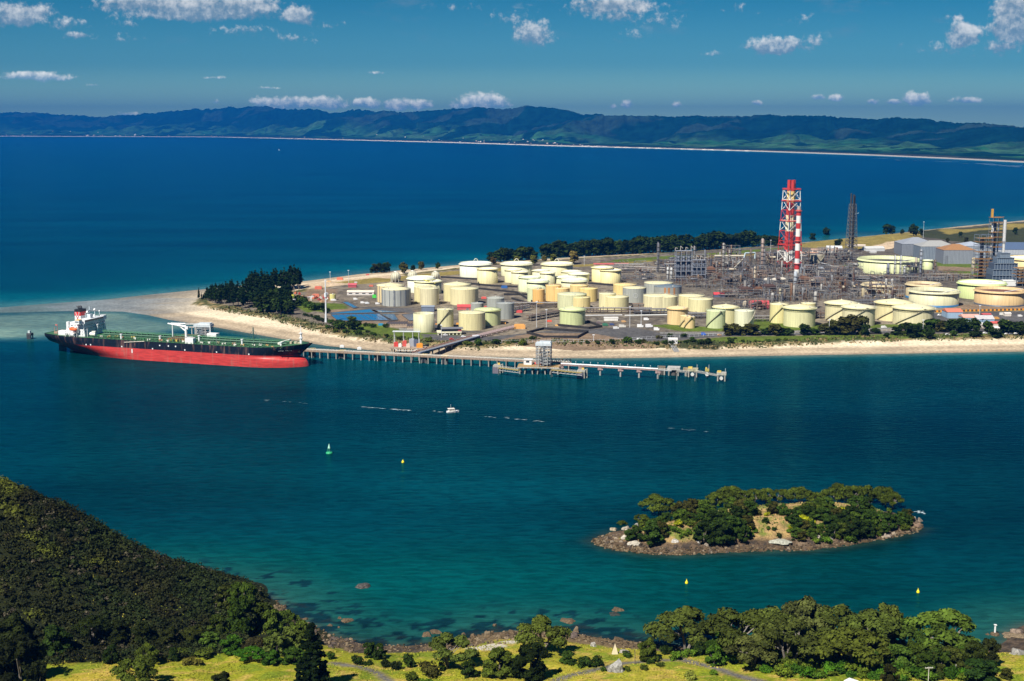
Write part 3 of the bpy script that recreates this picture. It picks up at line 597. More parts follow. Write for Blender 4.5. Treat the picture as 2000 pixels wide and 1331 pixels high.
NAMED = [ # px, py, height, kind, colour, label
 (733, 533, 17, 'far0', BROWN, 'brownish tree at left of the clump on the sea beach'), (742, 532, 19, 'far1', DK, 'dark tree right of the brownish one on the sea beach'), (755, 532, 18, 'far2', DK, 'dark tree at the right end of the clump on the sea beach'), (748, 533, 16, 'far0', DK, 'dark tree in the middle of the clump on the sea beach'), (727, 534, 11, 'far2', DK, 'lowest tree at the left edge of the beach clump'),
 (787, 534, 22, 'far1', BROWN, 'round brown-tinged tree behind the ribbed spheres'), (806, 530, 12, 'far0', DK, 'small tree behind the ribbed spheres on the beach'), (823, 528, 16, 'far2', BROWN, 'lone thin-stemmed tree near the sea behind the spheres'), (855, 526, 14, 'far1', DK, 'lone small tree on the beach left of the white tanks'),
 (963, 518, 17, 'far1', (.14, .08, .05), 'russet bare tree beside the far white tank'), (1010, 517, 16, 'far0', (.20, .17, .05), 'olive tree behind the far pale tanks'), (1042, 519, 19, 'far2', (.17, .14, .05), 'tawny tree between the two far wide tanks'), (1063, 512, 14, 'far1', (.21, .15, .07), 'tan leafless tree left of the wide tank roof'), (1082, 514, 17, 'far0', (.22, .19, .06), 'yellowish tree behind the wide far tank'), (1120, 516, 24, 'far2', (.25, .16, .10), 'round pinkish-brown tree before the dark treeline'),
 (1587, 470, 14, 'far0', DK, 'single round tree on the grassy dune right of the chimneys'), (1614, 462, 18, 'far1', DK, 'broad dark tree on the dune crest right of the chimneys'), (1640, 480, 12, 'far2', DK, 'dark low tree left of the lattice flare tower'), (1634, 481, 11, 'far0', DK, 'dark low tree beside another left of the flare tower'),
 (1732, 458, 18, 'far2', DK, 'flat-topped dark tree on the dune left of the sheds'), (1742, 457, 15, 'far0', DK, 'dark tree joined to the flat-topped one on the dune'), (1762, 458, 10, 'far1', DK, 'low dark shrub tree between two dune trees'), (1784, 462, 24, 'far1', DK, 'tallest dark tree on the dune above the sheds'), (1800, 460, 12, 'far0', DK, 'low dark tree right of the tallest dune tree'),
 (1876, 463, 9, 'far2', DK, 'small round dark bush on the scrub slope behind the sheds'), (1850, 474, 9, 'far1', BROWN, 'dark bush just behind the pale shed roof'), (1887, 474, 10, 'far0', BROWN, 'dark bush between the sheds and the process tower'), (1983, 458, 12, 'far2', DK, 'dark bush on the scrubby slope right of the steel chimney')]
for a, b, h_, kd, c, lb in NAMED:
    loc = G(a, b); s_ = px_h(a, b, loc, h_) / 13; plant(kd, loc, (s_ * 1.2, s_ * 1.2, s_), lb, 'tree', None, c)
# ---- bushes and trees on the near dune and along the road ----
DUNE = [(590, 597, 34, MID), (601, 600, 26, MID), (612, 606, 30, MID), (624, 606, 26, DK), (637, 612, 22, DK), (575, 598, 24, DK), (597, 618, 12, DK), (606, 620, 12, DK), (618, 625, 18, DK), (626, 627, 16, DK), (634, 629, 16, DK), (646, 632, 16, MID), (662, 634, 14, DK), (664, 642, 40, DK), (690, 644, 38, DK), (706, 645, 14, DK), (716, 638, 14, DK), (728, 640, 18, MID), (719, 650, 12, DK), (755, 658, 12, DK), (687, 628, 22, OLIVE), (752, 640, 14, MID), (676, 650, 16, MID), (700, 654, 18, MID), (730, 656, 14, MID), (640, 643, 18, MID), (655, 650, 14, OLIVE), (780, 664, 16, OLIVE), (810, 668, 20, MID), (838, 668, 18, OLIVE),
        (916, 676, 22, OLIVE), (935, 674, 24, MID), (950, 677, 18, OLIVE), (970, 672, 22, MID), (990, 676, 18, OLIVE), (1005, 673, 20, MID), (1020, 676, 20, OLIVE), (1041, 664, 16, DK), (1147, 672, 12, DK), (1167, 672, 14, DK), (1195, 671, 18, DK), (1225, 670, 24, MID), (1245, 671, 16, MID), (1255, 670, 16, BROWN), (1283, 674, 14, DK), (1298, 672, 14, MID), (1312, 672, 14, DK), (1120, 675, 12, OLIVE), (1340, 671, 14, MID),
        (1287, 662, 14, BROWN), (1308, 659, 14, DK), (1337, 659, 16, MID), (1347, 668, 10, DK), (1355, 668, 14, DK), (1367, 672, 18, DK), (1382, 671, 20, DK), (1352, 664, 12, MID), (1428, 671, 18, DK), (1436, 663, 8, DK), (1421, 672, 10, DK), (1450, 668, 9, MID), (1475, 669, 10, OLIVE), (1500, 668, 12, MID), (1520, 667, 12, MID), (1535, 666, 12, OLIVE), (1475, 655, 10, DK)]
for k, (a, b, w_, c) in enumerate(DUNE):
    loc = G(a, b); s_ = px_h(a, b, loc, w_) / 4.2; plant('bush%d' % (k % 3), loc, (s_, s_, s_ * rnd(.75, 1.0)), 'low green shrub on the dune edge above the beach', 'shrub', 'shrubs along the dune edge', c)
RT = [(1425, 655, 22, 20, BROWN), (1434, 655, 26, 24, (.09, .075, .045)), (1455, 655, 20, 16, (.09, .075, .045)), (1468, 655, 26, 22, BROWN), (1497, 654, 22, 14, DK), (1512, 655, 24, 20, BROWN), (1526, 655, 18, 14, DK), (1538, 655, 20, 14, DK), (1571, 655, 22, 20, DK), (1592, 654, 18, 12, MID), (1612, 654, 26, 22, (.08, .07, .04)), (1630, 654, 28, 26, (.08, .07, .04)), (1648, 654, 30, 34, BROWN), (1664, 654, 34, 40, (.07, .055, .035)), (1680, 654, 26, 34, (.08, .07, .04)), (1690, 656, 14, 22, DK),
      (1710, 652, 18, 11, DK), (1732, 661, 11, 10, DK), (1752, 655, 20, 16, DK), (1775, 650, 30, 20, DK), (1790, 652, 26, 18, DK), (1786, 659, 26, 22, DK), (1815, 660, 22, 18, DK), (1820, 647, 26, 22, MID), (1838, 648, 22, 20, BROWN), (1850, 648, 22, 20, DK), (1868, 650, 26, 24, DK), (1884, 648, 26, 24, MID), (1902, 650, 20, 28, DK), (1928, 650, 18, 20, MID), (1945, 658, 22, 14, DK), (1905, 658, 22, 12, DK), (1962, 652, 28, 24, DK), (1978, 650, 24, 20, DK), (1996, 655, 26, 26, DK), (1862, 657, 12, 10, MID), (1765, 657, 14, 9, OLIVE)]
for k, (a, b, w_, h_, c) in enumerate(RT):
    loc = G(a, b); s_ = px_h(a, b, loc, w_) / 7.5; z_ = px_h(a, b, loc, h_) / 13
    plant('far%d' % (k % 3), loc, (s_, s_, z_), 'wind-shaped tree beside the shore road below the tanks', 'tree', 'trees along the shore road', c)

# ---- island trees ----
random.seed(55)
IT = [ # px, base py, crown width px, height px, kind, colour
 (1285, 1010, 62, 44, 'umb0', OLIVE), (1252, 1022, 26, 18, 'umb1', OLIVE), (1215, 1030, 18, 14, 'umb2', OLIVE), (1362, 1000, 34, 26, 'umb1', OLIVE), (1400, 994, 40, 34, 'umb2', OLIVE), (1425, 990, 52, 40, 'umb0', OLIVE), (1446, 992, 44, 36, 'umb1', OLIVE), (1472, 990, 36, 36, 'umb2', OLIVE), (1496, 988, 34, 34, 'umb0', OLIVE), (1524, 986, 34, 32, 'umb1', OLIVE), (1563, 988, 46, 38, 'umb2', OLIVE), (1595, 990, 26, 28, 'umb0', OLIVE), (1622, 988, 40, 34, 'umb1', OLIVE), (1636, 982, 30, 40, 'umb2', OLIVE), (1662, 988, 52, 38, 'umb0', OLIVE), (1694, 990, 56, 42, 'umb1', OLIVE), (1725, 992, 50, 42, 'umb2', OLIVE), (1745, 998, 34, 34, 'umb0', OLIVE), (1680, 1000, 44, 34, 'umb1', MID),
 (1270, 1062, 60, 40, 'dense0', MID), (1242, 1056, 40, 26, 'dense1', MID), (1375, 1060, 52, 42, 'dense1', DK), (1408, 1060, 60, 50, 'dense2', DK), (1430, 1045, 44, 40, 'dense0', MID), (1400, 1030, 44, 34, 'dense1', DK), (1440, 1022, 40, 34, 'dense2', DK), (1390, 1020, 30, 26, 'dense0', MID),
 (1300, 1022, 34, 22, 'dense2', MID), (1330, 1016, 34, 22, 'dense0', MID), (1350, 1012, 26, 20, 'dense1', BROWN), (1510, 1002, 34, 22, 'dense1', BROWN), (1545, 1018, 34, 24, 'dense2', MID), (1580, 1012, 34, 26, 'dense0', DK), (1610, 1020, 40, 30, 'dense1', MID), (1645, 1030, 44, 32, 'dense2', DK), (1630, 1048, 34, 26, 'dense0', DK), (1665, 1052, 50, 40, 'dense1', DK), (1690, 1050, 40, 34, 'dense2', DK), (1700, 1030, 44, 34, 'dense0', MID), (1735, 1034, 40, 30, 'dense1', MID), (1760, 1026, 34, 26, 'dense2', MID), (1768, 1018, 24, 24, 'dense0', DK), (1722, 1042, 34, 20, 'dense1', MID), (1570, 1038, 34, 22, 'dense2', BROWN), (1495, 1022, 18, 12, 'dense0', MID), (1660, 1015, 40, 28, 'dense2', DK)]
for k, (a, b, w_, h_, kd, c) in enumerate(IT):
    loc = IG(a, b); W0, H0 = (14., 9.5) if kd.startswith('umb') else (11.5, 8.8)
    s_ = px_h(a, b, loc, w_) / W0; z_ = px_h(a, b, loc, h_) / H0
    lb, gp = ('spreading umbrella-crowned tree with pale limbs on the island', 'umbrella-crowned trees of the island') if kd.startswith('umb') else ('dense leafy tree on the rocky island', 'dense trees of the island')
    plant(kd, loc, (s_, s_, z_), lb, 'tree', gp, c)
for k in range(150):
    a, b = rnd(1230, 1775), rnd(992, 1064)
    if 1462 < a < 1556 and b > 1008 or 1300 < a < 1350 and b > 1026 or b > 1056 or not inside(np.array([P(a, b + 6)[0]]), np.array([P(a, b + 6)[1]]), ISW)[0]: continue
    w_ = rnd(20, 42); loc = IG(a, b); s_ = px_h(a, b, loc, w_) / 11.5; plant('dense%d' % (k % 3), loc, (s_, s_, s_ * rnd(.8, 1.05)), 'dense leafy tree on the rocky island', 'tree', 'dense trees of the island', random.choice((MID, MID, (.06, .085, .025), (.075, .10, .028), OLIVE, BROWN)))
for k in range(70):
    a, b = rnd(1225, 1770), rnd(995, 1062)
    if 1466 < a < 1545 and b > 1012 or not inside(np.array([P(a, b + 5)[0]]), np.array([P(a, b + 5)[1]]), ISW)[0]: continue
    loc = IG(a, b); s_ = px_h(a, b, loc, rnd(12, 24)) / 4.2; plant('bush%d' % (k % 3), loc, (s_, s_, s_ * .9), 'low green bush on the island slope', 'bush', 'bushes of the island', random.choice((LITE, OLIVE, MID, (.13, .16, .04))))
IB = [(1285, 1035, 20, LITE), (1320, 1040, 22, LITE), (1325, 1028, 22, YEL), (1310, 1034, 16, YEL), (1345, 1042, 18, LITE), (1350, 1028, 22, OLIVE), (1340, 1018, 20, BROWN), (1305, 1046, 14, LITE), (1370, 1022, 22, LITE), (1258, 1036, 14, YEL), (1235, 1050, 26, OLIVE), (1226, 1056, 14, MID), (1520, 1000, 20, YEL), (1498, 1008, 14, YEL), (1546, 1034, 14, YEL), (1572, 1020, 24, YEL), (1585, 1025, 20, YEL), (1540, 1040, 12, LITE), (1600, 1034, 20, LITE), (1615, 1042, 16, LITE), (1645, 1002, 22, YEL), (1560, 1008, 22, LITE), (1500, 1034, 12, LITE), (1512, 1036, 12, MID), (1522, 1050, 14, DK), (1549, 1056, 8, DK), (1475, 1040, 14, LITE), (1466, 1048, 16, LITE), (1462, 1034, 16, YEL), (1590, 1004, 20, LITE), (1615, 1005, 18, OLIVE), (1480, 1006, 22, BROWN), (1465, 1008, 20, LITE), (1605, 1048, 12, LITE), (1570, 1050, 10, OLIVE), (1360, 1036, 18, OLIVE), (1330, 1050, 12, LITE), (1300, 1020, 20, LITE), (1380, 1036, 20, MID), (1270, 1026, 24, MID), (1720, 1012, 26, MID), (1742, 1016, 22, DK), (1690, 1014, 24, MID)]
for k, (a, b, w_, c) in enumerate(IB):
    loc = IG(a, b); s_ = px_h(a, b, loc, w_) / 4.2
    y_ = c == YEL; plant('bush%d' % (k % 3), loc, (s_, s_, s_ * .9), 'yellow-flowering gorse bush on the island slope' if y_ else 'low green bush on the island slope', 'bush', 'gorse bushes of the island' if y_ else 'bushes of the island', c)

# ---- foreground ----
def FT(kd, a, b, w_, h_, c, lb, gp=None, cat='tree'):
    loc = F(a, b); W0, H0 = {'u': (14., 9.5), 'd': (11.5, 8.8), 'b': (4.2, 2.9), 'c': (8.6, 18.6)}[kd[0]]
    s_ = px_h(a, b, loc, w_) / W0; z_ = px_h(a, b, loc, h_) / H0 / .94; loc.z -= .2; return plant(kd, loc, (s_, s_, z_), lb, cat, gp, c)
FG = [('conifer', 612, 1352, 76, 124, (.009, .016, .006), 'tall dark pointed conifer in the grass at the bottom of the picture'),
 ('umb0', 1058, 1276, 92, 66, (.11, .115, .04), 'spreading tree at the rocky shore left of the pale rock'), ('umb1', 880, 1302, 84, 60, (.10, .11, .045), 'open grey-green tree beside the small sandy beach'),
 ('dense0', 720, 1284, 38, 30, MID, 'round bush tree left of its darker twin above the cove'), ('dense1', 740, 1286, 36, 28, DK, 'dark round tree beside the lighter one above the cove'),
 ('dense2', 1036, 1326, 84, 68, (.016, .022, .009), 'very dark rounded tree in the grass below the rocky shore'), ('dense1', 975, 1322, 76, 52, OLIVE, 'lighter leafy tree left of the very dark tree'), ('dense0', 914, 1322, 44, 32, DK, 'dark bush tree below the open grey-green tree'),
 ('dense2', 1265, 1290, 50, 42, OLIVE, 'rounded tree at the shore left of the grove'), ('dense0', 1110, 1296, 40, 24, MID, 'low tree sheltering under the spreading shore tree'),
 ('umb0', 1337, 1268, 124, 72, (.095, .10, .04), 'wide umbrella tree at the left end of the shore grove'), ('umb1', 1440, 1282, 130, 84, (.095, .10, .04), 'broad tree with white limbs right of the umbrella tree'), ('umb2', 1510, 1262, 110, 70, (.09, .095, .04), 'pale-branched tree at the back of the grove above the water'), ('umb0', 1570, 1258, 90, 86, (.10, .095, .06), 'tallest sparse-topped tree of the grove'),
 ('umb1', 1640, 1262, 110, 74, (.09, .095, .04), 'tree behind the middle of the grove with broad flat crown'), ('dense0', 1735, 1274, 86, 88, (.13, .135, .055), 'grey-green billowing tree standing high in the grove'), ('umb2', 1700, 1282, 110, 84, (.09, .10, .04), 'broad tree just left below the billowing one'), ('umb0', 1835, 1286, 130, 84, (.085, .11, .035), 'large rounded tree at the right of the grove above the point'), ('dense1', 1800, 1300, 70, 60, (.07, .10, .03), 'leafy tree left below the large rounded tree'), ('dense2', 1880, 1296, 60, 50, (.06, .10, .025), 'bright green tree at the right shoulder of the grove'),
 ('umb1', 1540, 1296, 120, 80, (.10, .10, .045), 'tree with twisted pale branches in the middle of the grove'), ('umb2', 1660, 1306, 120, 74, (.095, .095, .03), 'bronze-green tree in front of the middle of the grove'), ('dense2', 1610, 1300, 80, 60, (.085, .085, .03), 'bronze-green leafy tree beside the twisted branches'), ('dense0', 1690, 1312, 60, 46, (.07, .12, .03), 'mid green tree right of the bronze-green trees'), ('umb0', 1470, 1300, 90, 56, (.13, .12, .07), 'half-bare tree with a grey fallen branch'), ('dense1', 1760, 1312, 70, 50, (.09, .13, .04), 'pale leafy tree in the lower middle of the grove'),
 ('dense0', 1830, 1318, 80, 46, (.05, .07, .02), 'dark leafy tree low in the grove near the power pole'), ('dense1', 1900, 1316, 60, 56, (.04, .045, .018), 'dark twiggy tree beyond the power pole'), ('dense2', 1930, 1300, 50, 50, (.035, .035, .02), 'blackish scrubby tree at the right end of the grove'), ('dense0', 1910, 1336, 90, 46, (.025, .045, .018), 'dark tree at the lower right corner of the grove'), ('dense1', 1740, 1346, 44, 46, (.03, .025, .012), 'dark brown crown rising behind the small white roof'), ('dense2', 1965, 1326, 30, 20, (.05, .045, .02), 'small brown-green tree beside the bare bank at the right edge'),
 ('dense0', 1394, 1300, 50, 40, (.06, .10, .02), 'leafy tree at the near left corner of the grove'), ('dense2', 1420, 1270, 60, 44, (.04, .05, .02), 'dark crown under the white-limbed tree')]
for kd, a, b, w_, h_, c, lb in FG: FT(kd, a, b, w_, h_, c, lb)
for k in range(22):   # the lower storey of the grove
    a = 1392 + 24 * k + rnd(-8, 8); b = np.interp(a, [1392, 1500, 1640, 1900], [1290, 1304, 1308, 1318]) - rnd(0, 14)
    FT('dense%d' % (k % 3), a, b, rnd(46, 66), rnd(38, 52), random.choice(((.06, .075, .02), (.085, .095, .03), (.05, .08, .02), (.07, .07, .028))), 'leafy tree low in the dense shore grove', 'lower trees of the shore grove')
for k in range(46):   # undergrowth bushes along the front of the grove
    a = rnd(1395, 1930); b = np.interp(a, [1395, 1500, 1640, 1700, 1930], [1303, 1322, 1326, 1330, 1340]) - rnd(0, 18)
    FT('bush%d' % (k % 3), a, b, rnd(18, 40), rnd(14, 28), random.choice(((.07, .15, .02), (.05, .10, .02), (.09, .14, .03), (.12, .14, .03))), 'bright green bush at the foot of the shore grove', 'bushes at the foot of the shore grove', 'bush')
FB = [('bush0', 700, 1299, 26, 22, DK), ('bush1', 719, 1300, 20, 14, DK), ('bush2', 752, 1303, 22, 18, (.016, .02, .01)), ('bush0', 772, 1307, 30, 18, (.016, .02, .01)), ('bush1', 798, 1302, 34, 28, DK), ('bush2', 646, 1288, 20, 18, MID), ('bush0', 840, 1322, 46, 30, BROWN), ('bush1', 862, 1310, 22, 20, DK), ('bush2', 805, 1330, 30, 20, OLIVE), ('bush1', 832, 1338, 30, 16, LITE), ('bush0', 694, 1321, 10, 6, DK),
      ('bush2', 930, 1282, 16, 10, OLIVE), ('bush0', 1140, 1300, 34, 22, MID), ('bush1', 1160, 1301, 36, 24, DK), ('bush2', 1179, 1312, 14, 12, MID), ('bush0', 1226, 1312, 14, 12, OLIVE), ('bush1', 1258, 1309, 16, 14, OLIVE), ('bush2', 1270, 1297, 18, 10, DK), ('bush0', 1288, 1302, 20, 10, OLIVE), ('bush1', 1350, 1326, 34, 16, (.22, .2, .08)), ('bush2', 1393, 1318, 18, 12, LITE), ('bush0', 1320, 1288, 30, 20, LITE), ('bush1', 1345, 1284, 30, 20, LITE), ('bush2', 1300, 1278, 30, 20, DK), ('bush0', 1365, 1280, 40, 26, DK), ('bush1', 1400, 1280, 30, 22, DK), ('bush1', 1094, 1312, 12, 10, MID), ('bush0', 1225, 1284, 24, 12, MID),
      ('dense1', 218, 1297, 34, 36, DK), ('dense0', 340, 1291, 26, 26, DK), ('dense2', 432, 1345, 50, 30, (.02, .022, .01)), ('umb1', 270, 1345, 78, 62, OLIVE), ('umb0', 288, 1300, 36, 42, OLIVE), ('bush0', 128, 1320, 10, 8, MID), ('dense1', 110, 1284, 78, 56, DK), ('dense0', 40, 1330, 110, 80, (.02, .022, .012)), ('dense2', 20, 1270, 90, 60, (.025, .028, .014)), ('dense0', 75, 1350, 60, 50, (.02, .022, .012)), ('bush1', 375, 1300, 40, 18, (.16, .12, .05)), ('bush2', 400, 1284, 40, 20, OLIVE), ('bush0', 356, 1282, 30, 16, OLIVE)]
for k, (kd, a, b, w_, h_, c) in enumerate(FB):
    big = kd[0] in 'du'
    FT(kd, a, b, w_, h_, c, {218: 'small dark tree standing alone on the sunny slope', 340: 'small black-green tree beside the tan bush', 432: 'dark crown cut off by the bottom edge left of the conifer', 270: 'open olive tree at the bottom in the sunny slope', 288: 'narrow olive tree behind the open olive tree', 110: 'dark tree on the grass below the left hillside', 40: 'large dark tree in the bottom left corner', 20: 'dark tree at the left edge above the corner tree', 75: 'low dark tree right of the corner tree'}[a] if big else 'low bush scattered on the sunny foreground grass', None if big else 'bushes scattered on the foreground grass', 'tree' if big else 'bush')
# right foot of the spur: leafy trees above the cove
SP = [(470, 1195, 60, 56, (.055, .075, .02)), (440, 1190, 50, 44, (.05, .05, .02)), (515, 1222, 52, 44, (.06, .07, .02)), (530, 1236, 50, 46, (.08, .10, .03)), (560, 1232, 40, 40, (.07, .09, .03)), (590, 1256, 52, 44, (.11, .13, .04)), (470, 1240, 70, 70, (.04, .06, .015)), (430, 1245, 50, 44, (.05, .06, .02)), (500, 1280, 44, 34, (.075, .055, .05)), (540, 1284, 64, 44, (.10, .11, .05)), (570, 1270, 60, 44, (.11, .12, .05)), (455, 1276, 50, 36, (.06, .12, .02)), (490, 1290, 50, 24, (.05, .12, .015)), (530, 1296, 46, 24, (.04, .08, .015)), (575, 1296, 56, 30, (.05, .08, .02)), (410, 1268, 50, 34, (.07, .10, .03)), (380, 1258, 46, 34, (.05, .05, .02)), (330, 1262, 50, 34, (.03, .03, .014)), (280, 1256, 50, 40, (.03, .034, .014)), (235, 1254, 50, 40, (.025, .028, .012)), (180, 1250, 56, 44, (.025, .03, .012)), (600, 1290, 40, 30, (.06, .09, .02))]
for k, (a, b, w_, h_, c) in enumerate(SP): FT(('dense%d' % (k % 3)) if k % 4 else 'umb2', a, b, w_, h_, c, 'leafy tree at the foot of the bush-covered spur', 'trees at the foot of the spur')
for k_, pr in PRO.items():      # the prototypes themselves are not part of the place
    for ch in list(pr.children): bpy.data.objects.remove(ch)
    bpy.data.objects.remove(pr)

# ---- the bush covering the spur: nobody could count it ----
rg = np.random.default_rng(12); n = 17000
X = rg.uniform(-330, -62, n); Y = rg.uniform(455, 640, n); Z = fore_h(X, Y)
foot = np.interp(X, [-260, -215, -150, -100, -70], [474, 484, 496, 508, 545]) + (fbm(X / 9, Y / 9) - .5) * 10
crest = np.interp(X, hrx, hrz); ok = (Y > foot) & (crest > 2.0) & (sdist(X, Y, FSW) > 2); X, Y, Z = X[ok], Y[ok], Z[ok]
cl = []; tint = []
for x_, y_, z_ in zip(X, Y, Z):
    r = rg.uniform(.9, 1.8) * (2.1 if rg.random() < .16 else 1); cl.append((x_, y_, z_ + rg.uniform(.6, 1.9), r, r, r * .8))
C = np.array(cl); per = 30; idx = np.repeat(np.arange(len(C)), per); n = len(idx)
d = rg.normal(size=(n, 3)); d[:, 2] = np.abs(d[:, 2]) * .9 + .05; d /= np.linalg.norm(d, axis=1)[:, None]
p = C[idx, :3] + d * C[idx, 3:6] * rg.uniform(.75, 1.08, n)[:, None]; nr = d + rg.normal(size=(n, 3)) * .45; nr[:, 2] += .3; nr /= np.linalg.norm(nr, axis=1)[:, None]
t1 = np.cross(nr, rg.normal(size=(n, 3))); t1 /= np.linalg.norm(t1, axis=1)[:, None]; t2 = np.cross(nr, t1); s_ = (.42 * rg.uniform(.6, 1.5, n))[:, None]; a = t1 * s_; b = t2 * s_ * .7
v = np.stack([p - a - b * .3, p + a * .2 - b, p + a + b * .3, p - a * .2 + b], 1).reshape(-1, 3)
cc = np.tile(np.array([.011, .015, .0035]), (len(C), 1)); cc = lerp(cc, rg.random(len(C)) ** 2 * .9, (.030, .032, .008)); cc = lerp(cc, sstep(fbm(C[:, 0] / 6, C[:, 1] / 6), .5, .6) * .5, (.028, .023, .008)); cc = lerp(cc, sstep(fbm(C[:, 0] / 14 + 7, C[:, 1] / 14), .48, .6) * .6, (.020, .034, .007)); cc = lerp(cc, (rg.random(len(C)) > .97) * .8, (.09, .075, .05))
px_ = np.array([proj(q[:3]) for q in C]); gsp = sstep(fbm(C[:, 0] / 10 + 4, C[:, 1] / 10), .55, .62) * sstep(-C[:, 0], 120, 200); cc = lerp(cc, gsp * .35, (.05, .065, .01))
for gx, gy, gr in ((10, 940, 34), (25, 1000, 18), (20, 960, 16), (60, 1050, 22), (90, 1075, 20), (190, 1095, 16), (50, 1020, 16), (5, 985, 20), (60, 1205, 22), (105, 1080, 14)): cc = lerp(cc, np.exp(-((px_[:, 0] - gx) ** 2 + ((px_[:, 1] - gy) * 2.2) ** 2) / gr ** 2) * .95, (.10, .115, .014))
cc = lerp(cc, sstep(C[:, 0], -135, -95) * .5, (.06, .075, .022))
me = np_mesh('scrub', v, np.arange(4 * n).reshape(n, 4), False); fcv = cc[idx] * rg.uniform(.55, 1.25, n)[:, None]; attr(me, 'paint', np.repeat(fcv, 4, axis=0))
def fn_scrub(t, b): set_bc(t, b, t.new('ShaderNodeAttribute', attribute_name='paint').outputs['Color'])
o = mk_obj('scrub', me); me.materials.append(mat('scrub_leaves', rough=.75, spec=.1, fn=fn_scrub)); tag(o, 'dense dark green bush covering the hillside spur', kind='stuff')
# ---- dune grass and undergrowth on the peninsula edge ----
rg = np.random.default_rng(5); n = 60000; X = rg.uniform(-420, 560, n); Y = rg.uniform(1230, 1560, n); gv = sdist(X, Y, VEGW); k = (gv > -3) & (gv < 24) & (rg.random(n) < .9) & (fbm(X / 12, Y / 12) > .36); X, Y = X[k], Y[k]; Z = land_h(X, Y); n = len(X)
h_ = rg.uniform(.5, 1.9, n); w_ = rg.uniform(.5, 1.4, n); an = rg.uniform(0, math.pi, n); dx, dy = np.cos(an) * w_, np.sin(an) * w_; l1, l2 = rg.normal(size=n) * .5, rg.normal(size=n) * .5
v = np.stack([np.stack([X - dx, Y - dy, Z - .2], 1), np.stack([X + dx, Y + dy, Z - .2], 1), np.stack([X + dx * .8 + l1, Y + dy * .8 + l2, Z + h_], 1), np.stack([X - dx * .8 + l1, Y - dy * .8 + l2, Z + h_ * .9], 1)], 1).reshape(-1, 3)
cc = lerp(np.tile(np.array([.07, .085, .028]), (n, 1)), sstep(fbm(X / 8, Y / 8), .45, .6), (.20, .15, .07)); cc = lerp(cc, sstep(fbm(X / 15 + 9, Y / 15), .52, .6) * .8, (.04, .055, .02)); cc = cc * rg.uniform(.7, 1.3, n)[:, None]
me = np_mesh('dune_grass', v, np.arange(4 * n).reshape(n, 4), False); attr(me, 'paint', np.repeat(cc, 4, axis=0)); o = mk_obj('dune_grass', me); me.materials.append(bpy.data.materials['scrub_leaves']); tag(o, 'rough grass and low growth on the dune edge', kind='stuff')
# ---- rough tussock on the foreground field and the island top ----
rg = np.random.default_rng(8)
def tussock(X, Y, Z, hs, cols, name, lb):
    n = len(X); h_ = rg.uniform(.4, 1, n) * hs; w_ = rg.uniform(.3, .8, n) * hs; an = rg.uniform(0, math.pi, n); dx, dy = np.cos(an) * w_, np.sin(an) * w_; l1, l2 = rg.normal(size=n) * .3, rg.normal(size=n) * .3
    v = np.stack([np.stack([X - dx, Y - dy, Z - .1], 1), np.stack([X + dx, Y + dy, Z - .1], 1), np.stack([X + dx + l1, Y + dy + l2, Z + h_], 1), np.stack([X - dx + l1, Y - dy + l2, Z + h_ * .8], 1)], 1).reshape(-1, 3)
    me = np_mesh(name, v, np.arange(4 * n).reshape(n, 4), False); attr(me, 'paint', np.repeat(cols * rg.uniform(.7, 1.3, n)[:, None], 4, axis=0)); o = mk_obj(name, me); me.materials.append(bpy.data.materials['scrub_leaves']); tag(o, lb, kind='stuff')
n = 40000; X = rg.uniform(-230, 240, n); Y = rg.uniform(445, 560, n); k = (sdist(X, Y, FSW) > 13) & (fbm(X / 7, Y / 7) > .42); X, Y = X[k], Y[k]
tussock(X, Y, fore_h(X, Y), .42, lerp(np.tile(np.array([.17, .19, .015]), (len(X), 1)), sstep(fbm(X / 20, Y / 20), .4, .6), (.31, .26, .035)), 'meadow_grass', 'long yellow-green grass of the foreground slope')
n = 12000; X = rg.uniform(IX0, IX1, n); Y = rg.uniform(IY0, IY1, n); k = (sdist(X, Y, ISW) > 11) & (fbm(X / 5, Y / 5) > .43); X, Y = X[k], Y[k]
tussock(X, Y, isl_h(X, Y), .7, lerp(np.tile(np.array([.10, .13, .03]), (len(X), 1)), sstep(fbm(X / 9, Y / 9), .42, .55), (.28, .20, .08)), 'undergrowth', 'dry grass and low growth on the island slope')
# ---- boulders ----
random.seed(9)
def fn_rock(t, b):
    oi = t.new('ShaderNodeObjectInfo'); g = t.new('ShaderNodeNewGeometry').outputs['Position']; n = t.noise(g, 1.1, 6, .7); k = t.smooth(n, .3, .7, .3, .95)
    set_bc(t, b, t.mix(1.0, oi.outputs['Color'], t.new('ShaderNodeCombineColor', {0: k, 1: k, 2: k}).outputs[0], 'MULTIPLY')); bump(t, b, n, .8, .5)
M_ROCK = mat('rock', rough=.9, spec=.2, fn=fn_rock)
def rock_mesh(seed, sub=2, rough=.28):
    import bmesh
    from mathutils import noise
    bm = bmesh.new(); bmesh.ops.create_icosphere(bm, subdivisions=sub + 1, radius=1)
    for v in bm.verts:
        d = v.co.normalized(); f = 1 + rough * noise.noise(d * 1.3 + Vector((seed * 3.1, 0, 0))) * 2 + .18 * noise.noise(d * 3.5 + Vector((0, seed, 0))); v.co = d * f
        for ax in (Vector((.8, .2, .5)), Vector((-.5, .7, .4)), Vector((.1, -.9, .3)), Vector((-.3, -.2, .95))):
            ax = ax.normalized(); q = v.co.dot(ax)
            if q > .72: v.co -= ax * (q - .72) * .8
    me = bpy.data.meshes.new('boulder'); bm.to_mesh(me); bm.free(); me.materials.append(M_ROCK); return me
RM = [rock_mesh(i) for i in range(5)]
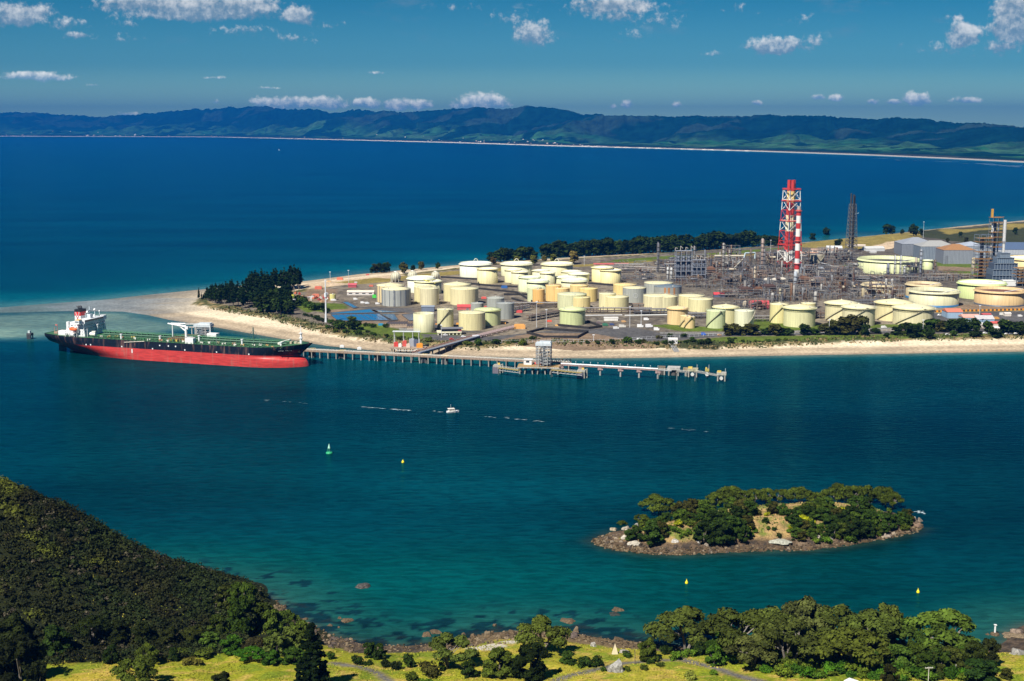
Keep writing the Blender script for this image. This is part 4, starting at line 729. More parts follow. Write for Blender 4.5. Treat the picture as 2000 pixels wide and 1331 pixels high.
def rock(loc, w, h, label, group, color, name='boulder', d=None):
    o = bpy.data.objects.new(name, random.choice(RM)); COL.objects.link(o); o.location = loc; o.rotation_euler = (0, 0, rnd(0, 6.28)); o.scale = (w / 2, (d or w * rnd(.7, 1)) / 2, h); o.color = tuple(color) + (1,)
    tag(o, label, 'rock', group); return o
RB, RG_, RT_ = (.17, .12, .07), (.44, .42, .38), (.28, .21, .13)
for a, b, w_, h_, c, lb in ((710, 1146, 36, 2.2, (.11, .10, .09), 'lone dark rock in the water off the cove'), (1109, 1214, 36, 1.5, RB, 'flat brown rock off the shore right of the spreading tree'), (1205, 1192, 26, 1.6, RB, 'small brown rock farthest out on the right side of the cove'), (677, 1213, 26, 1.4, RB, 'long low rock among dark reef patches in the cove'), (663, 1208, 12, 1.0, RB, 'small rock just left of the long low rock in the cove'), (645, 1222, 12, .9, RB, 'small rock left of and nearer than the long low rock'), (662, 1226, 8, .7, RB, 'tiny rock below the long low rock in the cove'),
  (555, 1187, 12, 1.8, RB, 'pale-topped rock beside the trees at the left of the cove'), (548, 1196, 14, 2.2, RB, 'squarish rock at the foot of the trees in the cove'), (597, 1210, 12, 1.0, RB, 'low rock next to the dark water below the spur trees'), (833, 1241, 26, 2.0, RB, 'left one of the two joined rocks at the beach'), (850, 1236, 24, 1.8, RB, 'right one of the two joined rocks at the beach'), (905, 1239, 10, 1.0, RB, 'small rock in the shallows right of the joined rocks'), (923, 1243, 16, 1.8, RB, 'brown rock in the shallows left of the speckled rock'), (952, 1240, 18, 2.6, RT_, 'speckled tan rock standing in the shallows'), (966, 1222, 12, 1.2, RB, 'rock with dark weed around it off the rocky shore'), (983, 1240, 14, 1.6, RB, 'rock at the water edge left of the spreading tree'),
  (1121, 1246, 26, 3.4, (.16, .12, .10), 'rounded dark brown rock right of the spreading tree'), (1126, 1236, 12, 4.2, RT_, 'pale knob of rock on top of the dark brown rock'), (1141, 1246, 14, 1.8, RB, 'small rock right of the rounded dark brown rock'), (1206, 1251, 24, 2.0, RB, 'brown rock in the water before the rounded tree'), (1221, 1255, 14, 1.3, RB, 'small rock touching the brown rock before the rounded tree'), (1168, 1250, 10, 1.0, RB, 'low rock between the shore rocks'), (1158, 1262, 20, 2.6, (.5, .47, .42), 'whitish jagged rock at the grass edge'), (1218, 1275, 22, 1.8, (.42, .38, .33), 'grey rock pile beside the pale beacon'), (1200, 1200, 26, .5, (.05, .06, .05), 'rock awash below the small brown rock'),
  (1206, 1312, 36, 6.2, (.40, .39, .36), 'large pale grey boulder in the green grass'), (1188, 1311, 10, 1.6, (.36, .34, .30), 'small pale boulder leaning on the large one'), (1987, 1279, 34, 3.6, (.42, .40, .36), 'pale domed boulder at the right edge'), (1985, 1238, 34, 3.2, (.33, .25, .19), 'large brown block of rock in the sea at the right edge'), (1990, 1244, 50, 1.6, RT_, 'ledge of tan rock under the large block at the right edge'), (1966, 1245, 16, 1.2, RT_, 'low tan rock left of the ledge at the right edge'), (1929, 1240, 8, .9, RB, 'small rock left of the white beacon')):
    z_ = 0 if b < 1262 else None; loc = P(a, b, 0) if z_ == 0 else F(a, b); w = px_h(a, b, loc, w_); rock(loc - Vector((0, 0, h_ * .18)), w, h_, lb, None, c)
for k in range(72):      # broken rocks along the waterline of the cove
    a = random.choice((rnd(600, 690), rnd(900, 1120), rnd(920, 1060), rnd(630, 690), rnd(1000, 1100))); b = np.interp(a, [600, 650, 690, 900, 960, 1040, 1120], [1222, 1243, 1252, 1250, 1238, 1234, 1240]) + rnd(-2, 22)
    loc = F(a, b); rock(loc, rnd(.8, 3.2), rnd(.4, 1.3), 'brown rock of the broken shore of the cove', 'rocks along the cove shore', random.choice((RB, (.13, .10, .08), RT_)))
for k in range(130):      # rocks round the island
    i = random.randrange(len(ISW) - 8 if k % 3 else len(ISW)); t = random.random(); p0, p1 = ISW[i], ISW[(i + 1) % len(ISW)]; x_, y_ = p0[0] + (p1[0] - p0[0]) * t, p0[1] + (p1[1] - p0[1]) * t
    if k % 4 == 0: x_, y_ = P(rnd(1160, 1240), rnd(1050, 1074))[:2]
    cx_, cy_ = 125, 690; f_ = rnd(0.0, .22); x_ += (cx_ - x_) * f_ * .25; y_ += (cy_ - y_) * f_
    z_ = max(float(isl_h(np.array([x_]), np.array([y_]))[0]), -.2)
    rock((x_, y_, z_ - .1), rnd(.8, 2.8), rnd(.4, 1.4), 'brown boulder on the rocky rim of the island', 'boulders round the island', random.choice((RB, (.14, .105, .08), RT_, (.10, .08, .06), (.16, .12, .085), (.36, .29, .21))))
for a, b, w_, h_, c, lb in ((1198, 1037, 22, 3.4, (.46, .38, .26), 'cream rounded rock topping the left end of the island'), (1222, 1034, 18, 2.8, (.5, .44, .34), 'pale rock at the left end of the island beside a small tree'), (1220, 1052, 16, 3.4, (.62, .56, .46), 'bleached rock face on the left slope of the island'), (1240, 1060, 24, 1.6, (.6, .55, .45), 'bleached slab pile below the island bushes'), (1318, 1056, 18, 1.2, (.58, .54, .48), 'white flat rock under the bushes on the island'), (1364, 1058, 12, 2.2, (.5, .48, .44), 'pale pointed rock between the island trees'), (1380, 1064, 14, 2.0, (.34, .28, .22), 'brown upright rock in front of the dark island trees'), (1525, 1056, 38, 1.2, (.52, .52, .42), 'pale green-white slab at the middle of the island beach'), (1597, 1052, 24, 2.6, (.52, .46, .36), 'white cliff knob on the island right of the slab'), (1624, 1052, 12, 1.6, (.55, .5, .42), 'small white rock right of the cliff knob'), (1785, 1018, 14, 4.6, (.42, .34, .26), 'blocky rock stack at the right tip of the island'), (1796, 1020, 12, 4.4, (.40, .31, .24), 'outermost rock stack at the right tip of the island'), (1790, 1028, 26, 3.0, (.28, .19, .13), 'brown rock base under the stacks at the island tip'), (1730, 1045, 20, 2.2, (.38, .31, .25), 'grey-brown rock shelf on the right shore of the island'), (1243, 1028, 12, 3.4, (.45, .42, .38), 'grey rock behind the left island bushes')):
    loc = IG(a, b); w = px_h(a, b, loc, w_); rock(loc - Vector((0, 0, h_ * .3)), w, h_, lb, None, c)
# small broken stones along both shores, too many to count
rg = np.random.default_rng(44); base = RM[1]; bv = np.zeros(len(base.vertices) * 3); base.vertices.foreach_get('co', bv); 
import bmesh
_b = bmesh.new(); bmesh.ops.create_icosphere(_b, subdivisions=1, radius=1); bv = np.array([v.co[:] for v in _b.verts]); bf = np.array([[v.index for v in f.verts] for f in _b.faces]); _b.free()
VV, FF, CC = [], [], []; off = 0
def stones(xy, hfun, smax, n0):
    global off
    for x_, y_ in xy:
        s_ = rg.uniform(.3, smax); z_ = float(hfun(np.array([x_]), np.array([y_]))[0]); 
        if z_ < -.4: continue
        v = bv * (1 + rg.normal(size=bv.shape) * .16) * np.array([s_, s_ * rg.uniform(.6, 1), s_ * rg.uniform(.4, .75)]); a = rg.uniform(0, 6.28); v = v @ np.array([(math.cos(a), math.sin(a), 0), (-math.sin(a), math.cos(a), 0), (0, 0, 1)]) + np.array([x_, y_, max(z_, -.1)])
        VV.append(v); FF.append(bf + off); off += len(bv); c = np.array(random.choice(((.075, .052, .028), (.038, .030, .020), (.12, .085, .048), (.17, .13, .08)))); CC.append(np.tile(c, (len(bv), 1)))
def along(poly, n, inn):
    r = []
    for _ in range(n):
        i = rg.integers(0, len(poly) - 1); t = rg.random(); p0, p1 = poly[i], poly[i + 1]; r.append((p0[0] + (p1[0] - p0[0]) * t, p0[1] + (p1[1] - p0[1]) * t + rg.uniform(-1, inn)))
    return r
stones(along(ISW[:12], 900, 7), isl_h, 1.0, 0); stones([tuple(P(rg.uniform(1160, 1260), rg.uniform(1046, 1078)))[:2] for _ in range(260)], isl_h, 1.2, 0)
pts_ = [q for q in along(FSW[3:16], 900, 2)]; stones([(x, y - rg.uniform(0, 9)) for x, y in pts_], fore_h, .9, 0)
me = np_mesh('stones', np.concatenate(VV), np.concatenate(FF), False); attr(me, 'paint', np.concatenate(CC)); me.materials.append(mat('stone', rough=.95, spec=.1, fn=fn_ground(2.0, .4))); o = bpy.data.objects.new('stones', me); COL.objects.link(o); tag(o, 'small broken stones along the island rim and the cove', kind='stuff')
# =====================================================================
# STORAGE TANKS
# =====================================================================
random.seed(41)
CREAM, PALE, WHITE_, GREEN_, YELLOW, ORANGE, GREY, TAN, PINKT, LEMON = (.74, .69, .45), (.70, .71, .56), (.74, .78, .74), (.56, .66, .40), (.78, .62, .30), (.80, .50, .20), (.34, .37, .40), (.56, .47, .32), (.62, .50, .33), (.76, .70, .42)
def place_cyl(cx, w_, yb, yt, z0=4.5):
    """position, radius and height of an upright cylinder from its outline in the photograph"""
    p = P(cx, yb, z0); d = Vector((p.x, p.y, 0)).normalized(); r = w_ / 2 / FPX * (p.y * math.cos(PITCH) + (CAM_Z - z0) * math.sin(PITCH))
    for _ in range(3): c = Vector((p.x, p.y, z0)) + d * r; r = (w_ / 2) / FPX * (c.y * math.cos(PITCH) + (CAM_Z - z0) * math.sin(PITCH))
    lo, hi = 1., 80.
    for _ in range(30):
        m = (lo + hi) / 2
        if proj((c.x, c.y, z0 + m))[1] > yt: lo = m
        else: hi = m
    return c, r, lo
def fn_tankshell(t, b):
    oi = t.new('ShaderNodeObjectInfo'); o = t.new('ShaderNodeTexCoord').outputs['Object']; sp = t.new('ShaderNodeSeparateXYZ', {0: o})
    seam = t.math('LESS_THAN', t.math('FRACT', t.math('DIVIDE', sp.outputs[2], 2.4)), .06)
    off = t.new('ShaderNodeVectorMath', {0: t.new('ShaderNodeMapping', {'Vector': o, 'Scale': (.5, .5, .03)}).outputs[0], 1: oi.outputs['Location']}, operation='ADD').outputs[0]
    n = t.noise(off, 1.5, 5, .6); k = t.math('SUBTRACT', t.smooth(n, .35, .7, 1.03, .80), t.math('MULTIPLY', seam, .07))
    c = t.mix(1.0, t.mix(1.0, oi.outputs['Color'], (.92, .885, .73), 'MULTIPLY'), t.new('ShaderNodeCombineColor', {0: k, 1: k, 2: k}).outputs[0], 'MULTIPLY')
    st = t.math('MULTIPLY', t.smooth(t.noise(off, 5.0, 4, .6), .58, .76), .32); set_bc(t, b, t.mix(st, c, (.34, .22, .12)))
M_SHELL = mat('tank_paint', rough=.5, spec=.35, fn=fn_tankshell)
def tank(cx, w_, yb, yt, roof, color, label, girder=0, stair=None, roofc=None, z0=None, ap=None, name='storage_tank', cat='storage tank'):
    z0 = z0 if z0 is not None else 4.6
    c, r, h = place_cyl(cx, w_, yb, yt, z0)
    t = thing(name, label, cat, (c.x, c.y, z0), 0, 'storage tanks of the refinery'); n = 48
    if roof in ('open', 'dark', 'brown', 'white'):
        MB().lathe([(r, -.6), (r, h), (r - .35, h), (r - .35, h * .55)], n=n).build('shell', M_SHELL, t, color)
        lvl = h * {'open': .72, 'dark': .72, 'brown': .80, 'white': .93}[roof]; rc = {'open': (.05, .05, .06), 'dark': (.05, .045, .05), 'brown': (.16, .07, .05), 'white': (.78, .78, .74)}[roof]
        m = MB().lathe([(.01, lvl + .6), (r * .75, lvl + .2), (r * .8, lvl + .7), (r - .45, lvl)], n=n); m.build('floating_roof', M_PAINT, t, rc)
        m = MB(); m.tube((r * .95, 0, h + .3), (r * .1, -r * .2, lvl + .6), .45, n=6); m.build('rolling_ladder', M_PAINT, t, (.6, .6, .58))
    else:
        MB().lathe([(r, -.6), (r, h)], n=n).build('shell', M_SHELL, t, color)
        hc = {'cone': r * .17, 'flat': r * .05, 'dome': r * .14}[roof] if ap is None else ap
        prof = [(r + .12, h - .15), (r + .12, h)] + ([(r * k, h + hc * (1 - k * k)) for k in (.9, .7, .5, .3, .1)] if roof == 'dome' else [(r * .5, h + hc * .5)]) + [(.05, h + hc)]
        MB().lathe(prof, n=n).build('roof', M_SHELL, t, roofc or tuple(min(.9, v * 1.08 + .04) for v in color))
        m = MB().tube((0, 0, h + hc - .2), (0, 0, h + hc + .9), .5); a = rnd(3.6, 5.6); m.box((math.cos(a) * r * .8, math.sin(a) * r * .8, h + hc * .3 + .6), (1.4, 1.4, 1.2)); m.build('vent', M_PAINT, t, (.55, .54, .48))
    if girder:      # wind girder: a walkway shelf round the top that throws its shadow on the shell
        zg = h - (1.0 if girder == 1 else 2.2 if girder == 3 else .9); wg = 1.3 if girder == 1 else 1.8
        MB().lathe([(r + .02, zg - .5), (r + wg * .5, zg - .45), (r + wg, zg), (r + wg, zg + .25), (r + .02, zg + .25)], n=n).build('wind_girder', M_SHELL, t, color)
        if girder == 2:
            zg2 = h - 3.4; MB().lathe([(r + .02, zg2 - .2), (r + .5, zg2), (r + .5, zg2 + .15), (r + .02, zg2 + .15)], n=n).build('stiffening_ring', M_SHELL, t, color)
    if roof not in ('open', 'dark', 'brown', 'white') and girder == 0 and w_ > 30:
        m = MB()
        for k in range(30): a = k * 2 * math.pi / 30; m.tube((r * math.cos(a), r * math.sin(a), h), (r * math.cos(a), r * math.sin(a), h + 1.1), .06, n=4)
        for k in range(30): a, b2 = k * 2 * math.pi / 30, (k + 1) * 2 * math.pi / 30; m.tube((r * math.cos(a), r * math.sin(a), h + 1.1), (r * math.cos(b2), r * math.sin(b2), h + 1.1), .07, n=4, caps=False)
        m.build('railing', M_PAINT, t, color)
    if stair:      # spiral stair climbing the shell, from angle a0 to a1 (0 is towards +X, 270 faces the camera)
        a0, a1 = stair; m = MB(); N = 18
        pts = [((r + .7) * math.cos(R(a0 + (a1 - a0) * k / N)), (r + .7) * math.sin(R(a0 + (a1 - a0) * k / N)), (h + .2) * k / N) for k in range(N + 1)]
        for p, q in zip(pts[:-1], pts[1:]):
            for ri, ro, dz in ((.25, .7, 0),):
                pass
            p_, q_ = Vector(p), Vector(q); out = Vector((p[0], p[1], 0)).normalized()
            m.add([p_ - out * .6, p_ + out * .5, q_ + out * .5, q_ - out * .6, p_ - out * .6 + Vector((0, 0, -.5)), p_ + out * .5 + Vector((0, 0, -.5)), q_ + out * .5 + Vector((0, 0, -.5)), q_ - out * .6 + Vector((0, 0, -.5))], [(0, 1, 2, 3), (4, 7, 6, 5), (0, 4, 5, 1), (2, 6, 7, 3), (1, 5, 6, 2)])
            m.tube(p_ + out * .5 + Vector((0, 0, 1)), q_ + out * .5 + Vector((0, 0, 1)), .09, n=4, caps=False)
        m.box((pts[-1][0], pts[-1][1], h + .3), (2.2, 2.2, .25)); m.build('spiral_stair', M_PAINT, t, (.30, .28, .20))
    return t, c, r, h
TANKS = [ # cx, width, y base, y rim, roof, colour, label, girder, stair
 (763, 54, 592, 557, 'cone', (.72, .60, .40), 'tan cone-roofed tank half hidden behind the grey clad tank', 0, None),
 (774, 56, 599, 564, 'cone', (.42, .45, .50), 'grey clad tank with pale cone roof, nearest the blue ponds', 0, None),
 (822, 52, 573, 541, 'white', WHITE_, 'white tank with girder at the left end of the tank field', 3, None),
 (836, 53, 576, 548, 'white', (.70, .70, .50), 'cream tank with a yellow ladder on its roof', 1, None),
 (827, 36, 591, 560, 'flat', CREAM, 'tall cream tank behind the pale one above the blue shed', 0, None),
 (839, 37, 597, 563, 'flat', (.70, .66, .50), 'tall pale cream tank standing over the blue shed', 0, None),
 (893, 53, 590, 555, 'cone', CREAM, 'cone-roofed cream tank behind the big one above the red shed', 0, None),
 (907, 55, 597, 563, 'flat', (.74, .69, .48), 'large cream tank directly above the red shed', 0, None),
 (828, 41, 650, 612, 'dark', (.58, .58, .44), 'grey-green tank with dark open top nearest the jetty gate', 0, None),
 (870, 32, 643, 604, 'flat', (.68, .66, .46), 'narrow cream tank with a dark stair slanting across it', 0, (205, 300)),
 (922, 52, 646, 610, 'flat', (.73, .68, .44), 'yellow-cream tank right of the small control building', 0, None),
 (953, 50, 637, 603.5, 'flat', (.60, .66, .40), 'pale green ringed tank touching the yellow-cream one', 1, None),
 (932, 25, 608, 592, 'flat', GREY, 'small grey tank right of the red shed', 0, None),
 (968, 34, 612, 582, 'dome', (.36, .39, .42), 'grey tank with domed roof behind the darker grey one', 0, None),
 (987, 35, 624, 592, 'flat', (.30, .33, .37), 'dark grey tank right of the pale green ringed tank', 0, None),
 (929, 62, 543, 513, 'white', WHITE_, 'white wide tank with thick rim, leftmost of the far row', 3, None),
 (952, 40, 555, 524, 'white', CREAM, 'cream girdered tank in front of the leftmost white wide tank', 1, None),
 (1009, 61, 541, 513, 'white', PALE, 'pale wide tank with thick rim, middle of the far row', 3, None),
 (1002, 33, 553, 526, 'white', (.72, .70, .50), 'left of the paired tanks before the middle wide tank', 1, None),
 (1015, 33, 556, 530, 'white', (.72, .70, .50), 'right of the paired tanks before the middle wide tank', 1, None),
 (1088, 61, 541, 513.5, 'white', (.72, .70, .50), 'pale wide tank with thick rim, rightmost of the far row', 3, None),
 (1056, 33, 550, 527.5, 'white', (.72, .71, .52), 'left of the paired tanks before the rightmost wide tank', 1, None),
 (1069, 30, 556, 532, 'white', (.72, .71, .52), 'right of the paired tanks before the rightmost wide tank', 1, None),
 (1034, 43, 571, 540.5, 'white', (.66, .72, .54), 'pale green tank behind the left of the two big green-white tanks', 1, None),
 (1050, 43, 576, 547, 'white', (.66, .72, .54), 'left of the two big green-white girdered tanks in the middle', 3, None),
 (1116, 40, 546, 529.5, 'white', (.72, .70, .48), 'farthest cream tank above the right green-white tank', 1, None),
 (1130, 41, 552, 534, 'white', (.68, .70, .52), 'cream tank just above the right green-white tank', 1, None),
 (1106, 43, 556, 540.5, 'white', (.68, .71, .52), 'pale tank showing left behind the right green-white tank', 1, None),
 (1121, 51, 566, 545.5, 'white', (.68, .72, .54), 'right of the two big green-white girdered tanks in the middle', 3, None),
 (1176, 41, 552, 521.5, 'white', LEMON, 'left of the two lemon tanks before the pipe field', 1, None),
 (1192, 41, 554, 526.5, 'white', LEMON, 'right of the two lemon tanks before the pipe field', 1, None),
 (1044, 28, 590, 562, 'flat', (.64, .70, .50), 'pale green tank behind the small orange tank', 0, None),
 (1052, 24, 594, 565.5, 'flat', ORANGE, 'small narrow orange tank, leftmost of the orange ones', 0, None),
 (1081, 31, 589, 557.5, 'flat', (.80, .58, .28), 'yellow-orange tank right of the small orange tank', 0, None),
 (1097, 31, 590, 563, 'flat', (.80, .60, .30), 'second yellow-orange tank behind the pale green broad tank', 0, None),
 (1131, 36, 580, 557, 'flat', (.80, .63, .32), 'yellow tank just behind the brightest yellow tank', 0, None),
 (1149, 36, 590, 563.5, 'flat', (.80, .63, .28), 'brightest yellow tank behind the twin front tanks', 0, None),
 (1117, 57, 605, 574, 'flat', (.62, .65, .47), 'broad grey-green tank behind the tan-yellow one', 0, None),
 (1134, 38, 606, 580.5, 'flat', (.74, .64, .36), 'tan-yellow tank overlapping the broad grey-green one', 0, None),
 (1118, 50, 636, 603, 'cone', (.58, .66, .40), 'green ringed cone-roofed tank alone nearest the beach', 1, None),
 (1186, 33, 607, 573.5, 'flat', (.74, .70, .48), 'cream tank partly behind its broad cream neighbour', 0, None),
 (1204, 48, 609, 579, 'flat', (.74, .69, .44), 'broad cream tank left of the grey tank with a round badge', 0, None),
 (1220, 45, 580, 555.5, 'flat', YELLOW, 'wide yellow tank behind the grey tank with a round badge', 0, None),
 (1239, 46, 592, 561.5, 'flat', (.36, .39, .42), 'grey tank with cream top in front of the wide yellow tank', 0, None),
 (1286, 56, 576, 552, 'flat', (.38, .41, .44), 'grey tank with pale cream top left behind the rusty one', 0, None),
 (1304, 54, 580, 559, 'cone', (.34, .36, .38), 'rust-streaked grey tank with slate blue roof', 0, None),
 (1283, 54, 607, 577, 'flat', (.72, .68, .50), 'cream tank left behind the cone-roofed one in the middle row', 0, None),
 (1299, 48, 607, 578.5, 'cone', (.70, .67, .48), 'cone-roofed cream tank above the orange banded tank', 0, None),
 (1350, 50, 602, 577, 'flat', (.74, .69, .44), 'cream tank behind the broad one left of the process units', 0, None),
 (1368, 48, 610, 583.5, 'flat', (.73, .70, .46), 'broad cream tank above the two tanks with slanting stairs', 0, None),
 (1323, 40, 635, 601, 'dome', (.78, .60, .36), 'orange tank with dark girder band above the grass', 1, None),
 (1338.5, 21, 640, 616.5, 'flat', (.78, .64, .38), 'left of the two small orange tanks joined by curved stairs', 0, (190, 280)),
 (1347, 20, 642, 619, 'flat', (.80, .62, .36), 'right of the two small orange tanks joined by curved stairs', 0, (190, 280)),
 (1397.5, 37, 642, 606.5, 'flat', (.58, .66, .44), 'pale green tank with a slanting stair beside the road', 0, (190, 290)),
 (1417, 50, 634, 598.5, 'cone', (.73, .70, .46), 'cone-roofed cream tank behind the green and white stair tanks', 1, None),
 (1453, 38, 642, 606.5, 'flat', (.72, .74, .62), 'white tank with stair rising to the right beside the road', 0, (255, 345)),
 (1521, 36, 632, 594, 'cone', (.74, .69, .40), 'yellow-cream tank with stair left of the big cone-roofed one', 0, (190, 285)),
 (1578, 28, 625, 592, 'flat', (.72, .68, .42), 'small cream tank peeping behind the big cone-roofed tank', 0, None),
 (1560.5, 61, 640, 599.5, 'cone', (.70, .70, .48), 'big cone-roofed cream tank above the clipped round tree', 2, None),
 (1642, 61, 629, 590.5, 'cone', (.72, .69, .50), 'left tank of the pair behind the dark bushy trees', 2, (190, 285)),
 (1676, 62, 638, 598.5, 'cone', (.71, .68, .52), 'right tank of the pair behind the dark bushy trees', 2, (190, 285)),
 (1745, 72, 628, 589.5, 'cone', (.74, .69, .46), 'left tank of the rightmost cone-roofed pair', 2, (195, 285)),
 (1783, 78, 637, 599.5, 'cone', (.71, .68, .50), 'right tank of the rightmost cone-roofed pair by the sheds', 2, (195, 285)),
 (1714, 62, 583, 554, 'brown', (.56, .49, .36), 'tan open tank with rusty roof between the pipe racks', 3, None),
 (1802.5, 66, 585, 553, 'brown', (.56, .48, .34), 'tan open tank behind the large pale tank with blue foot', 3, None),
 (1823, 94, 601, 566, 'dark', (.62, .62, .48), 'large pale open tank with a blue foot band', 3, None),
 (1916, 90, 586, 550.5, 'white', (.56, .66, .36), 'large green tank with white roof behind the tan one', 3, None),
 (1951, 94, 600, 565, 'brown', (.62, .46, .28), 'large orange-tan open tank with brown inside, lowest right', 3, None),
 (1735, 118, 537, 505, 'dark', (.62, .68, .46), 'widest pale green open tank below the grey sheds', 3, None),
 (1811, 20, 527, 508, 'white', (.60, .68, .44), 'small pale green tank right of the widest open tank', 1, None),
 (2012, 90, 527, 503, 'white', (.72, .60, .36), 'tan tank with white roof cut by the right edge', 3, None),
 (1595, 27, 520, 498, 'flat', (.40, .37, .32), 'small brownish tank with slanting pipe right of the striped chimney', 0, (250, 330)),
 (650, 12, 587, 575, 'flat', (.68, .66, .30), 'tiny yellow-green tank beside the rubble yard', 0, None)]
for cx, w_, yb, yt, roof, c, lb, g, st in TANKS:
    rc = None
    if 'cream top' in lb or 'cream tank' in lb or 'clad' in lb: rc = (.80, .76, .54)
    if 'slate blue' in lb: rc = (.14, .19, .27)
    if 'domed roof' in lb: rc = (.44, .47, .48)
    t_, c_, r_, h_ = tank(cx, w_, yb, yt, roof, c, lb, g, st, rc)
    if 'clad' in lb:
        m = MB()
        for k in range(16): a = k * 2 * math.pi / 16; m.box(((r_ + .12) * math.cos(a), (r_ + .12) * math.sin(a), h_ / 2), (.5, .5, h_), a)
        m.build('cladding_rib', M_PAINT, t_, (.10, .12, .15))
        m = MB(); 
        for k in range(7): m.box(((r_ + .2) * math.cos(R(266 + k % 3)), (r_ + .2) * math.sin(R(266 + k % 3)), 1.5 + k * h_ / 7), (1.6, .3, h_ / 7.5), 0)
        m.build('stain', M_PAINT, t_, (.24, .25, .26))
    if 'rust-streaked' in lb:
        m = MB()
        for a in (252, 268, 291): m.box(((r_ + .05) * math.cos(R(a)), (r_ + .05) * math.sin(R(a)), h_ / 2), (2.4, .25, h_ * .98), R(a + 90))
        m.build('rust_streak', M_PAINT, t_, (.42, .20, .08))
    if 'round badge' in lb and 'in front' in lb or lb.startswith('grey tank with cream top'):
        m = MB(); a = R(268); 
        for k in range(24):
            q0, q1 = k * math.pi / 12, (k + 1) * math.pi / 12; m.tube((2.6 * math.cos(q0), -(r_ + .15), h_ * .5 + 2.6 * math.sin(q0)), (2.6 * math.cos(q1), -(r_ + .15), h_ * .5 + 2.6 * math.sin(q1)), .2, n=4)
        m.build('badge', M_PAINT, t_, (.6, .62, .62))
    if 'blue foot' in lb: MB().lathe([(r_ + .12, -.6), (r_ + .12, 2.2), (r_, 2.2)], n=48).build('foot_band', M_PAINT, t_, (.03, .15, .32))
    if 'lowest right' in lb: MB().lathe([(r_ + .12, -.6), (r_ + .12, 1.8), (r_, 1.8)], n=48).build('foot_band', M_PAINT, t_, (.08, .09, .11))
    if 'yellow ladder' in lb: MB().tube((r_ * -.3, -r_ * .2, h_ + 1.2), (r_ * .6, -r_ * .95, h_ - 2), .5, n=6).tube((r_ * .5, r_ * .1, h_ + 1), (-r_ * .1, -r_ * .9, h_ + .4), .35, n=6).build('ladder', M_PAINT, t_, (.75, .65, .08))
    if w_ >= 60 and 'thick rim' in lb:      # gauge hoop on the rim
        m = MB()
        for k in range(8): q0, q1 = k * math.pi / 8, (k + 1) * math.pi / 8; m.tube((3 * math.cos(q0), r_ * .6, h_ + 4 * math.sin(q0)), (3 * math.cos(q1), r_ * .6, h_ + 4 * math.sin(q1)), .45, n=6)
        m.build('gauge_hoop', M_PAINT, t_, (.72, .68, .5))
# ribbed spheres at the left end of the tank field
for cx, w_, yb, yt, lb in ((772, 19, 552, 533, 'white ribbed sphere on the left above the grey clad tank'), (805, 18, 549, 529, 'white ribbed sphere behind the white girdered tank'), (850, 16, 548, 531, 'white ribbed sphere at the right behind the cream tank')):
    p = G(cx, yb); r = w_ / 2 / FPX * p.y * 1.01; t = thing('gas_sphere', lb, 'gas sphere', (p.x, p.y + r, p.z), 0, 'ribbed gas spheres'); zc = r * 1.05
    MB().lathe([(max(.05, r * math.sin(k * math.pi / 14)), zc - r * math.cos(k * math.pi / 14)) for k in range(15)], n=28).build('shell', M_SHELL, t, (.66, .65, .56))
    m = MB()
    for k in range(14):
        a = k * math.pi / 7
        for j in range(8): q0, q1 = -.5 + j * .26, -.5 + (j + 1) * .26; m.tube(((r + .3) * math.cos(q0) * math.cos(a), (r + .3) * math.cos(q0) * math.sin(a), zc + (r + .3) * math.sin(q0)), ((r + .3) * math.cos(q1) * math.cos(a), (r + .3) * math.cos(q1) * math.sin(a), zc + (r + .3) * math.sin(q1)), .22, n=4, caps=False)
    m.build('rib', M_PAINT, t, (.50, .47, .38))
    m = MB()
    for k in range(8): a = k * math.pi / 4; m.tube((r * .95 * math.cos(a), r * .95 * math.sin(a), -.5), (r * .95 * math.cos(a), r * .95 * math.sin(a), zc), .4)
    m.build('support_column', M_PAINT, t, (.6, .58, .5)); MB().lathe([(r * .3, zc + r * .98), (r * .3, zc + r * 1.12), (.1, zc + r * 1.14)], n=12).build('top_platform', M_PAINT, t, (.78, .78, .72))
# low earth walls (bunds) round the tanks
def strip(name, pts, w_, h_, color, lb=None, cat=None, z0=None, group=None):
    m = MB()
    for p, q in zip(pts[:-1], pts[1:]):
        a, b = G(*p), G(*q); d = (b - a); L = math.hypot(d.x, d.y); ang = math.atan2(d.y, d.x); m.box(((a.x + b.x) / 2, (a.y + b.y) / 2, (a.z + b.z) / 2 + h_ / 2 - .3), (L + w_, w_, h_ + .6), ang)
    o = m.build(name, M_CONC, None, color); tag(o, lb, cat, group); return o
for pts, lb in (([(1090, 637), (1150, 643), (1175, 640), (1148, 630)], 'dark bund wall round the lone green tank'), ([(880, 560), (1010, 573), (1048, 596)], 'dark bund wall crossing the middle of the tank field'), ([(985, 577), (1095, 577)], 'dark bund wall between the far and middle tanks'), ([(1000, 585), (1050, 599), (1100, 597)], 'dark bund wall below the small orange tank'), ([(1150, 555), (1200, 559)], 'dark bund wall under the lemon tanks'), ([(862, 543), (932, 547), (935, 558)], 'dark bund wall left of the leftmost far tank'), ([(895, 553), (960, 560), (1010, 562)], 'dark bund wall below the leftmost far tank'),
    ([(1290, 652), (1400, 653), (1480, 651), (1600, 648)], 'low grey road wall below the stair tanks'), ([(1600, 648), (1740, 643), (1812, 640)], 'low grey road wall below the cone-roofed pairs'), ([(1030, 652), (1062, 660), (1128, 661), (1148, 650), (1062, 644), (1030, 652)], 'black-edged empty basin by the jetty head')):
    strip('bund_wall', pts, 1.2, 1.5 if 'road' in lb else 2.4, (.42, .41, .38) if 'road' in lb else (.03, .03, .033), lb, 'bund wall')
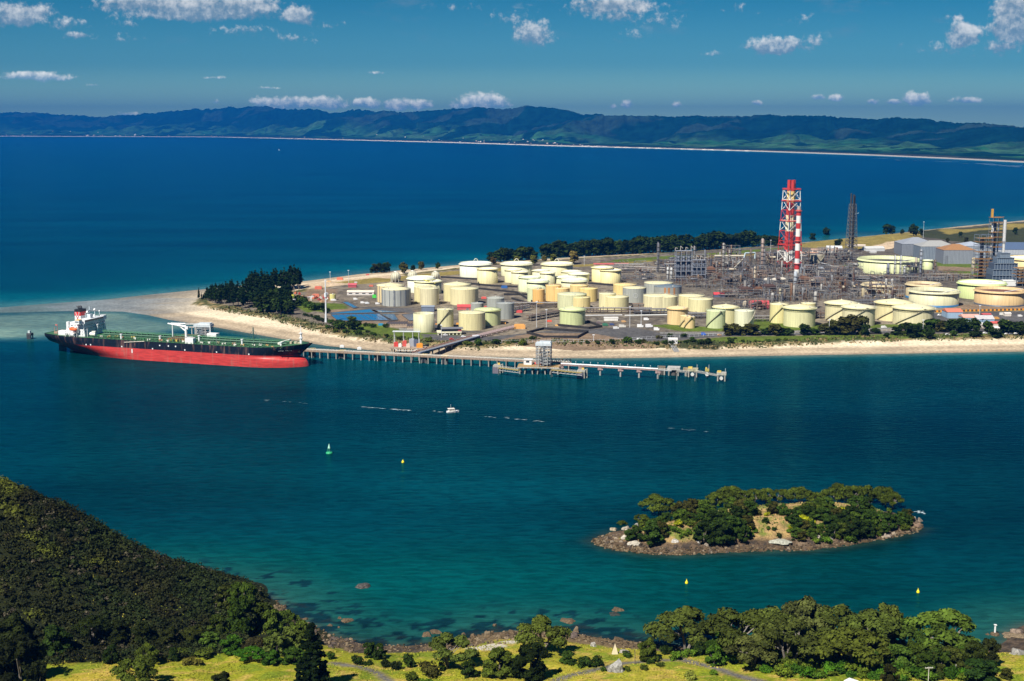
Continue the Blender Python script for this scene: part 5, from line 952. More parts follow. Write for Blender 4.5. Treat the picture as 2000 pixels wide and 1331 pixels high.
# =====================================================================
# PROCESS UNITS, CHIMNEYS, BUILDINGS
# =====================================================================
random.seed(97)
REDP, WHITEP = (.50, .04, .035), (.78, .76, .70)
def lattice(m, c, w0, w1, h, nb, r, z0=0.0, rz=.4, diag=True):
    """four-legged tapering lattice; returns nothing, adds bars to m (or list of m by band)"""
    ms = m if isinstance(m, list) else [m]
    def cor(z): w_ = w0 + (w1 - w0) * z / h; return [(c[0] + w_ * (math.cos(rz) * a - math.sin(rz) * b), c[1] + w_ * (math.sin(rz) * a + math.cos(rz) * b), z0 + z) for a, b in ((-1, -1), (1, -1), (1, 1), (-1, 1))]
    for k in range(nb):
        q = ms[k * len(ms) // nb]; A, B = cor(h * k / nb), cor(h * (k + 1) / nb)
        for i in range(4):
            j = (i + 1) % 4; q.tube(A[i], B[i], r * 1.25, n=5); q.tube(B[i], B[j], r * .8, n=4)
            if diag: q.tube(A[i], B[j], r * .7, n=4); q.tube(A[j], B[i], r * .7, n=4)
# the big red and white chimney group in its lattice
b_ = G(1541, 531); H = (P(1541, 531).y and 1)
def height_at(p, py):
    lo, hi = 0., 400.
    for _ in range(40):
        m = (lo + hi) / 2
        if proj((p.x, p.y, p.z + m))[1] > py: lo = m
        else: hi = m
    return lo
k_ = lambda p: p.y / FPX * 1.01        # metres per photograph pixel at p
s_ = k_(b_); Htop, Hlat = height_at(b_, 352), height_at(b_, 370)
t = thing('chimney_stack', 'tall red and white chimney group inside a lattice tower', 'chimney', (b_.x, b_.y, b_.z))
band = [(0, .12, REDP), (.12, .24, WHITEP), (.24, .44, REDP), (.44, .62, (.72, .66, .42)), (.62, .76, REDP), (.76, .88, (.72, .50, .16)), (.88, 1, REDP)]
for i, (dx, dy, tw) in enumerate(((-5.5, 2, 1.0), (1.5, -3, 1.0), (7, 4, .75))):
    for f0, f1, cb in band:
        if i == 2 and cb == REDP and f1 < .8: cb = (.62, .66, .66)
        m = MB().tube((dx * (1.0 - .38 * f0), dy, Htop * f0), (dx * (1.0 - .38 * f1), dy, Htop * f1), 2.6 * tw, n=14, caps=f1 == 1); m.build('flue', M_PAINT, t, cb)
lb_ = [MB() for _ in range(8)]; lattice(lb_, (0, 0), 13.2 * 1.0, 8.6, Hlat, 8, .42)
for q, cb in zip(lb_, (REDP, WHITEP, REDP, REDP, WHITEP, REDP, WHITEP, WHITEP)): q.build('lattice_frame', M_PAINT, t, cb)
m = MB()
for f in (.33, .62, .86, 1.0):
    z = Hlat * f; w_ = 13.2 + (8.6 - 13.2) * f
    for a, b in ((-1, -1), (1, -1), (1, 1), (-1, 1)): pass
    c4 = [((w_ + .8) * (math.cos(.4) * a - math.sin(.4) * b), (w_ + .8) * (math.sin(.4) * a + math.cos(.4) * b)) for a, b in ((-1, -1), (1, -1), (1, 1), (-1, 1))]
    for i in range(4): p, q = c4[i], c4[(i + 1) % 4]; m.tube((p[0], p[1], z), (q[0], q[1], z), .75, n=4); m.tube((p[0], p[1], z + 1.4), (q[0], q[1], z + 1.4), .2, n=4)
m.build('platform', M_PAINT, t, REDP)
m = MB(); m.path([(11, -6, 0), (10.4, -6, Htop * .6)], 1.0, 5); m.build('ladder', M_PAINT, t, (.72, .55, .14))
# the striped chimney to its right
b2 = G(1556, 540); s2 = k_(b2); H2 = height_at(b2, 403); t = thing('chimney', 'striped red and white chimney right of the lattice group', 'chimney', (b2.x, b2.y, b2.z))
seq = [(0, .10, WHITEP), (.10, .175, REDP), (.175, .255, (.70, .72, .70)), (.255, .37, REDP), (.37, .47, WHITEP), (.47, .57, REDP), (.57, .68, WHITEP), (.68, .76, REDP), (.76, .865, WHITEP), (.865, .95, REDP), (.95, 1.0, (.30, .24, .20))]
rr = lambda f: 5.1 * s2 * (1 - .12 * f) if f < .96 else 3.0 * s2
for f0, f1, cb in seq:
    MB().tube((0, 0, H2 * f0 - (1 if f0 == 0 else 0)), (0, 0, H2 * f1), rr(min(f0, .95)), rr(min(f1, .95)) if f1 < 1 else 2.6 * s2, n=20).build('shaft', M_PAINT, t, cb)
m = MB()
for f in (.175, .50, .925): m.lathe([(rr(f), H2 * f), (rr(f) + 1.3, H2 * f), (rr(f) + 1.3, H2 * f + 1.2), (rr(f), H2 * f + 1.2)], n=20)
m.build('platform', M_PAINT, t, (.5, .12, .10)); m = MB().box((7.5 * s2, 3, H2 * .09), (4 * s2, 8, H2 * .18)); m.build('duct', M_PAINT, t, (.30, .33, .37))
# lattice flare tower
b3 = G(1662, 494); s3 = k_(b3); H3 = height_at(b3, 378); t = thing('flare_tower', 'grey lattice flare tower standing right of the chimneys', 'flare tower', (b3.x, b3.y, b3.z)); m = MB(); lattice(m, (0, 0), 8.4 * s3, 4.6 * s3, H3 * .82, 12, .42, rz=.5)
m.build('lattice_frame', M_PAINT, t, (.11, .105, .095))
for i, (dx, dy) in enumerate(((-3.2, 0), (.6, -2), (3.2, 1.5))): MB().tube((dx, dy, 0), (dx, dy, H3 * (1 - .02 * i)), 1.35, n=8).build('flare_pipe', M_PAINT, t, (.045, .035, .03))
m = MB()
for f in (.28, .55, .82): m.box((0, 0, H3 * f), (2 * (8.4 - 3.8 * f / .82) * s3 + 1, 2 * (8.4 - 3.8 * f / .82) * s3 + 1, .4), .5)
m.build('platform', M_PAINT, t, (.16, .16, .16))
MB().tube((4, 0, H3 * .65), (11, 2, H3 * .67), .4, n=5).build('boom', M_PAINT, t, (.7, .7, .7))

# ---- prototypes of process plant ----
GREYS = [(.13, .135, .15), (.20, .205, .21), (.09, .10, .12), (.23, .215, .19), (.16, .12, .09), (.30, .285, .26), (.07, .075, .09)]
RUST = [(.14, .065, .035), (.18, .095, .05), (.08, .045, .035), (.24, .15, .085)]
def put(name, cat, lb, grp, px, py, build, rz=None):
    p = G(px, py); t = thing(name, lb, cat, (p.x, p.y, p.z - .2), rz if rz is not None else rnd(-.15, .35), grp); build(t, k_(p)); return t
def frame(m, x0, x1, y0, y1, h, nx, ny, nz, r=.22):
    X = [x0 + (x1 - x0) * i / nx for i in range(nx + 1)]; Y = [y0 + (y1 - y0) * i / ny for i in range(ny + 1)]; Z = [h * i / nz for i in range(nz + 1)]
    for x in X:
        for y in Y: m.tube((x, y, 0), (x, y, h), r, n=4, caps=False)
    for z in Z[1:]:
        for y in Y: m.tube((x0, y, z), (x1, y, z), r * .8, n=4, caps=False)
        for x in X: m.tube((x, y0, z), (x, y1, z), r * .8, n=4, caps=False)
def vessel(m, c, r, L, ax='x'):
    n = 10; pr = [(.05, -L / 2 - r * .5), (r * .7, -L / 2 - r * .3), (r, -L / 2), (r, L / 2), (r * .7, L / 2 + r * .3), (.05, L / 2 + r * .5)]; q = MB().lathe(pr, n=n); v = np.vstack(q.v)
    v = {'x': v[:, [2, 0, 1]], 'y': v[:, [0, 2, 1]], 'z': v}[ax] + np.array(c); m.add(v, q.f, True)
def b_column(h, r, col=None):
    def f(t, s):
        cb = col or random.choice(GREYS); m = MB(); vessel(m, (0, 0, h / 2 + 2), r, h - 2, 'z'); m.build('shell', M_STEEL, t, cb)
        m = MB().tube((0, 0, -.3), (0, 0, 3), r * 1.05, n=10); m.build('skirt', M_CONC, t, (.35, .34, .32)); m = MB()
        for k in range(2, int(h / 6) + 2):
            z = k * 6 - 3
            if z < h + 1: m.lathe([(r, z), (r + 1.1, z), (r + 1.1, z + .2), (r, z + .2)], n=10, smooth=False); m.lathe([(r + 1.05, z + 1.1), (r + 1.1, z + 1.1), (r + 1.1, z + 1.2), (r + 1.05, z + 1.2)], n=10, smooth=False)
        m.tube((r + .9, -.5, 0), (r + .9, -.5, h), .3, n=4); m.build('platform', M_STEEL, t, (.20, .185, .16))
        MB().path([(-r - .6, 0, 0), (-r - .6, 0, h), (-r * .3, 0, h + 2.6)], .35, 6).build('downcomer_pipe', M_STEEL, t, random.choice(GREYS + RUST))
    return f
def b_rack(L, h=8, w_=7, dens=9):
    def f(t, s):
        m = MB(); frame(m, -L / 2, L / 2, -w_ / 2, w_ / 2, h, max(2, int(L / 8)), 1, 2, .28); m.build('frame', M_STEEL, t, random.choice(GREYS))
        for cb in random.sample(GREYS + RUST + [(.42, .42, .40), (.36, .31, .22)], 4):
            m = MB()
            for _ in range(dens // 2): y = rnd(-w_ / 2 + .4, w_ / 2 - .4); z = random.choice((h * .5, h)) + .45; m.tube((-L / 2 - rnd(0, 3), y, z), (L / 2 + rnd(0, 3), y, z), rnd(.18, .5), n=6); 
            for _ in range(3): x = rnd(-L / 2, L / 2); y = rnd(-w_ / 2, w_ / 2); m.tube((x, y, 0), (x, y, h + rnd(0, 3)), .3, n=5)
            m.build('pipe', M_STEEL, t, cb)
    return f
def b_unit(w_, d_, h, cols=None, nv=5):
    def f(t, s):
        m = MB(); nz = max(2, int(h / 4.5)); frame(m, -w_ / 2, w_ / 2, -d_ / 2, d_ / 2, h, max(2, int(w_ / 6)), max(1, int(d_ / 6)), nz, .26); cb = random.choice(GREYS + [(.28, .2, .15)]); m.build('frame', M_STEEL, t, cb)
        m = MB()
        for k in range(1, nz):
            if random.random() < .75: a, b = sorted((rnd(-w_ / 2, w_ / 2), rnd(-w_ / 2, w_ / 2))); m.box(((a + b) / 2, 0, h * k / nz + .15), (max(4, b - a), d_, .25))
        m.build('deck', M_STEEL, t, random.choice(GREYS))
        for _ in range(nv):
            m = MB(); r = rnd(.8, 1.9)
            if random.random() < .5: vessel(m, (rnd(-w_ / 2 + 3, w_ / 2 - 3), rnd(-d_ / 2, d_ / 2 - 1), h * random.randrange(0, nz) / nz + r + .6), r, rnd(4, 9), random.choice('xy'))
            else: vessel(m, (rnd(-w_ / 2 + 2, w_ / 2 - 2), rnd(-d_ / 2, d_ / 2), h * rnd(.3, .75)), r, h * rnd(.5, 1.1), 'z')
            m.build('vessel', M_STEEL, t, random.choice(cols or (GREYS + RUST + [(.40, .39, .36), (.42, .36, .26)])))
        for _ in range(3):
            m = MB()
            for _ in range(5):
                x, y, z = rnd(-w_ / 2, w_ / 2), rnd(-d_ / 2, d_ / 2), rnd(1, h); x2 = rnd(-w_ / 2, w_ / 2); z2 = rnd(1, h * 1.1); m.path([(x, y, z), (x2, y, z), (x2, y, z2), (x2, rnd(-d_ / 2, d_ / 2), z2)], rnd(.15, .38), 5)
            m.build('pipe', M_STEEL, t, random.choice(GREYS + RUST + [(.4, .4, .39)]))
    return f
def b_furnace(w_, h, col):
    def f(t, s):
        m = MB().box((0, 0, h * .32 + 2), (w_, w_ * .8, h * .6)); v = [(-w_ / 2, -w_ * .4), (w_ / 2, -w_ * .4), (w_ / 2, w_ * .4), (-w_ / 2, w_ * .4)]
        z0, z1 = h * .62 + 2, h * .8 + 2; m.add([(x, y, z0) for x, y in v] + [(x * .3, y * .3, z1) for x, y in v], [(i, (i + 1) % 4, (i + 1) % 4 + 4, i + 4) for i in range(4)]); m.build('firebox', M_STEEL, t, col)
        MB().tube((0, 0, z1 - .5), (0, 0, h * 1.5), w_ * .12, n=10).build('stack', M_STEEL, t, random.choice(GREYS)); m = MB()
        for x in (-w_ / 2 - .5, w_ / 2 + .5):
            for y in (-w_ * .4, 0, w_ * .4): m.tube((x, y, 0), (x, y, h * .62 + 2), .3, n=4)
        for k in (1, 2, 3): m.box((0, 0, 2 + h * .16 * k), (w_ + 2.4, w_ * .8 + 2.4, .2))
        m.build('frame', M_STEEL, t, (.3, .3, .3))
    return f
# coke towers in their steel frame
def b_drums(n, w_, h):
    def f(t, s):
        step = w_ / n
        for k in range(n): m = MB(); vessel(m, (-w_ / 2 + step * (k + .5), 0, h * .45), step * .36, h * .72, 'z'); m.build('drum', M_STEEL, t, (.13, .15, .185))
        m = MB(); frame(m, -w_ / 2, w_ / 2, -5, 5, h, n, 1, 6, .42); m.build('frame', M_STEEL, t, (.22, .25, .31)); m = MB()
        for k in (2, 4, 6): m.box((0, 0, h * k / 6), (w_ + 1, 11, .3))
        m.build('deck', M_STEEL, t, (.28, .29, .31)); m = MB()
        for k in range(n + 1): m.path([(-w_ / 2 + step * k, 3, h), (-w_ / 2 + step * k, 3, h + rnd(3, 7)), (-w_ / 2 + step * k + 3, 3, h + 3)], .5, 6)
        m.build('pipe', M_STEEL, t, (.42, .40, .36))
    return f
put('drum_structure', 'process unit', 'tall steel frame holding dark reactor drums, left of the process area', None, 1334, 549, b_drums(3, 22, 42), .05)
put('drum_structure', 'process unit', 'lower steel frame with dark drums just right of the taller one', None, 1364, 550, b_drums(3, 18, 30), .05)
for a, b, h, r, c, lb in ((1304, 548, 17, 1.6, (.56, .57, .56), 'left of the two bright steel columns before the dark drum frame'), (1311, 549, 17, 1.6, (.56, .57, .56), 'right of the two bright steel columns before the dark drum frame'), (1285, 535, 44, 1.1, None, 'slim tall column rising before the dark treeline'), (1412, 540, 46, 1.6, None, 'tall grey column in the middle of the process area'), (1424, 530, 30, 1.3, None, 'shorter column just right of the tall grey one'), (1488, 536, 50, 1.9, (.36, .27, .22), 'rusty thick column left of the chimney group'), (1492, 528, 30, 1.2, (.30, .30, .32), 'grey column beside the rusty thick one'), (1356, 515, 26, 1.2, None, 'column standing behind the drum frames'), (1473, 575, 34, 1.1, (.5, .42, .30), 'slim tan column in front of the furnaces'),
   (1553, 562, 20, 2.4, (.42, .46, .50), 'thick grey-blue column below the striped chimney'), (1592, 602, 18, 2.0, (.38, .37, .34), 'grey upright vessel above the big cone-roofed tank'), (1523, 592, 16, 1.4, (.40, .36, .24), 'olive upright pipe column above the yellow-cream tank'), (1747, 545, 32, .8, (.45, .47, .50), 'left of the two thin steel masts before the widest tank'), (1758, 545, 32, .8, (.45, .47, .50), 'right of the two thin steel masts before the widest tank'), (1734, 545, 20, 1.8, (.16, .18, .24), 'dark blue twin column before the widest open tank'), (1797, 545, 40, 1.3, (.30, .33, .38), 'grey column at the right end of the widest open tank'), (1826, 540, 22, 1.0, None, 'short column right of the small pale green tank'), (1766, 545, 16, 1.4, (.42, .44, .46), 'grey pipe stack between the open tanks'), (1900, 535, 22, 2.2, (.66, .56, .34), 'cream upright vessel left of the orange-decked tower'), (1630, 500, 14, 1.2, None, 'short column left of the flare tower foot'), (1445, 515, 22, 1.1, None, 'column at the back of the process area'), (1466, 522, 26, 1.2, None, 'column behind the rusty thick one')):
    put('process_column', 'process column', lb, 'process columns', a, b, b_column(h, r, c), 0)
for a, b, w_, h, c, lb in ((1388, 540, 12, 16, RUST[0], 'dark furnace with stubby stack right of the drum frames'), (1455, 578, 16, 13, RUST[2], 'left of the row of rusty furnaces in front'), (1478, 577, 14, 13, RUST[0], 'middle of the row of rusty furnaces in front'), (1500, 574, 16, 14, RUST[2], 'right of the row of rusty furnaces in front'), (1498, 556, 9, 9, (.6, .55, .46), 'left of three beige-topped heaters below the chimneys'), (1514, 556, 9, 9, (.6, .55, .46), 'middle of three beige-topped heaters below the chimneys'), (1528, 555, 9, 9, (.6, .55, .46), 'right of three beige-topped heaters below the chimneys'), (1570, 560, 12, 16, RUST[0], 'dark furnace right below the striped chimney'), (1598, 558, 12, 14, (.10, .10, .12), 'black furnace between the chimney and the orange roof'), (1422, 558, 14, 12, (.09, .09, .11), 'black furnace in the middle of the pipe field')):
    put('furnace', 'furnace', lb, 'furnaces of the process area', a, b, b_furnace(w_, h, c))
UN = []
def inarea(a, b): return any(inside(np.array([a]), np.array([b]), q)[0] for q in AREAS)
AREAS = [[(1235, 520), (1320, 508), (1480, 499), (1520, 500), (1530, 560), (1500, 585), (1430, 588), (1400, 572), (1330, 556), (1250, 548), (1210, 535)], [(1520, 500), (1700, 505), (1675, 540), (1690, 590), (1620, 586), (1540, 592), (1500, 590)], [(1690, 542), (1880, 536), (1875, 552), (1790, 552), (1750, 560), (1750, 595), (1680, 592)], [(1440, 590), (1520, 590), (1500, 615), (1480, 612)]]
k = 0; tries = 0
while k < 112 and tries < 4000:
    tries += 1; a, b = rnd(1210, 1880), rnd(500, 612)
    if not inarea(a, b): continue
    if any((a - u) ** 2 / 14 ** 2 + (b - v) ** 2 / 3.6 ** 2 < 1 for u, v in UN): continue
    UN.append((a, b)); k += 1; p = random.random(); left = a < 1320
    if p < .62: put('process_unit', 'process unit', 'open steel frame unit packed with pipes and vessels in the process area', 'open-frame units of the process area', a, b, b_unit(rnd(16, 26), rnd(8, 14), rnd(6, 10) if left else rnd(8, 23)), rnd(-.1, .3))
    else: put('pipe_rack', 'pipe rack', 'grey steel rack carrying parallel pipes through the process area', 'pipe racks of the process area', a, b, b_rack(rnd(26, 48), rnd(5, 9), 6), rnd(-.1, .25) + (0 if random.random() < .7 else 1.5))
for a, b, L, rz_, lb in ((1260, 530, 70, -.35, 'long pipe rack sloping down behind the lemon tanks'), (1235, 604, 50, .02, 'pipe rack under the middle row of cream tanks'), (1200, 612, 80, 0, 'long pipe rack in front of the middle row of cream tanks'), (1290, 614, 60, .05, 'pipe rack left behind the orange banded tank'), (1375, 622, 40, .1, 'pipe rack between the orange and pale green tanks'), (1480, 628, 30, .1, 'pipe rack left of the yellow-cream stair tank'), (1600, 622, 34, .1, 'pipe rack right of the big cone-roofed tank'), (1040, 601, 70, -.02, 'pipe rack below the orange tanks'), (1660, 552, 50, -.2, 'pipe rack beneath the orange-roofed building'), (1650, 514, 90, 0, 'long low steel gallery behind the widest open tank'), (1620, 528, 70, -.3, 'sloping grey conveyor-like rack below the small green lawn'), (1700, 596, 40, .1, 'pipe rack above the right bushy trees'), (1850, 544, 60, 0, 'dark blue pipe rack behind the green tank'), (1065, 622, 60, .9, 'pipe track running away beside the lone green tank'), (1010, 610, 40, .9, 'pipe track right of the dark grey tank')):
    put('pipe_rack', 'pipe rack', lb, 'pipe racks around the tanks', a, b, b_rack(L, 6, 6, 12), rz_)
# large horizontal ducts
for pts, c, r, lb in (([(1395, 518, 14), (1455, 518, 14)], (.55, .50, .38), 1.6, 'fat beige duct left of the light blue pipe bend'), ([(1453, 519, 12), (1455, 519, 19), (1474, 518, 19), (1474, 518, 10)], (.50, .62, .66), 1.2, 'light blue pipe bend above the pipe field'), ([(1426, 537, 4), (1450, 524, 13)], (.60, .55, .42), .9, 'slanting beige pipe below the light blue bend'), ([(1492, 518, 12), (1514, 518, 12)], (.62, .55, .38), 1.5, 'short cream duct left of the red chimney base'), ([(1566, 532, 6), (1606, 532, 6), (1607, 536, 5)], (.38, .42, .48), 2.0, 'grey-blue duct right of the striped chimney'), ([(1570, 536, 4), (1650, 536, 4)], (.62, .60, .52), .8, 'long pale pipe under the grey-blue duct'), ([(1595, 519, 6), (1655, 532, 3)], (.40, .41, .42), .8, 'grey conveyor tube slanting down from the brownish tank'), ([(1340, 620, 3), (1220, 622, 3)], (.66, .66, .62), .8, 'long pale pipe lying before the middle row of tanks'), ([(1140, 622, 3), (1215, 621, 3)], (.60, .60, .58), .7, 'pale pipe right of the lone green tank')):
    w_ = [G(a, b) + Vector((0, 0, z)) for a, b, z in pts]; o = MB().path(w_, r, 8).build('duct', M_STEEL, None, c); tag(o, lb, 'duct')
    if pts[0][2] > 6:
        m = MB(); 
        for q in w_: m.tube((q.x, q.y, hl(q.x, q.y) - .3), q, .4, n=5)
        s_o = m.build('support', M_STEEL, o, (.3, .3, .3))
# fine pipework between the units that reads as one mass
rg = np.random.default_rng(31); ms = {}
for _ in range(3600):
    a, b = rg.uniform(1180, 1880), rg.uniform(505, 600)
    if not (inarea(a, b) or (1180 < a < 1320 and 512 < b < 550)): continue
    p = G(a, b); L = rg.uniform(3, 20); an = random.choice((.1, 1.67)) + rg.normal() * .05; z = p.z + rg.uniform(.4, 9 if a > 1320 else 4); dx, dy = math.cos(an) * L / 2, math.sin(an) * L / 2; m = ms.setdefault(rg.integers(0, 8), MB()); r = rg.uniform(.15, .45)
    m.path([(p.x - dx, p.y - dy, p.z), (p.x - dx, p.y - dy, z), (p.x + dx, p.y + dy, z), (p.x + dx, p.y + dy, p.z)], r, 5)
pr = empty('pipework'); tag(pr, 'tangle of small pipes between the process units', kind='stuff')
for k, m in ms.items(): o = m.build('pipe_tangle', M_STEEL, pr, (GREYS + RUST + [(.42, .4, .37)])[k % 12]); o['kind'] = 'stuff'

# ---- the orange-decked towers and the great heater at the right ----
def b_tower(w_, h, nz, cols, top=None):
    def f(t, s):
        m = MB(); frame(m, -w_ / 2, w_ / 2, -w_ * .4, w_ * .4, h, 2, 1, nz, .36); m.build('frame', M_STEEL, t, (.13, .17, .22)); m = MB()
        for k in range(1, nz + 1):
            if random.random() < .8: m.box((rnd(-1, 1), 0, h * k / nz), (w_ + rnd(0, 1.5), w_ * .9, .3)); m.box((0, -w_ * .46, h * k / nz + 1.2), (w_ + 1, .12, .4))
        m.build('deck', M_STEEL, t, (.40, .19, .02))
        for _ in range(3): m = MB(); vessel(m, (rnd(-w_ * .3, w_ * .3), rnd(-2, 3), h * .5), rnd(1.0, 2.0), h * .8, 'z'); m.build('vessel', M_STEEL, t, random.choice(((.16, .20, .26), (.34, .36, .38), (.5, .5, .48))))
        if top: MB().box((-w_ * .45, 0, h + top / 2), (2.6, 2.6, top)).build('stair_head', M_STEEL, t, (.62, .33, .05))
    return f
put('process_tower', 'process tower', 'shorter dark tower with orange decks left of the tallest one', None, 1917, 545, b_tower(20, 62, 13, None), .1)
put('process_tower', 'process tower', 'tallest dark tower with orange decks beside the steel chimney', None, 1940, 540, b_tower(15, 84, 12, None, 12), .1)
put('process_unit', 'process unit', 'dark unit with orange decks cut by the right edge', None, 1992, 558, b_tower(18, 24, 6, None), .1)
def b_heater(t, s):
    W_, Hh = 52 * s, 58 * s
    for k, (f0, f1, wf) in enumerate(((0, .22, 1.0), (.22, .42, .98), (.42, .62, .86), (.62, .80, .62), (.80, .95, .36))):
        MB().box((0, 0, Hh * (f0 + f1) / 2), (W_ * wf, 20 * wf + 4, Hh * (f1 - f0) - .3)).build('housing', M_STEEL, t, ((.06, .09, .13), (.10, .14, .19), (.07, .10, .15), (.13, .18, .24), (.16, .21, .27))[k])
        m = MB()
        for j in range(9): x = -W_ * wf / 2 + W_ * wf * j / 8; m.box((x, -(10 * wf + 2.4), Hh * (f0 + f1) / 2), (.5, .5, Hh * (f1 - f0)))
        m.box((0, -(10 * wf + 2.6), Hh * f1), (W_ * wf + 1.5, 1.2, .4)); m.build('steelwork', M_STEEL, t, (.28, .34, .40))
put('heater', 'heater', 'stepped dark blue heater block under the steel chimney', None, 1957, 549, b_heater, .05)
b4 = G(1958, 522); H4 = height_at(b4, 430); t = thing('chimney', 'plain grey steel chimney at the right above the blue heater', 'chimney', (b4.x, b4.y, b4.z)); r4 = 3.1 * k_(b4)
MB().tube((0, 0, 0), (0, 0, H4 * .52), r4 * .8, n=16).tube((0, 0, H4 * .56), (0, 0, H4), r4, n=16).build('shaft', M_STEEL, t, (.60, .60, .58)); MB().tube((0, 0, H4 * .52), (0, 0, H4 * .56), r4 * 1.25, n=16).build('collar', M_STEEL, t, (.30, .30, .32))

# ---- buildings ----
def shed(px0, px1, yb, ye, ya, depth, wall, roof, lb, hip=False, name='shed', cat='shed', rz=None, door=None, win=0, ridge_side=False):
    """gabled or hipped building: front wall from px0 to px1 with its foot at yb, eaves at ye, ridge at ya"""
    A, B = G(px0, yb), G(px1, yb); c = (A + B) / 2; W_ = (B - A).length; h = height_at(c, ye); hr = max(.4, height_at(c, ya) - h)
    t = thing(name, lb, cat, (c.x, c.y, c.z), math.atan2(B.y - A.y, B.x - A.x) if rz is None else rz); D_ = depth
    MB().box((0, D_ / 2, h / 2 - .4), (W_, D_, h + .8)).build('wall', M_PAINT, t, wall); e = .4; m = MB(); z = h + .02
    x0, x1, y0, y1 = -W_ / 2 - e, W_ / 2 + e, -e, D_ + e
    if hip: i = min(W_ * .5 - .1, D_ * .5); R0, R1 = (x0 + i, D_ / 2), (x1 - i, D_ / 2)
    elif ridge_side: R0, R1 = (0, y0), (0, y1)
    else: R0, R1 = (x0, D_ / 2), (x1, D_ / 2)
    v = [(x0, y0, z), (x1, y0, z), (x1, y1, z), (x0, y1, z), (R0[0], R0[1], z + hr), (R1[0], R1[1], z + hr)]
    f = [(0, 1, 5, 4), (2, 3, 4, 5), (1, 2, 5), (3, 0, 4), (3, 2, 1, 0)] if not ridge_side else [(0, 4, 5, 3), (1, 2, 5, 4), (0, 1, 4), (2, 3, 5), (3, 2, 1, 0)]
    m.add(v, f); m.build('roof', M_PAINT, t, roof)
    if door: MB().box((door * W_ / 2, -.06, h * .3), (min(5, W_ * .2), .12, h * .6)).build('door', M_PAINT, t, (.12, .13, .15))
    for k in range(win):
        fr = MB().box((-W_ / 2 + W_ * (k + .5) / win, -.05, h * .6), (W_ / win * .5, .1, h * .3)).build('window', M_GLASS, t)
    return t, W_, h
def ribs(t, W_, h, c, n=24):
    m = MB()
    for k in range(n): m.box((-W_ / 2 + W_ * (k + .5) / n, -.12, h / 2), (.35, .18, h))
    m.build('cladding', M_PAINT, t, c)
t, W_, h = shed(1761, 1829, 500, 477, 466, 50, (.17, .19, .22), (.27, .29, .32), 'grey hipped warehouse, leftmost of the large sheds', True, 'warehouse', 'warehouse'); ribs(t, W_, h, (.34, .37, .41))
t, W_, h = shed(1797, 1868, 508, 482, 472, 40, (.17, .21, .25), (.33, .33, .31), 'pale-roofed warehouse in the middle of the large sheds', True, 'warehouse', 'warehouse'); ribs(t, W_, h, (.36, .41, .46))
t, W_, h = shed(1842, 1905, 516, 489, 479, 40, (.20, .22, .25), (.33, .17, .07), 'warehouse with an orange-brown roof slope', True, 'warehouse', 'warehouse', door=-.8); ribs(t, W_, h, (.38, .41, .46))
t, W_, h = shed(1880, 1925, 506, 481, 474, 40, (.30, .34, .38), (.36, .40, .46), 'slate-roofed warehouse behind the orange-decked tower', True, 'warehouse', 'warehouse')
t, W_, h = shed(1945, 2060, 498, 488, 476, 50, (.42, .45, .48), (.08, .12, .20), 'long warehouse with dark blue roof at the right edge', True, 'warehouse', 'warehouse'); ribs(t, W_, h, (.5, .53, .56))
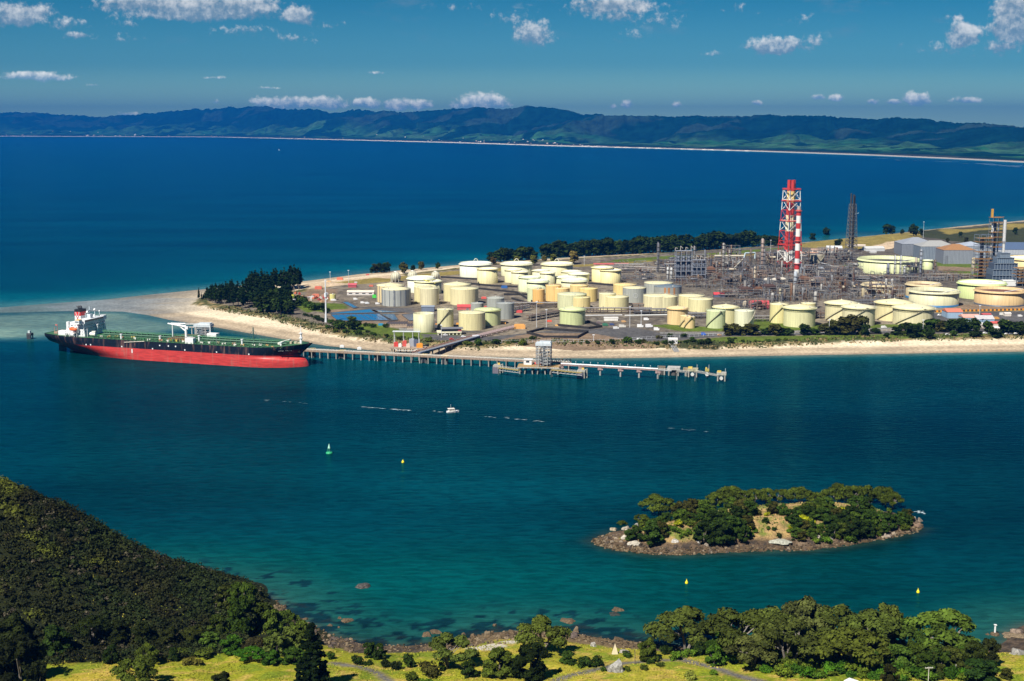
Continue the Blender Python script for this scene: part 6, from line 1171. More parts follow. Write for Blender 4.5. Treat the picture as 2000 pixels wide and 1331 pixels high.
for a0, a1, yb, ye, ya, dp, w1, r1, lb in ((893, 920, 606, 600, 596, 12, (.50, .10, .10), (.55, .08, .08), 'red shed in front of the large cream tank'), (823, 848, 609, 600, 598, 12, (.16, .20, .27), (.25, .29, .34), 'blue-grey shed below the tall pale cream tank'),
  (1395, 1415, 581, 576, 572, 10, (.10, .12, .18), (.55, .06, .07), 'red-roofed hut left of the rusty furnaces'), (1467, 1503, 604, 596, 589, 16, (.45, .08, .09), (.52, .07, .08), 'large dark red shed behind the yellow-cream stair tank'), (1625, 1676, 551, 547, 545, 14, (.60, .32, .08), (.72, .38, .08), 'orange-roofed long building, upper one right of the chimneys'), (1642, 1676, 558, 554, 552, 8, (.55, .28, .06), (.70, .36, .08), 'orange-roofed building, lower and shorter one'),
  (1160, 1228, 519, 517, 515, 14, (.45, .40, .36), (.48, .12, .10), 'long low red-roofed workshop behind the lemon tanks'), (1585, 1640, 494, 490, 487, 16, (.62, .58, .52), (.50, .33, .23), 'pinkish-roofed long office behind the small brownish tank'), (1555, 1600, 500, 496, 493, 16, (.66, .62, .56), (.48, .28, .18), 'terracotta-roofed low office right of the striped chimney'), (1615, 1645, 489, 485, 481, 14, (.62, .62, .60), (.68, .68, .66), 'pale-roofed workshop left of the flare tower foot'), (1692, 1728, 491, 486, 482, 18, (.58, .60, .60), (.55, .55, .53), 'white-roofed shed between flare tower and grey warehouses'), (1655, 1690, 482, 480, 478, 12, (.50, .48, .44), (.62, .52, .42), 'low tan-roofed hut line on the dune behind the flare tower'),
  (1850, 1880, 622, 610, 605, 20, (.30, .42, .54), (.62, .20, .12), 'blue-walled shed with a red roof beside the open tanks'), (1882, 1915, 631, 621, 616, 18, (.30, .40, .50), (.66, .36, .28), 'long blue-walled shed with faded red roof'), (1908, 1942, 633, 624, 618, 16, (.26, .38, .50), (.50, .48, .48), 'blue-walled gabled shed right of the faded red roof'), (1920, 1936, 619, 615, 613, 8, (.50, .10, .10), (.52, .10, .10), 'small red container shed above the blue sheds'), (1963, 1975, 618, 613, 611, 6, (.66, .60, .52), (.7, .66, .6), 'small pink-white cabin in the yard at the right'), (1937, 1951, 638, 632, 629, 8, (.62, .50, .40), (.62, .10, .08), 'red-roofed kiosk among the shore trees at the right'), (1910, 1922, 640, 634, 631, 8, (.70, .62, .54), (.66, .64, .6), 'white cottage between the shore trees at the right'), (1935, 1952, 646, 641, 638, 8, (.74, .70, .62), (.74, .70, .64), 'cream cottage under the red-roofed kiosk'),
  (1960, 1987, 559, 549, 548, 14, (.74, .74, .70), (.80, .80, .76), 'white box building behind the green white-roofed tank'), (1306, 1323, 672, 664, 661, 8, (.74, .72, .68), (.62, .60, .56), 'white hut at the top of the beach steps'), (1180, 1207, 627, 621, 620, 6, (.76, .74, .68), (.78, .76, .7), 'white site cabin right of the lone green tank'), (678, 730, 577, 571, 568, 8, (.66, .62, .58), (.74, .62, .50), 'long pale workshop by the rubble yard with openings'), (680, 696, 562, 557, 554, 6, (.42, .08, .10), (.50, .10, .12), 'dark red container hut on the beach side'), (1700, 1712, 495, 492, 491, 8, (.55, .55, .52), (.6, .6, .58), 'tiny grey hut before the white-roofed shed')):
    shed(a0, a1, yb, ye, ya, dp, w1, r1, lb, False, 'shed' if 'cottage' not in lb else 'cottage', 'shed' if 'cottage' not in lb else 'cottage', win=4 if ('office' in lb or 'workshop' in lb or 'cottage' in lb or 'hut at' in lb) else 0, door=.5 if 'red shed' in lb else None)
# flat-roofed control building at the jetty gate, standing on open ground floor
p = G(878, 655); s_ = k_(p); t = thing('gatehouse', 'cream flat-roofed gatehouse with dark window band at the jetty head', 'gatehouse', (p.x, p.y, p.z), .12); W_ = 48 * s_
MB().box((0, 6, 2.8), (W_, 10, 1.6)).build('wall', M_PAINT, t, (.76, .72, .50)); MB().box((2, 6, 5.0), (W_ * .8, 9, 2.2)).build('window_band', M_GLASS, t); MB().box((3, 6, 6.4), (W_ * .9, 11, .6)).build('roof', M_PAINT, t, (.18, .18, .20)); MB().box((W_ * .42, 6, 5), (W_ * .14, 9.4, 3)).build('annex', M_PAINT, t, (.42, .08, .09)); m = MB()
for k in range(7): m.box((-W_ / 2 + 1 + k * (W_ - 2) / 6, 2, 1), (1.1, 1.1, 2.1))
m.build('pillar', M_PAINT, t, (.74, .70, .52))
# vehicles
def car(a, b, c, lb, L=4.6, Hh=1.5, box=False, rz=.1, grp=None, cat='car'):
    p = G(a, b); t = thing('van' if box else 'parked_car', lb, cat, (p.x, p.y, p.z + .1), rz, grp); m = MB(); sc = 1.0
    if box: m.box((-.6, 0, Hh * .6), (L * .72, 2.2, Hh)).box((L * .38, 0, Hh * .42), (L * .24, 2.1, Hh * .6))
    else:
        pr_ = [(-L / 2, .3), (-L / 2, .85), (-L * .38, .95), (-L * .25, Hh), (L * .12, Hh), (L * .25, .95), (L / 2, .8), (L / 2, .3)]; n = len(pr_); v = [(x, -.9, z) for x, z in pr_] + [(x, .9, z) for x, z in pr_]
        m.add(v, [tuple(range(n)), tuple(reversed(range(n, 2 * n)))] + [(i, i + n, (i + 1) % n + n, (i + 1) % n) for i in range(n)])
    m.build('body', M_PAINT, t, c)
    m = MB().box((-.05 * L, 0, Hh * .78), (L * .36, 1.84, .4)) if not box else MB().box((L * .5, 0, Hh * .55), (.1, 1.8, .6)); m.build('window', M_GLASS, t)
    for x in (-L * .32, L * .32):
        for y in (-.9, .9): MB().tube((x, y - .12, .34), (x, y + .12, .34), .34, n=10).build('wheel', M_DARK, t)
    return t
for a, b, c, L, Hh, bx_, lb in ((1250, 640, (.78, .78, .76), 7, 3, True, 'white truck with red marking in the yard left of the grass'), (1267, 640, (.8, .8, .8), 8, 3.2, True, 'larger white box truck right of the red-marked one'), (1282, 646, (.8, .8, .78), 6, 2.8, True, 'white van at the yard corner beside the grass'), (1203, 643, (.8, .8, .78), 6, 2.2, True, 'white van parked at the left of the yard'), (1215, 640, (.60, .58, .52), 8, 2.6, True, 'beige truck behind the left white van'), (1182, 637, (.05, .20, .12), 6, 2.6, True, 'dark green skip truck in the yard'), (1218, 630, (.60, .36, .16), 5, 1.8, True, 'tan vehicle in the yard right of the white cabin'), (1262, 626, (.8, .8, .8), 6, 2.4, True, 'white van on the slope road above the yard'), (1203, 624, (.8, .8, .8), 5, 2.2, True, 'white van right of the site cabin'), (1170, 633, (.16, .12, .12), 6, 2.2, True, 'dark truck at the left of the yard'), (1195, 636, (.05, .08, .2), 5, 2.0, True, 'dark blue van in the yard'),
   (1249, 664, (.8, .8, .78), 6, 1.6, False, 'white car on the car park above the dune'), (1286, 660, (.35, .04, .12), 4.6, 1.6, False, 'dark red car beside the hut garden'), (1374, 655, (.03, .12, .5), 5, 2.2, True, 'blue van on the shore road'), (1405, 656, (.6, .36, .2), 4.5, 1.6, False, 'tan car on the shore road right of the blue van'), (694, 586, (.8, .8, .8), 5, 2, True, 'white van near the rubble yard'), (708, 593, (.8, .8, .8), 5, 2, True, 'left of two white vans above the blue ponds'), (717, 594, (.75, .78, .8), 5, 2, True, 'right of two white vans above the blue ponds'), (737, 595, (.8, .8, .8), 5, 2, True, 'white van at the foot of the grey clad tank'), (651, 588, (.8, .8, .8), 7, 2, True, 'white trailer beside the tiny yellow-green tank'), (732, 583, (.08, .62, .08), 6, 4, True, 'bright green machine left of the grey clad tank'),
   (882, 664, (.5, .06, .06), 5, 1.8, False, 'red car on the jetty road'), (905, 659, (.75, .75, .75), 5, 1.8, False, 'pale car on the jetty road behind the red one'), (930, 661, (.78, .78, .8), 9, 2.8, True, 'white tank truck at the fence right of the gatehouse'), (870, 656, (.8, .8, .8), 5, 1.8, False, 'white car under the gatehouse'), (1835, 617, (.78, .78, .76), 5, 1.8, False, 'white car left of the blue-walled shed'), (1957, 616, (.76, .74, .66), 6, 2.6, True, 'cream van in the right yard'), (1992, 619, (.76, .74, .7), 5, 2, True, 'white van at the right edge of the yard'), (1726, 643, (.8, .8, .76), 6, 3, True, 'white box on the grass below the right tank pair'),
   (1850, 655, (.8, .8, .8), 4.6, 1.5, False, 'white car leftmost in the beach car park'), (1866, 655, (.6, .65, .7), 4.6, 1.5, False, 'silver car second from left in the beach car park'), (1915, 653, (.1, .12, .2), 4.6, 1.5, False, 'dark car behind the white car at the beach trees'), (1924, 652, (.8, .8, .8), 4.6, 1.5, False, 'white car between the beach trees'), (1932, 653, (.12, .14, .2), 4.6, 1.5, False, 'navy car right of the white car at the beach trees'), (1966, 654, (.8, .8, .8), 4.6, 1.5, False, 'white car near the right edge of the beach car park'), (1974, 654, (.15, .16, .2), 4.6, 1.5, False, 'black car near the right edge of the beach car park'), (1984, 653, (.8, .8, .82), 4.6, 1.5, False, 'last white car before the right edge trees'), (1968, 630, (.6, .55, .1), 5, 2, True, 'yellow vehicle in the right yard'), (1946, 624, (.6, .3, .08), 6, 2.4, True, 'orange digger in the right yard')):
    car(a, b, c, lb, L, Hh, bx_, rnd(-.1, .3), 'vehicles around the refinery')
# rubble and containers at the point yard: small countable boxes
random.seed(71)
for k in range(44):
    a, b = rnd(560, 645), rnd(574, 591)
    p = G(a, b); c = random.choice(((.55, .16, .08), (.50, .30, .16), (.40, .06, .05), (.60, .56, .5), (.34, .2, .14), (.62, .62, .6))); o = MB().box((0, 0, 1), (rnd(2, 6), rnd(1.5, 4), rnd(1.2, 3))).box((rnd(-1, 1), 0, 2.4), (rnd(1, 2), 1.4, 1)).build('scrap_pile', M_PAINT, None, c, (p.x, p.y, p.z)); o.rotation_euler = (0, 0, rnd(0, 3)); tag(o, 'small heap of crates and scrap in the yard beside the pines', 'scrap heap', 'scrap heaps of the yard by the pines')
for a, b, w_, c, lb in ((617, 580, 14, (.60, .20, .12), 'faded red container standing in the yard by the pines'), (606, 583, 9, (.62, .62, .62), 'grey-white container left of the faded red one'), (570, 578, 8, (.62, .60, .08), 'yellow tarpaulin left of the yard'), (622, 565, 14, (.62, .16, .10), 'red-roofed tent on the beach side of the yard'), (664, 547, 12, (.62, .18, .10), 'red shelter among the sand heaps'), (643, 551, 7, (.60, .40, .2), 'orange digger on the sand heaps'), (718, 538, 6, (.5, .1, .1), 'dark red machine at the top of the sand'), (725, 560, 8, (.60, .16, .1), 'red skip before the sand'), (695, 553, 6, (.5, .5, .5), 'grey machine left of the dark red one'), (744, 636, 10, (.02, .24, .42), 'left of two blue covers at the near edge of the ponds'), (752, 637, 8, (.02, .24, .42), 'right of two blue covers at the near edge of the ponds'), (852, 634, 4, (.75, .30, .05), 'orange hoarding between the open tank and stair tank'), (895, 634, 8, (.72, .34, .06), 'orange cover at the foot of the yellow-cream tank'), (983, 633, 10, (.72, .36, .08), 'orange cover by the dark grey tank'), (1015, 642, 22, (.72, .36, .10), 'long orange trench cover on the yard'), (1014, 611, 12, (.62, .08, .08), 'red machine right of the dark grey tank'), (1073, 629, 9, (.66, .10, .06), 'red valve cover left of the lone green tank'), (1087, 637, 6, (.72, .40, .12), 'small orange cover at the foot of the lone green tank'), (985, 563, 12, (.03, .12, .36), 'blue tarpaulin below the far tanks'), (945, 584, 10, (.66, .12, .10), 'red cover behind the small grey tanks'), (948, 600, 5, (.60, .07, .07), 'red hut wedged between the small grey tanks')):
    p = G(a, b); w = w_ * k_(p); o = MB().box((0, 0, w * .16), (w, w * .5, w * .34)).box((0, 0, w * .36), (w * .8, w * .3, w * .08)).build('container' if 'container' in lb else 'cover', M_PAINT, None, c, (p.x, p.y, p.z)); tag(o, lb, 'container' if 'container' in lb else 'cover')
# filter ponds
for pts, c, lb in (([(641, 613), (728, 604.5), (742, 612), (650, 614.5)], (.03, .16, .30), 'upper narrow basin of the left blue pond'), ([(646, 616), (742, 614), (768, 627), (660, 628)], (.02, .14, .30), 'lower wide basin of the left blue pond'), ([(724, 606), (790, 611), (735, 612), (728, 609)], (.03, .15, .28), 'upper basin of the right blue pond'), ([(742, 615), (770, 615), (778, 626), (762, 628)], (.02, .14, .28), 'blue basin right of the diagonal bank'), ([(785, 616), (806, 614), (840, 626), (800, 628)], (.22, .24, .27), 'grey basin at the right end of the ponds'), ([(668, 591), (680, 591), (700, 602), (690, 603)], (.05, .16, .28), 'narrow blue channel above the ponds')):
    w_ = [G(*q) for q in pts]; cz = w_[0]; o = MB().poly([(q.x, q.y) for q in w_], 4.0, 5.1).build('pond', mat('pond_liner', c, .15), None); tag(o, lb, 'pond'); m = MB()
    if 'lower' in lb or 'grey' in lb or 'right of' in lb:
        for k in range(1, 8): f = k / 8; a_, b_ = w_[0].lerp(w_[1], f), w_[3].lerp(w_[2], f); m.tube((a_.x, a_.y, 5.2), (b_.x, b_.y, 5.2), .22, n=4)
    for i in range(len(w_)): q0, q1 = w_[i], w_[(i + 1) % len(w_)]; m.tube((q0.x, q0.y, 5.1), (q1.x, q1.y, 5.1), .5, n=4)
    m.build('rim', M_CONC, o, (.10, .10, .10))
# trusses over the dark settling house by the dunes
p = G(800, 655); 
for a, b, w_, lb in ((775, 640, 40, 'dark trussed settling house roof below the ponds'), (812, 644, 34, 'second dark trussed roof beside the grey-green tank')):
    p = G(a, b); t = thing('settling_house', lb, 'shed', (p.x, p.y, p.z), .05); s_ = k_(p); MB().box((0, 8, 1.6), (w_ * s_, 14, 3.6)).build('wall', M_PAINT, t, (.42, .32, .24)); m = MB()
    for k in range(9): x = -w_ * s_ / 2 + k * w_ * s_ / 8; m.tube((x, 0, 3.4), (x + 3, 16, 5), .35, n=4); m.tube((x, 0, 3.4), (x, 16, 4), .35, n=4)
    m.build('truss', M_STEEL, t, (.08, .07, .07)); MB().box((0, 8, 3.9), (w_ * s_, 13, .3)).build('roof', M_STEEL, t, (.12, .10, .10))
# light masts
for a, b, yt, lb in ((637, 630, 548, 'pale lighting mast left of the blue ponds'), (645, 551, 532, 'thin white mast on the beach side sand'), (681, 560, 529, 'white lighting mast behind the red container hut'), (862, 660, 636, 'thin flagpole before the gatehouse'), (1141, 519, 501, 'thin light mast before the dark treeline'), (1048, 640, 590, 'light mast left of the lone green tank'), (1067, 640, 606, 'second light mast left of the lone green tank'), (1230, 640, 600, 'light mast above the vehicle yard'), (1252, 640, 608, 'light mast right of the vehicle yard'), (1505, 492, 470, 'thin mast left of the chimney group'), (1803, 466, 434, 'thin white mast on the dune above the sheds'), (1912, 636, 598, 'light mast before the orange-tan open tank'), (1802, 657, 626, 'light mast among the shore road trees'), (1619, 655, 625, 'light mast among the dark bushy trees'), (1574, 655, 640, 'short post beside the clipped round tree'), (1159, 674, 655, 'thin post on the dune below the basin')):
    p = G(a, b); hgt = height_at(p, yt); t = thing('light_mast', lb, 'light mast', (p.x, p.y, p.z), 0, 'light masts'); thick = 1.0 if a == 637 else .28
    MB().tube((0, 0, 0), (0, 0, hgt), thick, thick * .6, n=6).build('pole', M_PAINT, t, (.66, .68, .70)); MB().box((0, 0, hgt + .3), (2.2, .8, .7)).build('lamp_head', M_PAINT, t, (.7, .72, .74))
    if a == 637: MB().tube((-.9, 0, 0), (0, 0, hgt * .3), .8, n=6).tube((0, 0, hgt * .6), (0, 0, hgt * .7), 1.6, n=8).build('base_frame', M_PAINT, t, (.62, .66, .70))
# the orange barrier along the right yard
m = MB(); A, B = G(1826, 610), G(2010, 606); N = 46
t = thing('barrier', 'orange and black barrier running along the right yard', 'barrier', tuple(A)); m2 = MB()
for k in range(N): q = A.lerp(B, k / N) - A; (m if k % 2 else m2).box((q.x, q.y, 1.0), ((B - A).length / N, .8, 2.0))
m.build('orange_block', M_PAINT, t, (.75, .30, .03)); m2.build('dark_block', M_PAINT, t, (.10, .06, .04))
# steps and path from the hut to the beach
a, b = G(1312, 672), G(1322, 688); d = b - a; L = math.hypot(d.x, d.y); t = thing('beach_steps', 'grey timber steps leading from the white hut down to the sand', 'steps', tuple(a), math.atan2(d.y, d.x)); m = MB()
for k in range(14): f = (k + .5) / 14; m.box((L * f, 0, (b.z - a.z) * f - .1), (L / 14 + .4, 5, .5))
m.build('tread', M_CONC, t, (.45, .44, .42)); MB().tube((0, -2.4, 1), (L, -2.4, b.z - a.z + 1), .12, n=4).tube((0, 2.4, 1), (L, 2.4, b.z - a.z + 1), .12, n=4).build('handrail', M_PAINT, t, (.6, .6, .58))
# chain fence along the shore road
m = MB(); pts = [G(*q) for q in ((960, 670), (1060, 669), (1180, 668), (1290, 661), (1420, 655), (1600, 651), (1760, 647))]
for p, q in zip(pts[:-1], pts[1:]):
    L = (q - p).length; n = int(L / 5)
    for k in range(n): v_ = p.lerp(q, k / n); m.tube((v_.x, v_.y, v_.z - .3), (v_.x, v_.y, v_.z + 2.4), .12, n=4)
    for z in (.4, 2.4): m.tube((p.x, p.y, p.z + z), (q.x, q.y, q.z + z), .08, n=4)
tag(m.build('fence', M_PAINT, None, (.62, .64, .66)), 'long pale post fence between the shore road and the tanks', 'fence')
# =====================================================================
# THE TANKER
# =====================================================================
random.seed(63)
_A, _B = P(200, 699), P(490, 717.7); _u = (_B - _A).normalized(); _n = Vector((-_u.y, _u.x, 0)); HB = 22.0
ship_o = _A + _u * -72 + _n * HB; SL = 282.0
ship = thing('oil_tanker', 'long black and red oil tanker with white bridge moored at the left jetty', 'tanker', tuple(ship_o), math.atan2(_u.y, _u.x))
def sw(x, y, z): q = ship_o + _u * x + _n * y; return Vector((q.x, q.y, z))
def sx(px, yl, z):
    lo, hi = -40., 330.
    for _ in range(40):
        m_ = (lo + hi) / 2
        if proj(sw(m_, yl, z))[0] < px: lo = m_
        else: hi = m_
    return lo
def zdeck(x): return 18.2 + 3.6 * max(0, (x - 225) / 57) ** 1.6 + .6 * max(0, (30 - x) / 30)
def x_s(z): return 1.5 if z > 10 else 1.5 + 23 * ((10 - z) / 10) ** .8
def x_e(z): return 268.5 + (8.5 * math.sqrt(max(0, 1 - (max(z, 0) / 9.0) ** 2)) if z < 9 else 13.5 * ((z - 9) / 12) ** 1.2)
def halfb(x, z):
    a, e = x_s(z), x_e(z); d0 = max(0., min(1., z / 16)); run = 95 - 45 * d0
    g = min(1, max(0, (x - a) / run)); fs = (.62 * d0 ** 1.5) + (1 - .62 * d0 ** 1.5) * (1 - (1 - g) ** 2.2)
    if g <= 0: fs = .62 * d0 ** 1.5
    ent = 58 - 14 * d0; q = max(0, min(1, (x - (e - ent)) / ent)); fb = max(0, 1 - q ** 2.3) ** .75
    return HB * max(.0, min(fs, fb)) + .02
def hull_part(levels, name, color, par, top=False):
    nu = 90; us = [(1 - math.cos(math.pi * k / (nu - 1))) / 2 * .55 + .45 * k / (nu - 1) for k in range(nu)]; v = []; f = []
    for side in (-1, 1):
        b0 = len(v)
        for L in levels:
            for u in us:
                x0 = x_s(L if L < 90 else 18) + (x_e(L if L < 90 else 21) - x_s(L if L < 90 else 18)) * u; z = zdeck(x0) if L > 90 else L; v.append((x0, side * halfb(x0, min(z, 18) if L > 90 else z), z))
        for i in range(len(levels) - 1):
            for j in range(nu - 1):
                q = (b0 + i * nu + j, b0 + i * nu + j + 1, b0 + (i + 1) * nu + j + 1, b0 + (i + 1) * nu + j); f.append(q if side < 0 else q[::-1])
    n0 = len(levels) * nu
    for i in range(len(levels) - 1):      # transom and stem
        for j in (0, nu - 1): q = (i * nu + j, n0 + i * nu + j, n0 + (i + 1) * nu + j, (i + 1) * nu + j); f.append(q[::-1] if j == 0 else q)
    return MB().add(v, f, True).build(name, M_HULL, par, color)
def fn_hull(t, b):
    oi = t.new('ShaderNodeObjectInfo'); o = t.new('ShaderNodeTexCoord').outputs['Object']; n = t.noise(t.new('ShaderNodeMapping', {'Vector': o, 'Scale': (.05, .05, .6)}).outputs[0], 2.0, 6, .65); k = t.smooth(n, .35, .7, 1.15, .66)
    n2 = t.noise(t.new('ShaderNodeMapping', {'Vector': o, 'Scale': (.35, .3, .05)}).outputs[0], 1.0, 5, .6); k2 = t.math('MULTIPLY', t.smooth(n2, .5, .75), .5)
    c = t.mix(1.0, oi.outputs['Color'], t.new('ShaderNodeCombineColor', {0: k, 1: k, 2: k}).outputs[0], 'MULTIPLY'); set_bc(t, b, t.mix(k2, c, (.32, .16, .12)))
M_HULL = mat('hull_paint', rough=.42, spec=.35, fn=fn_hull)
RED_, BLK = (.50, .045, .038), (.006, .009, .018)
hull_part([-1.5, 0, 2, 4, 6, 7.5, 8.6, 9.2, 10.8], 'lower_hull', RED_, ship); hull_part([10.8, 13, 15.5, 17, 99], 'upper_hull', BLK, ship)
m = MB(); N = 80; v = []
for k in range(N): x = 1.6 + (SL - 2.2) * k / (N - 1); h_ = halfb(min(x, 281.5), 18); v += [(x, -h_ + .4, zdeck(x) - .3), (x, h_ - .4, zdeck(x) - .3)]
m.add(v, [(2 * k, 2 * k + 2, 2 * k + 3, 2 * k + 1) for k in range(N - 1)]); m.build('deck', M_STEEL, ship, (.045, .15, .055))
MB().box((11, 0, 2.2), (8, 1.2, 10)).build('rudder', M_HULL, ship, (.05, .02, .03))
m = MB().lathe([(.2, -2), (1.4, 0), (1.2, 3)], n=10); vv = np.vstack(m.v)[:, [2, 0, 1]]; vv[:, 0] += 21; vv[:, 2] += .5; q = MB().add(vv, m.f, True)
for k in range(4): a = k * math.pi / 2 + .5; q.add([(20.5, math.cos(a) * .8, .5 + math.sin(a) * .8), (21.5, math.cos(a + .3) * 3.6, .5 + math.sin(a + .3) * 3.6), (20.2, math.cos(a - .2) * 3.8, .5 + math.sin(a - .2) * 3.8)], [(0, 1, 2), (2, 1, 0)])
q.build('propeller', M_STEEL, ship, (.4, .3, .12))
# accommodation, seen from starboard quarter and front
WT = (.78, .79, .78); x1 = 50
house = MB()
for k, (xa_, xb_, yb_, z0, z1) in enumerate(((37, 50, 17, 18, 21), (37, 49.6, 17, 21, 24), (37, 49.2, 17, 24, 27), (37, 48.8, 17, 27, 30.2))): house.box(((xa_ + xb_) / 2, 0, (z0 + z1) / 2), (xb_ - xa_, 2 * yb_, z1 - z0 - .15))
hs = house.build('deckhouse', M_PAINT, ship, WT); wn = MB()
for z in (19.8, 22.6, 25.6, 28.6):
    for k in range(13): wn.box((50.1 - (z - 18) * .1, -15 + 2.5 * k, z), (.3, .8, .7))
    for k in range(4): wn.box((39.5 + 2.6 * k, -17.03, z), (.8, .12, .7))
wn.build('window', M_GLASS, hs)
br = MB().box((44.5, 0, 32), (9, 30, 3.2)).box((45, 0, 30.6), (6, 41, .8)).box((45, -19, 32.3), (5, 5, 3.4)).box((45, 19, 32.3), (5, 5, 3.4)).build('bridge', M_PAINT, ship, WT); MB().box((49.1, 0, 32.4), (.2, 28, 1.1)).box((45, -21.55, 32.6), (3.8, .15, .9)).build('window', M_GLASS, br); MB().box((45, -19, 34.3), (4.4, 4.6, .5)).build('roof_cover', M_PAINT, br, (.75, .40, .04))
m = MB().box((44, 0, 35.5), (4, 4, 4)).tube((44, 0, 36), (44, 0, 45), .5, .3, 8).box((44, 0, 41), (.6, 7, .5)).box((45, 1, 43), (.5, 5, .4)).tube((42, -4, 33), (42, -4, 39), .25).tube((44, 8, 33), (44, 8, 40), .3).tube((45, 14, 33), (45, 14, 38), .3); m.build('radar_mast', M_PAINT, ship, (.62, .68, .72))
m = MB()
for c_, r_ in (((43, -2, 39.5), 1.3), ((44, 8, 40.6), 1.2), ((45, 14, 38.5), .8), ((43, 8, 35), .9)): q = MB().lathe([(max(.02, r_ * math.sin(k * math.pi / 8)), -r_ * math.cos(k * math.pi / 8)) for k in range(9)], c_, 12); m.add(np.vstack(q.v), q.f, True)
m.build('radome', M_WHITE, ship)
m = MB().box((32.5, -2, 21), (11, 25, 6)).box((32, -2, 26), (9, 22, 4.4)).box((28.6, -12.6, 24.5), (2.6, 3, 13)).box((34, -11, 29.6), (5, 6, 3)); m.build('engine_casing', M_PAINT, ship, WT)
m = MB().box((32, -8, 28.5), (4.4, .3, 1.4)).box((31, -13.7, 21), (4.5, .4, .8)); m.build('vent_grille', M_DARK, ship)
# funnel: white below, red band, black top, with the white and red V marks
fun = MB().box((33.5, 0, 32.6), (6.6, 9, 6.4)).build('funnel', M_PAINT, ship, WT); MB().box((33.5, 0, 37.6), (6.6, 9, 3.9)).build('red_band', M_PAINT, fun, (.65, .03, .03)); MB().box((33.5, 0, 40.7), (6.7, 9.1, 2.4)).build('black_top', M_PAINT, fun, (.012, .012, .015))
def stroke(m, a, b, w_, y): d = Vector((b[0] - a[0], 0, b[1] - a[1])).normalized(); n_ = Vector((-d.z, 0, d.x)) * w_ / 2; A_, B_ = Vector((a[0], y, a[1])), Vector((b[0], y, b[1])); q = [A_ - n_, A_ + n_, B_ + n_, B_ - n_]; m.add([tuple(p) for p in q] + [tuple(p + Vector((0, .06, 0))) for p in q], [(0, 1, 2, 3), (3, 2, 1, 0), (4, 5, 6, 7)])
for y in (-4.58, 4.52):
    m = MB(); stroke(m, (31.4, 39.4), (32.6, 35.7), .9, y); stroke(m, (35.6, 39.4), (34.4, 35.7), .9, y); m.build('emblem', M_PAINT, fun, (.8, .8, .78)); m = MB(); stroke(m, (32.2, 35.6), (33.5, 32.6), .8, y); stroke(m, (34.8, 35.6), (33.5, 32.6), .8, y); m.build('emblem', M_PAINT, fun, (.65, .03, .03))
m = MB()
for y in (-2.5, 0, 2.5): m.path([(33.5, y, 41.5), (33.2, y, 44), (31.6, y, 44.6)], .6, 8)
m.build('exhaust_pipe', M_DARK, fun)
m = MB().lathe([(.1, -4.3), (1.1, -3.5), (1.6, -1), (1.6, 2), (1.2, 3.6), (.1, 4.2)], n=12); vv = np.vstack(m.v)[:, [2, 0, 1]] + np.array((39.5, -20.2, 25.2)); lbt = MB().add(vv, m.f, True).box((38.5, -20.2, 26.6), (3, 1.8, 1.2)).build('lifeboat', M_PAINT, ship, (.80, .13, .02))
m = MB().box((36, -20, 21.6), (12, 5, .5)); 
for x in (31, 36, 41, 44): m.tube((x, -21, 18), (x, -21, 21.5), .3)
m.tube((34.5, -18, 22), (35, -21, 28), .35).tube((44, -18, 22), (44, -21, 28), .35).box((43.5, -18.5, 24.5), (1.4, 1, 5)); m.build('boat_davit', M_PAINT, ship, (.72, .73, .70))
MB().box((23, -13, 20.3), (8, 6, 4.2)).box((27.5, -15, 19.8), (3, 4, 3)).build('stern_store', M_PAINT, ship, WT); m = MB().tube((9, -8, 18), (9, -8, 24), .3).box((12, -9, 19.2), (4, 3, 1.6)).box((15, -2, 19.2), (4, 5, 2)); m.build('mooring_winch', M_STEEL, ship, (.42, .28, .2)); MB().tube((6, 0, 18.5), (6, 0, 25.5), .2).box((5, 0, 25), (2.6, .1, 1.4)).build('ensign_staff', M_PAINT, ship, (.5, .16, .14))
# deck gear
DG, PIPEG = (.05, .20, .08), (.03, .12, .06)
m = MB()
for y in (-6, -4.4, -2.8, 2, 3.6, 5.2): m.tube((62, y, 20.0), (258, y, 20.6), .42, n=6)
for y in (-12, 10): m.tube((66, y, 19.4), (240, y, 19.6), .3, n=6)
m.build('cargo_pipe', M_STEEL, ship, PIPEG); m = MB().box((158, .2, 21.6), (200, 2.6, .35))
for k in range(34): x = 60 + 6 * k; m.box((x, .2, 19.9), (.4, 2.4, 3.4)); m.box((x, -1.1, 22.3), (.15, .15, 1.3)); m.box((x, 1.5, 22.3), (.15, .15, 1.3))
m.box((158, -1.1, 22.9), (200, .12, .12)).box((158, 1.5, 22.9), (200, .12, .12)); m.build('catwalk', M_STEEL, ship, (.10, .28, .14))
m = MB()
for k in range(44): x = 62 + 4.6 * k; m.box((x, -HB + 6, 18.55), (.3, 9, .7)); m.box((x, 12, 18.55), (.3, 12, .7))
m.build('deck_frame', M_STEEL, ship, (.12, .30, .12))
for k in range(26):
    x = 66 + 7.3 * k + rnd(-2, 2); y = rnd(-17, -8); c = random.choice(((.62, .50, .12), (.55, .42, .26), (.7, .68, .6), (.48, .24, .14), (.05, .2, .08), (.55, .36, .14))); m = MB(); m.tube((x, y, 18), (x, y, 19.6), rnd(.5, 1.0), n=8).box((x + rnd(1, 2.5), y + rnd(-1.5, 1.5), 18.9), (rnd(.8, 2.2), rnd(.8, 2), 1.5)); m.build('deck_fitting', M_STEEL, ship, c)
m = MB()
for k in range(10): x = 139 + 2.2 * k; m.tube((x, -15, 20.4), (x, 15, 20.4), .38, n=6); m.tube((x, -15, 18), (x, -15, 20.4), .4, n=6)
m.build('manifold', M_STEEL, ship, (.30, .20, .10))
